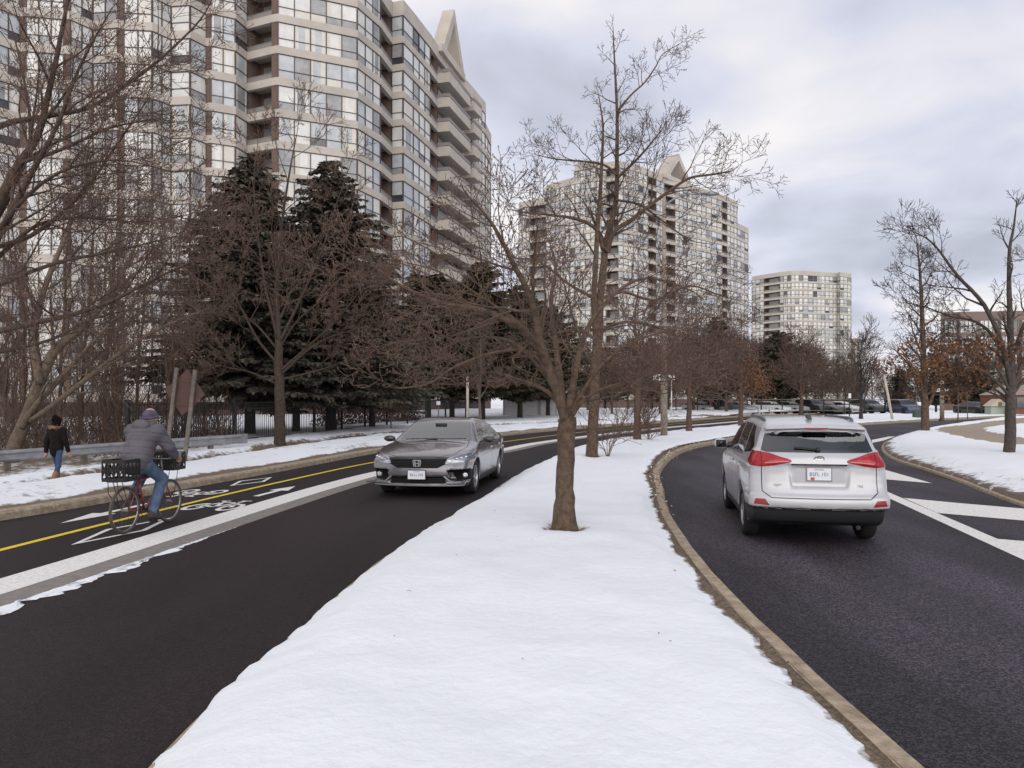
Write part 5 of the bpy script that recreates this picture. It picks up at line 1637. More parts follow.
def left_tree():
    """trunk stands just outside the frame on the left, its limbs reach over the walkway"""
    Y = 13.6; B = at(-70, 398, Y); B.z = .1; root = thing('bare_tree', 'dark bare tree leaning in from the left edge, long limbs sweeping over the walkway', 'tree', B)
    t = Tree(8, maxlev=5, ang=(.4, 1.0), ratio=(.46, .80), up=.05, wig=.13, nch=(0, 6, 5, 4, 3), rmin=.0044, bud=.2); t.rs = .62
    q = lambda pts, dep, y0=Y: relp(B, pts, y0, t.r, dep)
    t.limb([Vector((0, 0, -.2)), Vector((.02, 0, .4))] + q([(-62, 420), (-50, 360), (-36, 300), (-20, 245)], 0), [.30, .24, .22, .21, .2, .18], kids=False)
    t.limb(q([(-22, 250), (0, 200), (18, 166), (38, 135), (48, 96), (56, 60), (64, 20), (74, -30)], .2), [.17, .14, .115, .095, .08, .07, .055, .02], nk=10, lenk=2.6)
    t.limb(q([(-36, 300), (-15, 262), (8, 218), (30, 176), (58, 124), (80, 66), (112, 8)], -.8), [.12, .11, .095, .075, .055, .036, .014], nk=11, lenk=2.5)
    t.limb(q([(-60, 160), (0, 126), (42, 117), (90, 107), (133, 80), (167, 53), (200, 20), (216, -8)], .6), [.10, .085, .072, .06, .048, .036, .024, .01], nk=13, lenk=2.3)
    t.limb(q([(-45, 345), (0, 331), (38, 322), (62, 317), (103, 305), (141, 286), (187, 264), (216, 258)], -1.2), [.10, .085, .075, .068, .055, .042, .026, .01], nk=14, lenk=2.4)
    t.limb(q([(-30, 285), (6, 250), (40, 224), (86, 218), (140, 222), (190, 214)], 1.2), [.08, .066, .054, .04, .026, .01], nk=12, lenk=2.4)
    t.limb(q([(-28, 270), (2, 225), (34, 190), (70, 168), (120, 160), (170, 172)], -1.5), [.08, .066, .052, .038, .024, .01], nk=12, lenk=2.3)
    t.limb(q([(-15, 240), (12, 190), (30, 140), (24, 80), (10, 20)], 1.5), [.08, .066, .05, .036, .014], nk=9, lenk=2.3)
    t.limb(q([(-40, 360), (0, 352), (50, 340), (96, 318), (150, 306)], .8), [.08, .066, .05, .034, .012], nk=9, lenk=2.2)
    t.limb(q([(-30, 300), (10, 280), (60, 262), (120, 250), (176, 236)], -.5), [.08, .066, .05, .034, .012], nk=9, lenk=2.3)
    t.limb(q([(-20, 250), (30, 236), (80, 196), (120, 140), (150, 96)], 1.0), [.08, .066, .05, .034, .012], nk=9, lenk=2.3)
    t.limb(q([(20, 163), (60, 150), (110, 128), (160, 118)], .5), [.06, .05, .034, .012], nk=8, lenk=2.1)
    t.done(root, pm('bark_umber', (.10, .066, .047), .95, c2=(.04, .027, .021), vscale=11, bump=.9, bscale=35), TWIGR)


def lean_tree():
    Y = 22.5; B = at(12, 455, Y); B.z = -.12; root = thing('bare_tree', 'slanting brown tree behind the guardrail, leaning right from the lower left corner of the thicket', 'tree', B)
    t = Tree(14, maxlev=5, ang=(.4, .95), ratio=(.42, .7), up=.08, wig=.16, nch=(0, 7, 6, 5, 3), rmin=.007)
    q = lambda pts, dep: relp(B, pts, Y, t.r, dep)
    t.limb([Vector((0, 0, -.3))] + q([(14, 448), (24, 425), (41, 380), (56, 349), (84, 327), (106, 299), (125, 268), (150, 214)], 1), [.24, .20, .19, .165, .14, .11, .09, .065, .02], nk=9, t0=.35, lenk=3.2)
    t.limb(q([(22, 428), (31, 412), (56, 383), (87, 349), (112, 322), (146, 296)], -.8), [.09, .085, .075, .06, .045, .015], nk=8, lenk=2.4)
    t.limb(q([(30, 421), (42, 413), (84, 381), (131, 345), (170, 324), (204, 310)], -1.6), [.085, .08, .07, .055, .036, .012], nk=9, lenk=2.4)
    t.limb(q([(40, 384), (34, 340), (44, 290), (62, 245), (78, 205), (90, 170)], 1.4), [.12, .10, .085, .065, .045, .02], nk=9, lenk=3)
    t.done(root, pm('bark_tan', (.17, .125, .09), .95, c2=(.08, .058, .043), vscale=9, bump=.7, bscale=30), TWIG)


main_tree(); second_tree(); left_tree(); lean_tree()


def right_oak():
    B = gp(1009, 459, .16); Y = B.y; root = thing('oak_tree', 'thick trunked oak with rust brown leaves on its lower limbs, near the right edge', 'tree', B)
    t = Tree(31, maxlev=5, ang=(.45, 1.05), ratio=(.44, .74), up=.08, wig=.13, nch=(0, 5, 5, 4, 3), rmin=.0052); t.rs = .78
    t.leafsize = 1.0
    ztop = at(1009, 322, Y).z - B.z
    t.leafy = lambda p, r: p.z < ztop and r.random() < .25 * min(1, (ztop - p.z) / .7)
    q = lambda pts, dep: relp(B, pts, Y, t.r, dep)
    t.limb([Vector((0, 0, -.15)), Vector((0, 0, .12))] + q([(1010, 430), (1011, 395), (1011, 352), (1010, 318), (1009, 258), (1014, 225), (1017, 198)], 0), [.24, .19, .175, .16, .115, .095, .06, .036, .01], nk=12, t0=.5, lenk=1.8, fall=.7)
    t.limb(q([(1011, 385), (1001, 342), (984, 305), (957, 275), (936, 247), (921, 235), (902, 228)], -.7), [.09, .085, .07, .05, .034, .022, .009], nk=12, lenk=1.8)
    t.limb(q([(1011, 372), (994, 338), (976, 322), (950, 316), (922, 306), (898, 302)], .8), [.07, .06, .046, .034, .022, .009], nk=12, lenk=1.6)
    t.limb(q([(1011, 360), (1022, 330), (1034, 300), (1044, 260), (1060, 225)], .4), [.08, .066, .05, .032, .012], nk=10, lenk=1.8)
    t.limb(q([(1009, 395), (988, 374), (962, 362), (934, 358), (908, 366)], -.9), [.055, .045, .034, .022, .009], nk=15, lenk=1.3)
    t.limb(q([(1010, 400), (985, 384), (958, 380), (930, 374)], .9), [.05, .04, .028, .01], nk=14, lenk=1.2)
    t.limb(q([(1010, 392), (1000, 372), (988, 358), (978, 342)], -.5), [.05, .04, .028, .01], nk=13, lenk=1.2)
    t.limb(q([(1012, 388), (1020, 368), (1028, 352), (1040, 342)], -.4), [.05, .04, .028, .01], nk=13, lenk=1.2)
    t.limb(q([(1010, 402), (994, 394), (974, 388), (954, 392)], .4), [.04, .032, .022, .009], nk=12, lenk=1.1)
    t.limb(q([(1012, 396), (1028, 375), (1050, 362), (1075, 358)], .3), [.06, .045, .03, .01], nk=12, lenk=1.3)
    t.limb(q([(1011, 376), (996, 352), (970, 340), (944, 342), (920, 336)], .2), [.055, .045, .032, .02, .009], nk=14, lenk=1.3)
    t.done(root, pm('bark_oak', (.095, .075, .062), .95, c2=(.04, .032, .028), vscale=10, bump=.9, bscale=35), TWIGD)
    B = gp(925.5, 433.5, .18); Y = B.y; root = thing('bare_tree', 'slim straight bare tree with sweeping fine branches, left of the rust-leaved oak', 'tree', B)
    t = Tree(33, maxlev=5, ang=(.6, 1.15), ratio=(.46, .72), up=.08, wig=.15, nch=(0, 6, 5, 4, 2), rmin=.008)
    t.leafsize = 1.5
    z1 = at(925, 345, Y).z - B.z
    t.leafy = lambda p, r: p.z < z1 and r.random() < .10
    q = lambda pts, dep: relp(B, pts, Y, t.r, dep)
    t.limb([Vector((0, 0, -.15)), Vector((0, 0, .1))] + q([(925, 410), (924, 380), (923, 340), (921, 290), (919, 262), (916, 234)], 0), [.24, .19, .165, .14, .11, .075, .045, .012], nk=32, t0=.28, lenk=3.3, fall=.7)
    t.done(root, BARK, TWIGD)


right_oak()


# ---- bare trees of the row types: a few individuals built once, then copied with their parts
def bare(seed, h, r0, ang, ratio, up, nk, t0, lenk, rmin, maxlev=4, nch=(0, 6, 5, 4, 3), wig=.15, droop=0.0, lean=0.0):
    t = Tree(seed, maxlev=maxlev, ang=ang, ratio=ratio, up=up, wig=wig, nch=nch, rmin=rmin, droop=droop)
    r = t.r; n = 7; P = []; W = []
    for i in range(n + 1):
        f = i / n; P.append(Vector((lean * f * f + r.gauss(0, .012) * h * f, r.gauss(0, .012) * h * f, -.2 + (h + .2) * f))); W.append(max(rmin, r0 * (1.25 if i == 0 else 1) * (1 - f) ** .9 + rmin))
    t.limb(P, W, nk=nk, t0=t0, lenk=lenk)
    return t


def place(px, base_py, Y, zb=None):
    p = at(px, base_py, Y); p.z = zb if zb is not None else p.z
    return p


# big street tree in front of the two spruces
p = gp(280, 443.5, .16)
rt = thing('bare_tree', 'large bare street tree with a straight trunk standing in front of the two spruces', 'tree', p)
t = Tree(41, maxlev=5, ang=(.35, .85), ratio=(.46, .74), up=.05, wig=.15, nch=(0, 6, 5, 4, 3), rmin=.0066); t.rs = .68
q = lambda pts, dep: relp(p, pts, p.y, t.r, dep)
t.limb([Vector((0, 0, -.2)), Vector((0, 0, .15))] + q([(280, 410), (279, 370), (278, 330), (277, 290), (281, 230), (290, 170), (298, 128)], .2), [.36, .30, .275, .25, .165, .12, .08, .045, .012], nk=12, t0=.45, lenk=3.4)
for pts, dep, w in (([(279, 372), (302, 352), (330, 326), (356, 296), (372, 258)], -.8, .1), ([(279, 365), (258, 340), (240, 306), (222, 276), (206, 250)], .5, .1), ([(278, 345), (300, 300), (322, 250), (336, 205), (352, 160)], .9, .11),
                    ([(278, 340), (266, 290), (258, 236), (254, 186), (258, 140)], -.9, .11), ([(279, 380), (312, 372), (346, 362), (384, 350)], .6, .08), ([(279, 385), (250, 372), (222, 366), (196, 352)], -.8, .08), ([(279, 376), (316, 344), (352, 330), (392, 318)], -1.4, .09), ([(278, 350), (300, 318), (340, 290), (384, 280)], 1.6, .09), ([(278, 350), (250, 320), (216, 312), (188, 300)], 1.5, .08)):
    k = len(pts); t.limb(q(pts, dep), [.8 * w * (1 - .85 * i / (k - 1)) for i in range(k)], nk=9, lenk=2.8)
t.done(rt, pm('bark_dark_brown', (.085, .058, .042), .95, c2=(.035, .025, .02), vscale=11, bump=.9, bscale=35), TWIGR)

G = 'bare trees along the median and verge'
def single(name, label, t, p, bark, twig, group=None, rz=0, sc=1):
    o = thing(name, label, 'tree', p, rz, group, sc); t.done(o, bark, twig); return o


SPA = bare(51, 5.9, .14, (.7, 1.25), (.5, .78), .03, 14, .24, 3.3, .0085, nch=(0, 8, 6, 5), droop=.05)
tA = single('bare_tree', 'stocky bare tree with a dense red-brown crown, third along the median', SPA, THIRD, BARKR, TWIGR)
SPB = bare(52, 6.0, .14, (.7, 1.2), (.5, .8), .03, 14, .22, 3.4, .010, nch=(0, 8, 7, 5), droop=.04)
tB = single('bare_tree', 'bare red-brown tree just right of the concrete lamp post on the median', SPB, FOURTH, BARKR, TWIGR)
SPC = bare(53, 5.8, .14, (.65, 1.15), (.5, .8), .04, 14, .22, 3.4, .012, nch=(0, 8, 7, 5))
SPC.leafsize = 3
tC = single('bare_tree', 'bare tree at the far median bend, left of the white SUV roof', SPC, FIFTH, BARKR, TWIGR)
SPD = bare(54, 6.2, .16, (.6, 1.1), (.58, .84), .05, 18, .26, 3.9, .015, nch=(0, 8, 8, 6), maxlev=4)
tD = single('bare_tree', 'bushy bare tree by the far parked cars, right of the rusty clump of leaves', SPD, place(801, 0, 68, .15), BARKR, TWIGR)
SPE = bare(55, 5.6, .14, (.5, .85), (.58, .84), .07, 18, .2, 3.7, .013, nch=(0, 8, 8, 5), maxlev=4)
tE = single('bare_tree', 'grey bare vase-shaped tree beside the leaning pale pole', SPE, place(861, 0, 58, .12), BARKD, TWIGG)

# rusty clump still hanging in the tree at the far bend
cl = MB(); rng = random.Random(9)
for i in range(420):
    u = (rng.gauss(0, 1), rng.gauss(0, 1), rng.gauss(0, 1)); c = Vector((.75 + u[0] * .42, -.6 + u[1] * .4, 2.75 + u[2] * .55 + u[0] * -.25))
    a = rdir(Vector((0, 0, -1)), rng.uniform(0, 1.4), rng); b = a.orthogonal().normalized() * .05
    cl.add([c, c + a * .08 + b, c + a * .16, c + a * .08 - b], [(0, 1, 2, 3)])
cl.build('leaves', RUST, tC)

# young saplings and whips
SAP = bare(61, 3.4, .035, (.35, .7), (.35, .55), .14, 12, .35, 1.5, .010, nch=(0, 5, 4, 3), maxlev=3)
s0 = single('sapling', 'thin pale sapling on the verge left of the sedan, before the iron fence', SAP, place(391, 0, 38, .15), BARKP, TWIGG, sc=.95)
for (px, Y, z, sc, lab) in ((958, 52, .12, 1.02, 'young sapling with fine upswept twigs in the snow between the slim tree and the oak'), (917, 70, .1, 1.15, 'thin sapling beside the small green utility box'), (967.5, 58, .1, .85, 'short dark sapling just right of the upswept young sapling')):
    dup(s0, place(px, 0, Y, z), px, lab, sc=sc)
WHP = bare(62, 6.2, .09, (.4, .9), (.5, .75), .07, 18, .18, 2.8, .011, nch=(0, 7, 6, 4), maxlev=4)
w0 = single('bare_tree', 'multi-twigged bare tree behind the sedan roof, in front of the dark pines', WHP, place(480, 0, 46, .1), BARKP, TWIGG)

# the thicket behind the guardrail: every stem its own sapling tree
labs = 'thin bare brown sapling in the thicket behind the guardrail'
STEM = [bare(70 + i, 6.5 + i * .7, (.045 + .006 * i), (.4, .9), (.45, .75), .08, 16, .12, 2.6, .0075, nch=(0, 7, 5, 3), maxlev=4, lean=rng.uniform(-.8, .8)) for i in range(4)]
prot = []
for i, st in enumerate(STEM):
    o = thing('thicket_sapling', labs, 'sapling', (0, 0, 0), 0, 'saplings in the thicket behind the guardrail'); st.done(o, BARK if i % 2 else BARKR, TWIG if i % 2 else TWIGR); prot.append(o)
rng = random.Random(77); first = set()
for i in range(34):
    px = rng.uniform(-8, 222); Y = rng.uniform(24.5, 35) if px < 180 else rng.uniform(28, 35)
    pt = place(px, 0, Y, -.2); k = i % 4; sc = rng.uniform(.55, 1.15)
    if k not in first: prot[k].location = pt; prot[k].scale = (sc, sc, sc); first.add(k)
    else: dup(prot[k], pt, rng.uniform(0, 6.28), sc=sc)
# undergrowth
ug = MB()
for i in range(1700):
    px = rng.uniform(-20, 232); Y = rng.uniform(23.5, 34); b = place(px, 0, Y, -.25)
    if px > 150 and Y < 27: continue
    d = Vector((rng.gauss(0, .35), rng.gauss(0, .35), 1)).normalized(); L_ = rng.uniform(.6, 2.6)
    m1 = b + d * L_ * .5 + Vector((rng.gauss(0, .06), rng.gauss(0, .06), 0)); e = b + d * L_ + Vector((rng.gauss(0, .25), rng.gauss(0, .25), 0))
    ug.tube([b, m1, e], [.012, .009, .006], 3, mi=rng.choice((0, 0, 1)))
    for k in range(2):
        s_ = b.lerp(e, rng.uniform(.3, .9)); ug.tube([s_, s_ + rdir(d, .7, rng) * L_ * .3], [.007, .005], 3, mi=0)
tag(ug.build('undergrowth', [TWIG, TWIGR]), 'tangled brown brush filling the thicket behind the guardrail', 'brush', kind='stuff')

# reddish row of bare trees far behind the parked cars and beyond the far bend
FARA = bare(81, 7.8, .15, (.65, 1.2), (.58, .85), .04, 22, .13, 4.4, .019, nch=(0, 9, 8, 5), maxlev=4)
FARB = bare(82, 8.6, .16, (.6, 1.1), (.58, .85), .05, 22, .13, 4.6, .019, nch=(0, 9, 8, 5), maxlev=4)
fA = thing('bare_tree', 'x', 'tree'); FARA.done(fA, BARKR, TWIGR)
fB = thing('bare_tree', 'x', 'tree'); FARB.done(fB, BARK, TWIG)
GF = 'bare trees in the distant belt beyond the roads'
lf = 'bare red-brown tree in the distant belt of trees beyond the roads'
spots = [(560, 74, .62), (588, 82, .75), (612, 70, .68), (640, 78, .8), (668, 88, .95), (694, 82, .9), (712, 96, 1.0), (738, 90, .95), (752, 102, 1.05), (768, 95, .9), (786, 104, 1.0), (806, 98, .85), (822, 106, .8), (838, 100, .72), (856, 104, .62), (872, 98, .6), (886, 106, .55), (902, 110, .62), (660, 70, .75), (628, 92, .85), (726, 76, .85), (575, 92, .8), (846, 112, .75), (915, 100, .6), (778, 112, 1.1), (815, 114, .9), (700, 108, 1.1), (1000, 100, .7), (1020, 96, .75)]
for i, (px, Y, sc) in enumerate(spots):
    src = (fA, fB)[i % 2]; pt = place(px, 0, Y, .05)
    if i < 2: src.location = pt; src.scale = (sc * 1.1, sc * 1.1, sc); src['label'] = lf; src['group'] = GF
    else: dup(src, pt, rng.uniform(0, 6.28), lf, GF, sc=(sc * 1.15, sc * 1.15, sc))
# ---- spruces and pines
def conifer(seed, h, r, base, nlev, per, droop, needle_len, needle_w, spread=1.0, ragged=.2, top_pow=.8):
    rg = random.Random(seed); T = MB(); Fm = MB()
    T.tube([(0, 0, -.2), (0, 0, base), (0, 0, h * .6), (0, 0, h)], [h * .022, h * .019, h * .009, .01], 8)
    for l in range(nlev):
        f = (l + rg.uniform(0, .8)) / nlev; z0_ = base + (h - base) * f
        L0 = r * (1 - f) ** top_pow * (1 if f > .08 else .8)
        for k in range(per):
            a = 2 * math.pi * (k + rg.uniform(-.35, .35)) / per + l * 1.3; z = min(h - .1, z0_ + rg.uniform(-1.8, 1.8) * (h - base) / nlev)
            L_ = L0 * rg.uniform(1 - ragged * 1.6, 1 + ragged) + .12
            n = 5; p = Vector((0, 0, z)); e = Vector((math.cos(a), math.sin(a), .12)); Q = [p]
            for i in range(n):
                e = (e + Vector((0, 0, -droop * (1.0 if i < 3 else -.55)))).normalized(); Q.append(Q[-1] + e * (L_ / n))
            T.tube(Q, [.012 + .008 * L_ * (1 - i / n) for i in range(n + 1)], 3, cap=False)
            m = max(4, int(L_ / .11 * spread))
            for j in range(m):
                t = (.12 + .88 * (j + rg.random()) / m); g = t * n; i = min(n - 1, int(g)); c = Q[i].lerp(Q[i + 1], g - i); d = (Q[i + 1] - Q[i]).normalized()
                side = d.cross(Vector((0, 0, 1))).normalized()
                for sg in (1, -1, 0):
                    v = (d * rg.uniform(.35, .8) + side * sg * rg.uniform(.5, 1) + Vector((0, 0, rg.uniform(-.75, .05)))).normalized()
                    l_ = needle_len * rg.uniform(.6, 1.25) * (1 - .35 * t); w = needle_w * rg.uniform(.7, 1.3)
                    u = v.cross(Vector((rg.gauss(0, .5), rg.gauss(0, .5), 1))).normalized() * w
                    Fm.add([c + u * .6, c - u * .6, c + v * l_ * .6 - u, c + v * l_, c + v * l_ * .6 + u], [(0, 1, 2, 3, 4)])
    return T, Fm


def con_thing(name, label, TF, p, bark, needle, rz=0, sc=1, group=None):
    o = thing(name, label, 'tree', p, rz, group, 1.0)
    TF[0].build('trunk', bark, o, sm=True); TF[1].build('foliage', needle, o)
    o.scale = sc if hasattr(sc, '__len__') else (sc, sc, sc)
    return o


S1 = conifer(101, 12.6, 5.0, 1.75, 42, 13, .09, .42, .07, top_pow=.66)
S2 = conifer(102, 13.4, 5.3, 1.75, 44, 13, .09, .42, .07, top_pow=.66)
con_thing('spruce_tree', 'tall dark spruce, left one of the two behind the large street tree', S1, place(250, 0, 34, -.05), BARKD, NEEDLE)
sp2 = con_thing('spruce_tree', 'tall dark spruce, right one of the two behind the large street tree', S2, place(331, 0, 37, -.05), BARKD, NEEDLE)
S3 = conifer(103, 8.6, 3.6, 1.8, 28, 11, .09, .45, .085, top_pow=.7)
con_thing('spruce_tree', 'grey-green spruce with broad low boughs between the two tall spruces', S3, place(296, 0, 35.5, -.05), BARKD, NEEDLEB)
sp4 = con_thing('spruce_tree', 'shorter grey-green spruce right of the two tall spruces, over the iron fence', conifer(104, 8.4, 3.2, 1.8, 28, 11, .09, .45, .085, top_pow=.7), place(372, 0, 41, -.05), BARKD, NEEDLEB)
P1 = conifer(105, 11.6, 4.0, 1.9, 32, 10, .0, .55, .10, ragged=.42, top_pow=.6)
P2 = conifer(106, 10.2, 4.0, 1.9, 30, 10, -.02, .55, .10, ragged=.45, top_pow=.5)
pa = con_thing('pine_tree', 'tallest dark green pine in the clump behind the sedan', P1, place(482, 0, 55, 0), BARKD, PINEN)
pb = con_thing('pine_tree', 'dark pine at the left of the clump behind the sedan, next to the tower base', P2, place(428, 0, 52, 0), BARKD, PINEN)
dup(pb, place(452, 0, 58, 0), 1.2, 'dark pine second from left in the clump behind the sedan', sc=1.0)
dup(pa, place(520, 0, 60, 0), 2.2, 'dark pine behind the low grey garage, right of the tallest pine', sc=.92)
dup(pb, place(548, 0, 66, 0), .7, 'dark pine at the right end of the clump, just left of the median tree trunk', sc=.95)
dup(pa, place(404, 0, 58, 0), 2.9, 'slender dark pine tucked behind the grey-green spruce', sc=(.7, .7, .75))
dup(pa, place(716, 0, 84, 0), 1.1, 'dark pine rising from the red-brown belt right of the lamp post', sc=(.8, .8, .93))
dup(pb, place(779, 0, 88, 0), 1.9, 'dark green pine in front of the far rounded tower', sc=(.85, .85, .92))
for (px, Y, sc, lab) in ((936, 92, .55, 'low dark pine behind the slim bare tree on the right'), (957, 98, .62, 'dark pine filling the gap under the rusty oak leaves'), (980, 92, .58, 'dark pine left of the beige gatehouse'), (900, 104, .5, 'small dark pine behind the leaning pale pole'), (605, 96, .8, 'dark pine showing between the first two median trunks'), (652, 100, .8, 'dark pine behind the concrete lamp post'), (757, 118, .85, 'dark pine deep in the belt left of the far rounded tower')):
    dup(pb if px % 2 else pa, place(px, 0, Y, 0), px * .7, lab, sc=sc)
# red hedge behind the fence
hd = MB(); rg = random.Random(3)
a, b = place(318, 0, 42, 0), place(418, 0, 54, 0)
for i in range(3800):
    t = rg.random(); c = a.lerp(b, t) + Vector((rg.gauss(0, .25), rg.gauss(0, .35), rg.uniform(0, 1.25)))
    d = Vector((rg.gauss(0, .5), rg.gauss(0, .5), rg.uniform(.2, 1))).normalized(); u = d.orthogonal().normalized() * .03
    hd.add([c + u, c - u, c + d * .22], [(0, 1, 2)])
tag(hd.build('hedge', pm('hedge_red', (.16, .055, .035), .9, c2=(.07, .028, .02), vscale=2)), 'clipped red-brown hedge behind the black iron fence', 'hedge')
# shrubs on the median
def shrub(name, label, p, n, h, seed, mat=TWIGR, spread=.5, rmin=.006):
    o = thing(name, label, 'shrub', p); t = Tree(seed, maxlev=3, ang=(.4, .9), ratio=(.4, .65), up=.06, wig=.16, nch=(0, 6, 4, 3), rmin=rmin, split=0)
    for i in range(n):
        a = t.r.uniform(0, 6.28); t.branch(Vector((0, 0, -.05)), Vector((math.cos(a) * spread, math.sin(a) * spread, 1)), h * t.r.uniform(.7, 1.1), .014, 1)
    t.C.build('twigs', mat, o)
    return o


shrub('shrub', 'wispy bare shrub on the snow beside the second median trunk', SECOND + Vector((.42, -.1, 0)), 8, 1.25, 4)
shrub('shrub', 'reddish bare shrub at the foot of the third median tree', THIRD + Vector((.45, -.1, 0)), 9, 1.0, 6)
shrub('shrub', 'reddish shrub rising beside the concrete lamp post', LAMP + Vector((-.9, 1.2, 0)), 10, 1.6, 8, rmin=.009)
# ================================================================ street furniture
STEEL = pm('galvanised_steel', (.30, .305, .32), .5, metal=.35, var=.25, vscale=3)
WOODG = pm('grey_wood', (.20, .17, .145), .9, c2=(.11, .093, .08), vscale=6)
BLACKI = pm('black_iron', (.012, .012, .013), .55)
CONCP = pm('pole_concrete', (.34, .29, .24), .9, c2=(.24, .20, .165), vscale=5, bump=.3)
WHITEP = pm('white_paint', (.72, .71, .69), .6)
PALEP = pm('pale_pole', (.52, .47, .40), .8, var=.2, vscale=4)


def along(pts, step):
    pts = [Vector(p) for p in pts]; out_ = [pts[0]]; acc = 0; i = 0; cur = pts[0].copy()
    while i < len(pts) - 1:
        d = pts[i + 1] - cur; L_ = d.length
        if acc + L_ >= step: cur = cur + d.normalized() * (step - acc); out_.append(cur.copy()); acc = 0
        else: acc += L_; cur = pts[i + 1].copy(); i += 1
    return out_


# guardrail
gr = thing('guardrail', 'weathered steel guardrail running behind the walking woman to the left edge', 'guardrail', (-9.3, 26.0, 0))
o = Vector((-9.3, 26.0, 0))
gp_ = along([(-9.3, 26.0, .56), (-11.2, 23.6, .50), (-13.6, 20.2, .40), (-17, 15.6, .34), (-23, 8, .3)], .5)
prof = [(0, 0), (.03, -.02), (.055, -.06), (.055, -.085), (.01, -.13), (.01, -.18), (.055, -.225), (.055, -.25), (.03, -.29), (0, -.31)]
m = MB(); k = len(prof)
for i, p in enumerate(gp_):
    d = (gp_[min(i + 1, len(gp_) - 1)] - gp_[max(i - 1, 0)]).normalized(); s_ = Vector((-d.y, d.x, 0))
    if s_.x < 0: s_ = -s_
    for (u, v) in prof: m.v.append(tuple(p - o + s_ * u + Vector((0, 0, v))))
for i in range(len(gp_) - 1):
    for j in range(k - 1): m.f.append((i * k + j, i * k + j + 1, (i + 1) * k + j + 1, (i + 1) * k + j)); m.m.append(0)
m.build('rail', STEEL, gr)
m = MB()
e = gp_[0] - o; m.box((e.x + .05, e.y + .12, e.z - .155), (.07, .32, .33), rz=-.66); m.build('end_terminal', STEEL, gr)
for i in range(2, len(gp_), 4):
    p = gp_[i] - o; m = MB(); m.box((p.x - .10, p.y + .05, p.z - .42), (.14, .14, .9), rz=.9); m.build('post', WOODG, gr)

# sign seen from behind
sg_ = thing('road_sign', 'brown back of a diamond road sign on two leaning grey posts behind the cyclist', 'road sign', (*[at(168, 0, 19.3).x, 19.3], .12))
m = MB(); a = .60; m.prism([(.19, .05, 1.86 + a), (.19 + a * .84, .05, 1.86), (.19, .05, 1.86 - a), (.19 - a * .84, .05, 1.86)], (0, .012, 0))
m.build('sign_panel', pm('sign_back_brown', (.095, .043, .032), .6, c2=(.07, .033, .026), vscale=4), sg_, fix=True)
for x in (-.06, .40):
    m = MB(); m.box((x, 0, 1.18), (.085, .085, 2.56)); m.build('post', WOODG, sg_)
m = MB()
for z in (1.55, 2.15): m.bar((-.1, .04, z), (.45, .04, z), .03, .05)
m.build('bracket', pm('rust_bracket', (.10, .055, .04), .8), sg_)
sg_.rotation_euler = (0, R(6.5), R(4))

# black iron fence
FP = [(-11.9, 23.5, 0), (-10.6, 29.4, .03), (-8.9, 35.2, .05), (-7.6, 41.5, .05), (-5.2, 50, .05), (-1.5, 58, .05)]
fo = Vector((-10.6, 29.4, 0)); fe = thing('iron_fence', 'tall black iron picket fence running under the spruces', 'fence', fo)
fp = along(FP, 2.9)
pm_ = MB(); pm_.box((0, 0, .82), (.11, .11, 1.75)); pm_.box((0, 0, 1.72), (.14, .14, .05)); pme = pm_.mesh('post', BLACKI)
for i, p in enumerate(fp):
    q = link('post', pme, fe); q.location = p - fo
    if i < len(fp) - 1:
        b = fp[i + 1] - fo; a = p - fo; m = MB()
        for z in (.18, 1.36, 1.58): m.bar(a + Vector((0, 0, z)), b + Vector((0, 0, z)), .035, .04)
        n = 22
        for j in range(1, n): c = a.lerp(b, j / n); m.box((c.x, c.y, c.z + .87), (.02, .02, 1.52))
        m.build('picket_panel', BLACKI, fe)

# parking lot fence
pf = thing('chain_link_fence', 'dark post-and-rail fence in front of the far parked cars', 'fence', place(780, 0, 81, .1))
a, b = place(676, 0, 80, .1), place(905, 0, 83, .1); n = 11
for i in range(n + 1):
    c = a.lerp(b, i / n) - pf.location; m = MB(); m.box((c.x, c.y, .8), (.10, .10, 1.7)); m.build('post', BLACKI, pf)
m = MB(); A, B = a - pf.location, b - pf.location
for z in (.35, 1.55): m.bar(A + Vector((0, 0, z)), B + Vector((0, 0, z)), .05, .06)
m.build('rail', pm('grey_rail', (.16, .15, .145), .6), pf)
m = MB()
for i in range(150): c = A.lerp(B, i / 150); m.box((c.x, c.y, .9), (.014, .014, 1.3))
m.build('mesh_wire', BLACKI, pf)


# lamps and poles
def street_lamp(label, p, h, r0, armx, signz):
    o = thing('street_lamp', label, 'street lamp', p)
    m = MB(); m.tube([(0, 0, -.2), (0, 0, 2.2), (0, 0, h * .6), (0, 0, h)], [r0, r0 * .93, r0 * .7, r0 * .48], 10); m.build('pole', CONCP, o, sm=True)
    m = MB(); m.tube([(0, 0, h - .5), (armx * .3, 0, h - .12), (armx * .7, 0, h + .02), (armx, 0, h + .05)], [.05, .045, .04, .035], 7); m.build('arm', STEEL, o, sm=True)
    m = MB(); m.ball((armx + .28, 0, h + .03), .30, 12, 8, sq=(1.1, .45, .32)); m.build('lamp_head', STEEL, o, sm=True)
    for s in (-1, 1):
        m = MB(); m.box((s * (r0 + .16), -.02, signz), (.30, .03, .26 if s < 0 else .22)); q = m.build('sign_plate', WHITEP, o)
        m = MB(); m.box((s * (r0 + .16) + .03, -.038, signz + .01), (.05, .008, .15)); m.build('sign_mark', pm('sign_dark', (.08, .08, .09), .6), q)
    return o


street_lamp('concrete street lamp on the median with two small white sign plates', LAMP, 10.3, .15, 1.75, 2.5)
street_lamp('concrete street lamp behind the rusty leaves, with white plates at head height', place(942, 0, 60, .12), 8.6, .17, 1.6, 2.3)


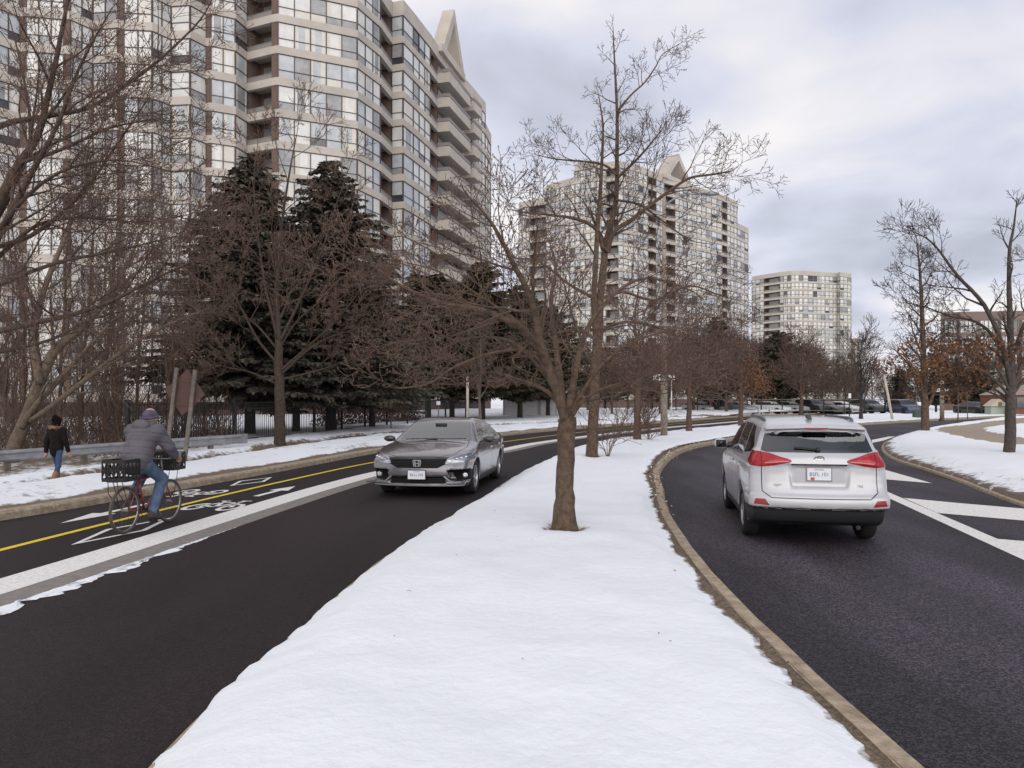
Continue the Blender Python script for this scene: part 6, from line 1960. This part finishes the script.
def post(name, label, p, h, r, mat, lean=(0, 0), cat='post', top=None):
    o = thing(name, label, cat, p); m = MB(); m.tube([(0, 0, -.2), (lean[0] * .5, lean[1] * .5, h * .5), (lean[0], lean[1], h)], [r, r * .95, r * .85], 8); m.build('pole', mat, o, sm=True)
    if top:
        m = MB(); m.box((lean[0], -.06, h - top[1] / 2), (top[0], .02, top[1])); m.build('sign_plate', WHITEP, o)
        m = MB(); m.box((lean[0], -.03, h - top[1] / 2), (.04, .04, top[1] * .6)); m.build('bracket', STEEL, o)
    else:
        m = MB(); m.ball((lean[0], lean[1], h), r * 1.05, 10, 6, sq=(1, 1, .5)); m.build('cap', mat, o, sm=True)
    return o


post('leaning_pole', 'pale leaning pole at the road bend behind the right snow bank', place(893, 0, 56.5, .12), 3.3, .10, PALEP, (-.66, 0), 'pole')
post('pole', 'pale upright post behind the sedan roof', place(467.5, 0, 44, .1), 2.9, .085, PALEP, (0, 0), 'pole')
post('pole', 'thin white pole just right of the concrete lamp post', place(671.5, 0, 62, .1), 3.1, .05, WHITEP, (0, 0), 'pole')
post('street_sign', 'small white street sign on a dark post by the parked cars, near the leaning pole', place(849.5, 0, 66, .1), 2.1, .05, BLACKI, (0, 0), 'sign', (.22, .42))
post('street_sign', 'small pale sign on a thin post in front of the dark pines', place(438.5, 0, 48, .1), 1.5, .035, WOODG, (0, 0), 'sign', (.24, .24))
ub = thing('utility_box', 'small dark green utility box in the snow left of the slim bare tree', 'utility box', place(917, 0, 63, .1))
m = MB(); m.box((0, 0, .32), (.55, .45, .64)); m.build('cabinet', pm('box_green', (.05, .075, .06), .6), ub); m = MB(); m.prism([(-.3, -.25, .64), (.3, -.25, .64), (.2, -.25, .74), (-.2, -.25, .74)], (0, .5, 0)); m.build('lid', pm('box_green_lid', (.06, .085, .07), .6), ub, fix=True)

# ================================================================ far parked cars, low detail
def small_car(f, name, label, paint, p, rz, glassz, wb, wr, group):
    o = thing(name, label, 'car', p, rz, group)
    bm = body_mesh(f, (-2.5, -1.08, .08), (2.5, 1.08, 1.78), .085)
    def isglass(q):
        c = q.calc_center_median(); return glassz[0] < c.z < glassz[1] and (abs(q.normal.y) > .35 or abs(q.normal.x) > .25) and q.normal.z < .9
    gl = [q for q in bm.faces if isglass(q)]; g_ = set(gl)
    faces_obj('body', [q for q in bm.faces if q not in g_], paint, o); faces_obj('windows', gl, BLACKGL, o); bm.free()
    for sx in (1, -1):
        for sy in (1, -1):
            m = MB(); m.lathe((sx * wb, sy * .78, wr), (0, sy, 0), [(-.1, wr * .6), (-.1, wr), (.1, wr), (.1, wr * .65), (.08, 0)], 16); m.build('wheel', RUBBER, o, sm=True)
    return o


CP = {'white': (.70, .70, .70), 'silver': (.35, .35, .36), 'black': (.02, .02, .022), 'grey': (.11, .11, .12), 'dark blue': (.03, .04, .08), 'dark red': (.12, .02, .02)}
GC = 'cars parked in the lot beyond the far bend'
lst = [(700, 'white', 's', 'snowy white sedan parked left of the pine beyond the far bend', 60), (716, 'black', 'u', 'black SUV parked under the dark pine right of the lamp post', 115), (740, 'silver', 's', 'silver sedan parked behind the far median tree', 70),
       (771, 'white', 's', 'white sedan parked above the left roof rail of the white SUV', 55), (790, 'silver', 's', 'silver sedan parked left of the bushy bare tree', 60), (812, 'black', 'u', 'black SUV parked right of the bushy bare tree', 120), (826, 'grey', 's', 'dark grey sedan parked above the middle of the white SUV roof', 65),
       (842, 'white', 's', 'white sedan parked by the small white street sign', 58), (868, 'grey', 'u', 'dark grey SUV parked right of the vase-shaped tree', 118), (905, 'dark blue', 'u', 'dark blue SUV parked left of the slim bare tree', 100), (975, 'black', 's', 'black sedan parked left of the beige gatehouse', 80)]
protoc = {}
for (px, c, kd, lab, az) in lst:
    az = -az if az < 90 else az - 190
    Y = 86 if px < 890 else 80; pt = place(px, 0, Y, .02)
    f_, gz, wb, wr = (f_sedan, (1.0, 1.33), 1.35, .32) if kd == 's' else (f_suv, (1.15, 1.55), 1.33, .35)
    paint = pm('parked_paint_' + c.replace(' ', '_'), CP[c], .35, coat=.4)
    key = (kd, c)
    if key in protoc: dup(protoc[key], pt, R(az), lab, GC)
    else: protoc[key] = small_car(f_, 'parked_car', lab, paint, pt, R(az), gz, wb, wr, GC)
# ================================================================ people and bicycle
SKIN = pm('skin', (.42, .25, .17), .6)
def skin_mesh(name, J, E, root_j, mats, parent, h=None):
    """J: joint -> ((x,y,z), radius or (depth radius, half width)); one continuous surface: a smooth union of tapered limbs"""
    caps = []
    for a, b in E:
        pa, ra = J[a]; pb, rb = J[b]
        ra = (ra, ra) if not hasattr(ra, '__len__') else ra; rb = (rb, rb) if not hasattr(rb, '__len__') else rb
        oa, ob_ = ra[1] - ra[0], rb[1] - rb[0]
        for s in ((0,) if max(abs(oa), abs(ob_)) < .004 else (-1, 0, 1)):
            A = np.array(pa, float); B = np.array(pb, float); A[1] += s * oa; B[1] += s * ob_
            caps.append((A, B, min(ra), min(rb)))
    mn = np.min([np.minimum(A, B) - max(r, q) for A, B, r, q in caps], 0) - .05; mx_ = np.max([np.maximum(A, B) + max(r, q) for A, B, r, q in caps], 0) + .05
    small = min(min(r, q) for _, _, r, q in caps); h = h or (.010 if small < .02 else .016)
    def f(X, Y, Z):
        d = None
        for A, B, r, q in caps:
            e = B - A; l2 = max(1e-9, float(e @ e))
            t = np.clip(((X - A[0]) * e[0] + (Y - A[1]) * e[1] + (Z - A[2]) * e[2]) / l2, 0, 1)
            c = np.sqrt((X - A[0] - e[0] * t) ** 2 + (Y - A[1] - e[1] * t) ** 2 + (Z - A[2] - e[2] * t) ** 2) - (r + (q - r) * t)
            if d is None: d = c
            else:
                k = max(.004, min(.035, .45 * min(r, q)))
                hh = np.clip(.5 + .5 * (d - c) / k, 0, 1); d = d + (c - d) * hh - k * hh * (1 - hh)
        return d
    P, Fq = surfnet(f, tuple(mn), tuple(mx_), h)
    me = bpy.data.meshes.new(name); me.from_pydata([tuple(p) for p in P], [], [tuple(q) for q in Fq]); me.validate()
    me.materials.append(mats); me.polygons.foreach_set('use_smooth', [True] * len(me.polygons)); me.update()
    return link(name, me, parent)


def V(*a): return Vector(a)


def hand_joints(J, E, tag_, wrist, fdir, side, curl):
    """palm and five curled fingers on from the wrist; fdir finger direction, side the thumb side"""
    f = fdir.normalized(); s = (side - f * side.dot(f)).normalized(); n = f.cross(s)
    palm = wrist + f * .07; J[tag_ + 'p'] = (tuple(palm), (.036, .024)); E.append((tag_ + 'w', tag_ + 'p'))
    for k, (o, l) in enumerate(((.032, .075), (.011, .085), (-.011, .08), (-.031, .062))):
        a = palm + s * o + f * .035; b = a + (f - curl * .5).normalized() * l * .5; c = b + (f * .25 + curl * -1.0).normalized() * l * .5
        for q, p, r in (('a', a, .011), ('b', b, .0095), ('c', c, .008)): J['%s%d%s' % (tag_, k, q)] = (tuple(p), r)
        E += [(tag_ + 'p', '%s%da' % (tag_, k)), ('%s%da' % (tag_, k), '%s%db' % (tag_, k)), ('%s%db' % (tag_, k), '%s%dc' % (tag_, k))]
    a = wrist + f * .03 + s * .032; b = a + (f * .6 + s * .7).normalized() * .035; c = b + (f - curl * .6).normalized() * .03
    for q, p, r in (('a', a, .013), ('b', b, .011), ('c', c, .009)): J[tag_ + 't' + q] = (tuple(p), r)
    E += [(tag_ + 'w', tag_ + 'ta'), (tag_ + 'ta', tag_ + 'tb'), (tag_ + 'tb', tag_ + 'tc')]


def face(parent, c, fw, up, hair=None):
    """nose, eyes, mouth and ears round a head centred at c looking along fw"""
    fw = fw.normalized(); rt = fw.cross(up).normalized(); up = rt.cross(fw)
    m = MB()
    m.prism([c + fw * .098 + up * .012, c + fw * .125 - up * .03, c + fw * .098 - up * .035 + rt * .016], -rt * .016)
    m.prism([c + fw * .098 + up * .012, c + fw * .125 - up * .03, c + fw * .098 - up * .035 - rt * .016], rt * .016)
    for s in (1, -1): m.ball(c + rt * s * .083 - up * .01, .03, 8, 6, sq=(.45, .7, 1))
    q = m.build('facial_features', SKIN, parent)
    m = MB()
    for s in (1, -1): m.ball(c + fw * .094 + rt * s * .032 + up * .014, .011, 8, 6)
    m.build('eye', pm('eye_dark', (.03, .02, .015), .2), parent)
    m = MB(); m.bar(c + fw * .099 - up * .058 - rt * .022, c + fw * .099 - up * .058 + rt * .022, .008, .009); m.build('mouth', pm('lips', (.30, .11, .10), .6), parent)


WX, WY = -10.55, 17.6
WZ = verge_z(WX, WY)
# ---- woman walking away on the cleared path (local +x is the way she walks)
def woman():
    p = gp(56, 475.5, 0.0); p = Vector((p.x * 1.0, p.y, 0)); root = thing('person', 'woman walking away in a dark hooded coat, blue jeans and tan boots', 'person', (WX, WY, WZ), R(84)); root.scale = (.93, .90, .99)
    hip, chest, neck = V(0, 0, .80), V(.015, 0, 1.12), V(.02, 0, 1.29)
    head = V(.045, 0, 1.435)
    J = {'hip': (tuple(hip), (.095, .12)), 'waist': ((.0, 0, .96), (.095, .12)), 'chest': (tuple(chest), (.105, .14)), 'neck': (tuple(neck), .05), 'jaw': ((.04, 0, 1.375), (.062, .058)), 'head': (tuple(head), (.092, .080)), 'crown': ((.035, 0, 1.50), (.07, .062))}
    E = [('hip', 'waist'), ('waist', 'chest'), ('chest', 'neck'), ('neck', 'jaw'), ('jaw', 'head'), ('head', 'crown')]
    legs = {'l': [(.02, .085, .74), (.16, .095, .43), (.19, .11, .075), (.31, .12, .03)], 'r': [(-.02, -.085, .74), (-.05, -.095, .42), (-.26, -.11, .12), (-.16, -.12, .035)]}
    arms = {'l': [(.01, .165, 1.23), (-.07, .22, .98), (-.06, .235, .76)], 'r': [(.01, -.165, 1.23), (.04, -.225, .98), (.12, -.235, .77)]}
    for s in 'lr':
        a = legs[s]
        for q, pp, r in zip('hkaf', a, (.068, .05, .038, .028)): J[s + q] = (pp, r)
        E += [('hip', s + 'h'), (s + 'h', s + 'k'), (s + 'k', s + 'a'), (s + 'a', s + 'f')]
        b = arms[s]; t = s + 'H'
        for q, pp, r in zip('sew', b, (.045, .036, .028)): J[(s + q) if q != 'w' else t + 'w'] = (pp, r)
        E += [('chest', s + 's'), (s + 's', s + 'e'), (s + 'e', t + 'w')]
        fd = (V(*b[2]) - V(*b[1])); hand_joints(J, E, t, V(*b[2]), fd, V(1, 0, 0), V(-.5, -.6 if s == 'r' else .6, 0) * -1)
    body = skin_mesh('body', J, E, 'hip', SKIN, root)
    face(body, head, V(1, 0, 0), V(0, 0, 1))
    COAT = pm('coat_dark', (.009, .006, .006), .9, spec=.2, c2=(.015, .010, .010), vscale=8, bump=.4, bscale=30)
    Jc = {'hem': ((0, 0, .76), (.13, .15)), 'hip': ((0, 0, .84), (.14, .16)), 'waist': ((0, 0, .98), (.115, .135)), 'chest': ((.01, 0, 1.14), (.135, .165)), 'col': ((.02, 0, 1.29), (.085, .09))}
    Ec = [('hem', 'hip'), ('hip', 'waist'), ('waist', 'chest'), ('chest', 'col')]
    for s in 'lr':
        b = arms[s]
        for q, pp, r in zip('sew', b, (.08, .062, .05)): Jc[s + q] = (pp, r)
        Ec += [('chest', s + 's'), (s + 's', s + 'e'), (s + 'e', s + 'w')]
    coat = skin_mesh('coat', Jc, Ec, 'hip', COAT, root)
    m = MB(); rg = random.Random(2)
    for i in range(420):
        a = rg.uniform(0, 6.283); c = V(-.03 + .105 * math.cos(a), .13 * math.sin(a), 1.30 + .03 * math.cos(a) * -1 + rg.gauss(0, .02))
        d = V(math.cos(a) + rg.gauss(0, .6), math.sin(a) + rg.gauss(0, .6), rg.gauss(.2, .7)).normalized(); u = d.orthogonal().normalized() * .008
        m.add([c + u, c - u, c + d * .05], [(0, 1, 2)])
    m.ring((-.03, 0, 1.30), (.25, 0, 1), .10, .035, 20, 6)
    m.build('fur_trim', pm('fur_tan', (.30, .19, .11), .95), coat)
    JEAN = pm('jeans_blue', (.045, .085, .17), .85, c2=(.03, .055, .11), vscale=8)
    Jj = {'p': ((0, 0, .78), (.10, .125))}; Ej = []
    for s in 'lr':
        a = legs[s]
        low = V(*a[1]).lerp(V(*a[2]), .62)
        for q, pp, r in zip('hka', (a[0], a[1], tuple(low)), (.078, .060, .052)): Jj[s + q] = (pp, r)
        Ej += [('p', s + 'h'), (s + 'h', s + 'k'), (s + 'k', s + 'a')]
    skin_mesh('jeans', Jj, Ej, 'p', JEAN, root)
    BOOT = pm('boot_tan', (.26, .15, .085), .8)
    for s in 'lr':
        a = legs[s]; sh = V(*a[1]).lerp(V(*a[2]), .55)
        skin_mesh('boot', {'s': (tuple(sh), .062), 'a': (a[2], .056), 'm': (tuple(V(*a[2]).lerp(V(*a[3]), .5) - V(0, 0, .01)), (.045, .05)), 't': (a[3], (.032, .045))}, [('s', 'a'), ('a', 'm'), ('m', 't')], 's', BOOT, root)
    HAIR = pm('hair_dark', (.007, .005, .0045), .8, spec=.1, bump=.6, bscale=60)
    m = MB(); m.ball((.02, 0, 1.452), .118, 16, 10, sq=(.95, .92, 1.06)); m.ball((-.045, 0, 1.55), .062, 12, 8); m.ball((-.05, 0, 1.40), .075, 12, 8, sq=(.7, 1.05, 1))
    for i in range(5): m.ball((-.06 + .025 * i, (-1)**i * .03, 1.50 + .02 * (i % 2)), .055, 10, 6)
    m.build('hair', HAIR, body, sm=True)
    return root


woman()

# ---- bicycle (local +x forward, wheels on z = 0)
BX, BR = (-5.05, 10.46), R(90 - 8.5)
def bicycle():
    o = thing('bicycle', 'red bicycle with a black rear rack ridden along the inner bike lane', 'bicycle', (*BX, .004), BR, sc=.93)
    RED = pm('bike_red', (.24, .032, .03), .4, coat=.5); BLK = pm('bike_black', (.015, .015, .016), .5)
    for nm, x in (('rear', -.46), ('front', .60)):
        w = thing('wheel', None, None); w.parent = o; w.location = (x, 0, .335)
        m = MB(); m.ring((0, 0, 0), (0, 1, 0), .316, .019, 40, 8); m.build('tyre', pm('bike_tyre', (.09, .075, .062), .9), w, sm=True)
        m = MB(); m.ring((0, 0, 0), (0, 1, 0), .292, .010, 40, 6); m.build('rim', ALLOY, w, sm=True)
        m = MB()
        for k in range(28):
            a = 2 * math.pi * k / 28; m.tube([(0, .03 * (-1)**k, 0), (.29 * math.cos(a), 0, .29 * math.sin(a))], .0011, 3)
        m.build('spokes', pm('spoke_dull', (.10, .10, .10), .5), w)
        m = MB(); m.lathe((0, 0, 0), (0, 1, 0), [(-.05, .0), (-.05, .02), (.05, .02), (.05, 0)], 12); m.build('hub', STEEL, w)
    BB, ST, HT, HB, RA, FA = V(-.02, 0, .28), V(-.16, 0, .78), V(.42, 0, .80), V(.46, 0, .66), V(-.46, 0, .335), V(.60, 0, .335)
    m = MB(); m.tube([BB, ST], .017, 8); m.tube([ST + V(.015, 0, -.06), HT], .017, 8); m.tube([BB, HB], .019, 8); m.tube([HT + V(-.01, 0, .04), HB + V(.01, 0, -.04)], .022, 8)
    for s in (1, -1): m.tube([BB + V(0, s * .03, 0), RA + V(0, s * .06, 0)], .010, 6); m.tube([ST + V(.01, s * .02, -.06), RA + V(0, s * .06, 0)], .009, 6)
    m.build('frame', RED, o, sm=True)
    m = MB()
    for s in (1, -1): m.tube([HB + V(.01, s * .03, -.04), V(.52, s * .05, .48), FA + V(0, s * .055, 0)], [.014, .013, .010], 6)
    m.build('fork', RED, o, sm=True)
    m = MB(); m.tube([HT, V(.40, 0, .98)], .013, 7); m.tube([V(.28, .30, 1.02), V(.36, .27, 1.03), V(.41, .10, 1.0), V(.41, -.10, 1.0), V(.36, -.27, 1.03), V(.28, -.30, 1.02)], .012, 7)
    hb = m.build('handlebar', STEEL, o, sm=True)
    for s in (1, -1): m = MB(); m.tube([V(.36, s * .27, 1.03), V(.25, s * .31, 1.018)], .018, 8); m.build('grip', BLK, hb, sm=True)
    m = MB(); m.tube([ST, V(-.19, 0, .90)], .013, 7); m.build('seat_post', STEEL, o)
    m = MB(); m.ball((-.24, 0, .925), .13, 14, 8, sq=(1.0, .72, .34)); m.ball((-.10, 0, .925), .10, 12, 8, sq=(1.2, .35, .3)); m.build('saddle', BLK, o, sm=True)
    m = MB(); m.ring(BB, (0, 1, 0), .085, .006, 24, 4); m.lathe(BB, (0, 1, 0), [(-.065, .02), (.065, .02)], 10); m.build('chainring', BLK, o)
    for s, a in ((-1, -1.35), (1, 1.79)):
        t = BB + V(.17 * math.cos(a), s * .075, .17 * math.sin(a)); m = MB(); m.bar(BB + V(0, s * .06, 0), t, .02, .016); m.build('crank', BLK, o)
        m = MB(); m.box(t + V(0, s * .05, 0), (.09, .08, .022)); m.build('pedal', BLK, o)
    m = MB()
    for s in (1, -1):
        m.tube([V(-.16, s * .05, .765), V(-.74, s * .07, .765)], .007, 5); m.tube([V(-.62, s * .07, .765), RA + V(-.01, s * .075, .02)], .006, 5); m.tube([V(-.72, s * .07, .765), V(-.70, s * .08, .60), RA + V(-.02, s * .075, .03)], .006, 5)
    for x in (-.3, -.45, -.6, -.74): m.tube([V(x, -.07, .765), V(x, .07, .765)], .006, 5)
    m.build('rear_rack', BLK, o)
    m = MB()
    for s in (1, -1): m.tube([V(.44, s * .06, .82), V(.76, s * .07, .80)], .006, 5); m.tube([V(.72, s * .07, .80), V(.61, s * .065, .37)], .005, 5)
    m.build('front_rack', BLK, o)
    return o


bike = bicycle()
def on_bike(p): 
    M = Matrix.Translation((*BX, .004)) @ Matrix.Rotation(BR, 4, 'Z') @ Matrix.Scale(.93, 4); return M @ V(*p)


def crate(name, label, cat, p, sz, mat, cell, solid=False):
    q = on_bike(p); o = thing(name, label, cat, q, BR); x, y, z = sz; t = .012
    for (nm, a, b) in (('side_panel', (-x / 2, -y / 2), (x / 2, -y / 2)), ('side_panel', (x / 2, -y / 2), (x / 2, y / 2)), ('side_panel', (x / 2, y / 2), (-x / 2, y / 2)), ('side_panel', (-x / 2, y / 2), (-x / 2, -y / 2))):
        A, B = V(*a, 0), V(*b, 0); m = MB()
        if solid: m.bar(A + V(0, 0, z / 2), B + V(0, 0, z / 2), t, z)
        else:
            for zz_ in (t, z - .02): m.bar(A + V(0, 0, zz_), B + V(0, 0, zz_), t * 1.4, .045)
            L_ = (B - A).length; n = max(3, int(L_ / cell))
            for k in range(n + 1): c = A.lerp(B, k / n); m.bar(c + V(0, 0, t), c + V(0, 0, z - .01), t, .016, up=(B - A))
            for k in range(n):
                c, d = A.lerp(B, k / n), A.lerp(B, (k + 1) / n)
                m.bar(c + V(0, 0, .05), d + V(0, 0, z - .05), t * .8, .012); m.bar(d + V(0, 0, .05), c + V(0, 0, z - .05), t * .7, .012)
            m.bar(A + V(0, 0, z * .5), B + V(0, 0, z * .5), t, .016)
        m.build(nm, mat, o)
    m = MB(); m.box((0, 0, .008), (x, y, .012)); m.build('floor_panel', mat, o)
    return o


crate('milk_crate', 'black latticed plastic milk crate strapped on the rear rack of the bicycle', 'crate', (-.54, 0, .775), (.30, .32, .27), pm('crate_black', (.016, .015, .015), .6), .07)
crate('handlebar_basket', 'dark wire basket on the front of the bicycle, before the handlebar', 'basket', (.60, .02, .83), (.28, .36, .24), pm('basket_dark', (.03, .028, .027), .6), .05)
bk = thing('bucket', 'pale grey plastic pail standing in the front basket of the bicycle', 'bucket', on_bike((.60, -.08, .845)), BR)
m = MB(); m.lathe((0, 0, 0), (0, 0, 1), [(0, 0), (0, .085), (.22, .105), (.225, .11), (.21, .11), (.21, .098), (.01, .08)], 20); m.build('pail', pm('pail_grey', (.36, .34, .33), .6), bk, sm=True)
m = MB(); m.tube([(.10, 0, .21), (.09, .07, .15), (0, .11, .12), (-.09, .07, .15), (-.10, 0, .21)], .004, 5); m.build('handle', STEEL, bk)


def cyclist():
    root = thing('person', 'cyclist in a grey puffer jacket, purple knit hat and blue jeans riding away', 'person', on_bike((0, 0, 0)), BR, sc=.93)
    hip, chest, neck, head = V(-.20, 0, 1.02), V(-.02, 0, 1.36), V(.065, 0, 1.50), V(.115, -.01, 1.635)
    J = {'hip': (tuple(hip), (.11, .14)), 'waist': ((-.13, 0, 1.17), (.10, .14)), 'chest': (tuple(chest), (.10, .15)), 'neck': (tuple(neck), .06), 'jaw': ((.125, -.01, 1.575), (.066, .062)), 'head': (tuple(head), (.10, .085)), 'crown': ((.105, -.01, 1.70), (.075, .068))}
    E = [('hip', 'waist'), ('waist', 'chest'), ('chest', 'neck'), ('neck', 'jaw'), ('jaw', 'head'), ('head', 'crown')]
    # right pedal low, left pedal high
    legs = {'r': [(-.17, -.10, .97), (.22, -.13, .72), (-.02, -.125, .235), (.12, -.13, .16)], 'l': [(-.17, .10, .97), (.24, .13, .90), (-.10, .125, .515), (.03, .13, .475)]}
    arms = {'r': [(.0, -.20, 1.43), (.13, -.30, 1.20), (.28, -.30, 1.07)], 'l': [(.0, .20, 1.43), (.13, .30, 1.20), (.28, .30, 1.07)]}
    for s in 'lr':
        a = legs[s]; sg = 1 if s == 'l' else -1
        for q, pp, r in zip('hkaf', a, (.08, .058, .042, .03)): J[s + q] = (pp, r)
        E += [('hip', s + 'h'), (s + 'h', s + 'k'), (s + 'k', s + 'a'), (s + 'a', s + 'f')]
        b = arms[s]; t = s + 'H'
        for q, pp, r in zip('sew', b, (.05, .04, .03)): J[(s + q) if q != 'w' else t + 'w'] = (pp, r)
        E += [('chest', s + 's'), (s + 's', s + 'e'), (s + 'e', t + 'w')]
        hand_joints(J, E, t, V(*b[2]), V(.8, 0, -.35), V(0, -sg, 0), V(.5, 0, .9))
    body = skin_mesh('body', J, E, 'hip', SKIN, root)
    face(body, head, V(1, -.15, -.05), V(0, 0, 1))
    JK = pm('jacket_grey', (.115, .104, .125), .75, c2=(.08, .072, .09), vscale=5, bump=.3, bscale=12)
    Jc = {'hem': ((-.235, 0, .98), (.165, .205)), 'hip': ((-.20, 0, 1.07), (.185, .225)), 'waist': ((-.13, 0, 1.19), (.175, .215)), 'chest': ((-.03, 0, 1.36), (.175, .21)), 'col': ((.05, 0, 1.50), (.095, .10))}
    Ec = [('hem', 'hip'), ('hip', 'waist'), ('waist', 'chest'), ('chest', 'col')]
    for s in 'lr':
        b = arms[s]
        for q, pp, r in zip('sew', b, (.105, .088, .062)): Jc[s + q] = (pp, r)
        Ec += [('chest', s + 's'), (s + 's', s + 'e'), (s + 'e', s + 'w')]
    jk = skin_mesh('jacket', Jc, Ec, 'hip', JK, root)
    # quilting: squeeze the puffer between its horizontal seams
    for v in jk.data.vertices:
        q = (v.co.z * 1.0 + v.co.x * .25) / .115; k = abs((q % 1) - .5) * 2
        n = v.normal; v.co -= n * .016 * max(0, (k - .62) / .38) ** 2
    m = MB(); m.ring((-.0, 0, 1.535), (-.35, 0, 1), .115, .05, 22, 8); m.ball((-.10, 0, 1.52), .135, 14, 8, sq=(.62, 1.05, .75)); m.build('hood', JK, jk, sm=True)
    JEAN = pm('jeans_worn', (.10, .155, .25), .85, c2=(.055, .09, .16), vscale=7, bump=.3, bscale=30)
    Jj = {'p': ((-.20, 0, 1.0), (.14, .175))}; Ej = []
    for s in 'lr':
        a = legs[s]; low = V(*a[1]).lerp(V(*a[2]), .93)
        for q, pp, r in zip('hka', (a[0], a[1], tuple(low)), (.108, .082, .066)): Jj[s + q] = (pp, r)
        Ej += [('p', s + 'h'), (s + 'h', s + 'k'), (s + 'k', s + 'a')]
    skin_mesh('jeans', Jj, Ej, 'p', JEAN, root)
    SHOE = pm('shoe_brown', (.06, .045, .042), .8)
    for s in 'lr':
        a = legs[s]; A, Ft = V(*a[2]), V(*a[3])
        skin_mesh('shoe', {'s': (tuple(A + V(0, 0, .03)), .052), 'h': (tuple(A + V(-.03, 0, -.03)), (.042, .044)), 'm': (tuple(A.lerp(Ft, .55) - V(0, 0, .015)), (.042, .048)), 't': (tuple(Ft + V(.03, 0, -.005)), (.03, .044))}, [('s', 'h'), ('h', 'm'), ('m', 't')], 'h', SHOE, root)
    HAT = pm('hat_purple', (.115, .10, .155), .95, c2=(.075, .065, .105), vscale=14, bump=.8, bscale=70)
    m = MB(); m.ball((.105, -.01, 1.672), .111, 18, 10, sq=(1.05, .95, .88)); m.ring((.11, -.01, 1.648), (-.18, 0, 1), .103, .022, 24, 8); m.build('hat', HAT, body, sm=True)
    m = MB(); m.ring((.115, -.01, 1.632), (.0, 0, 1), .098, .009, 24, 5); m.build('glasses_strap', DARKPL, body)
    return root


cyclist()
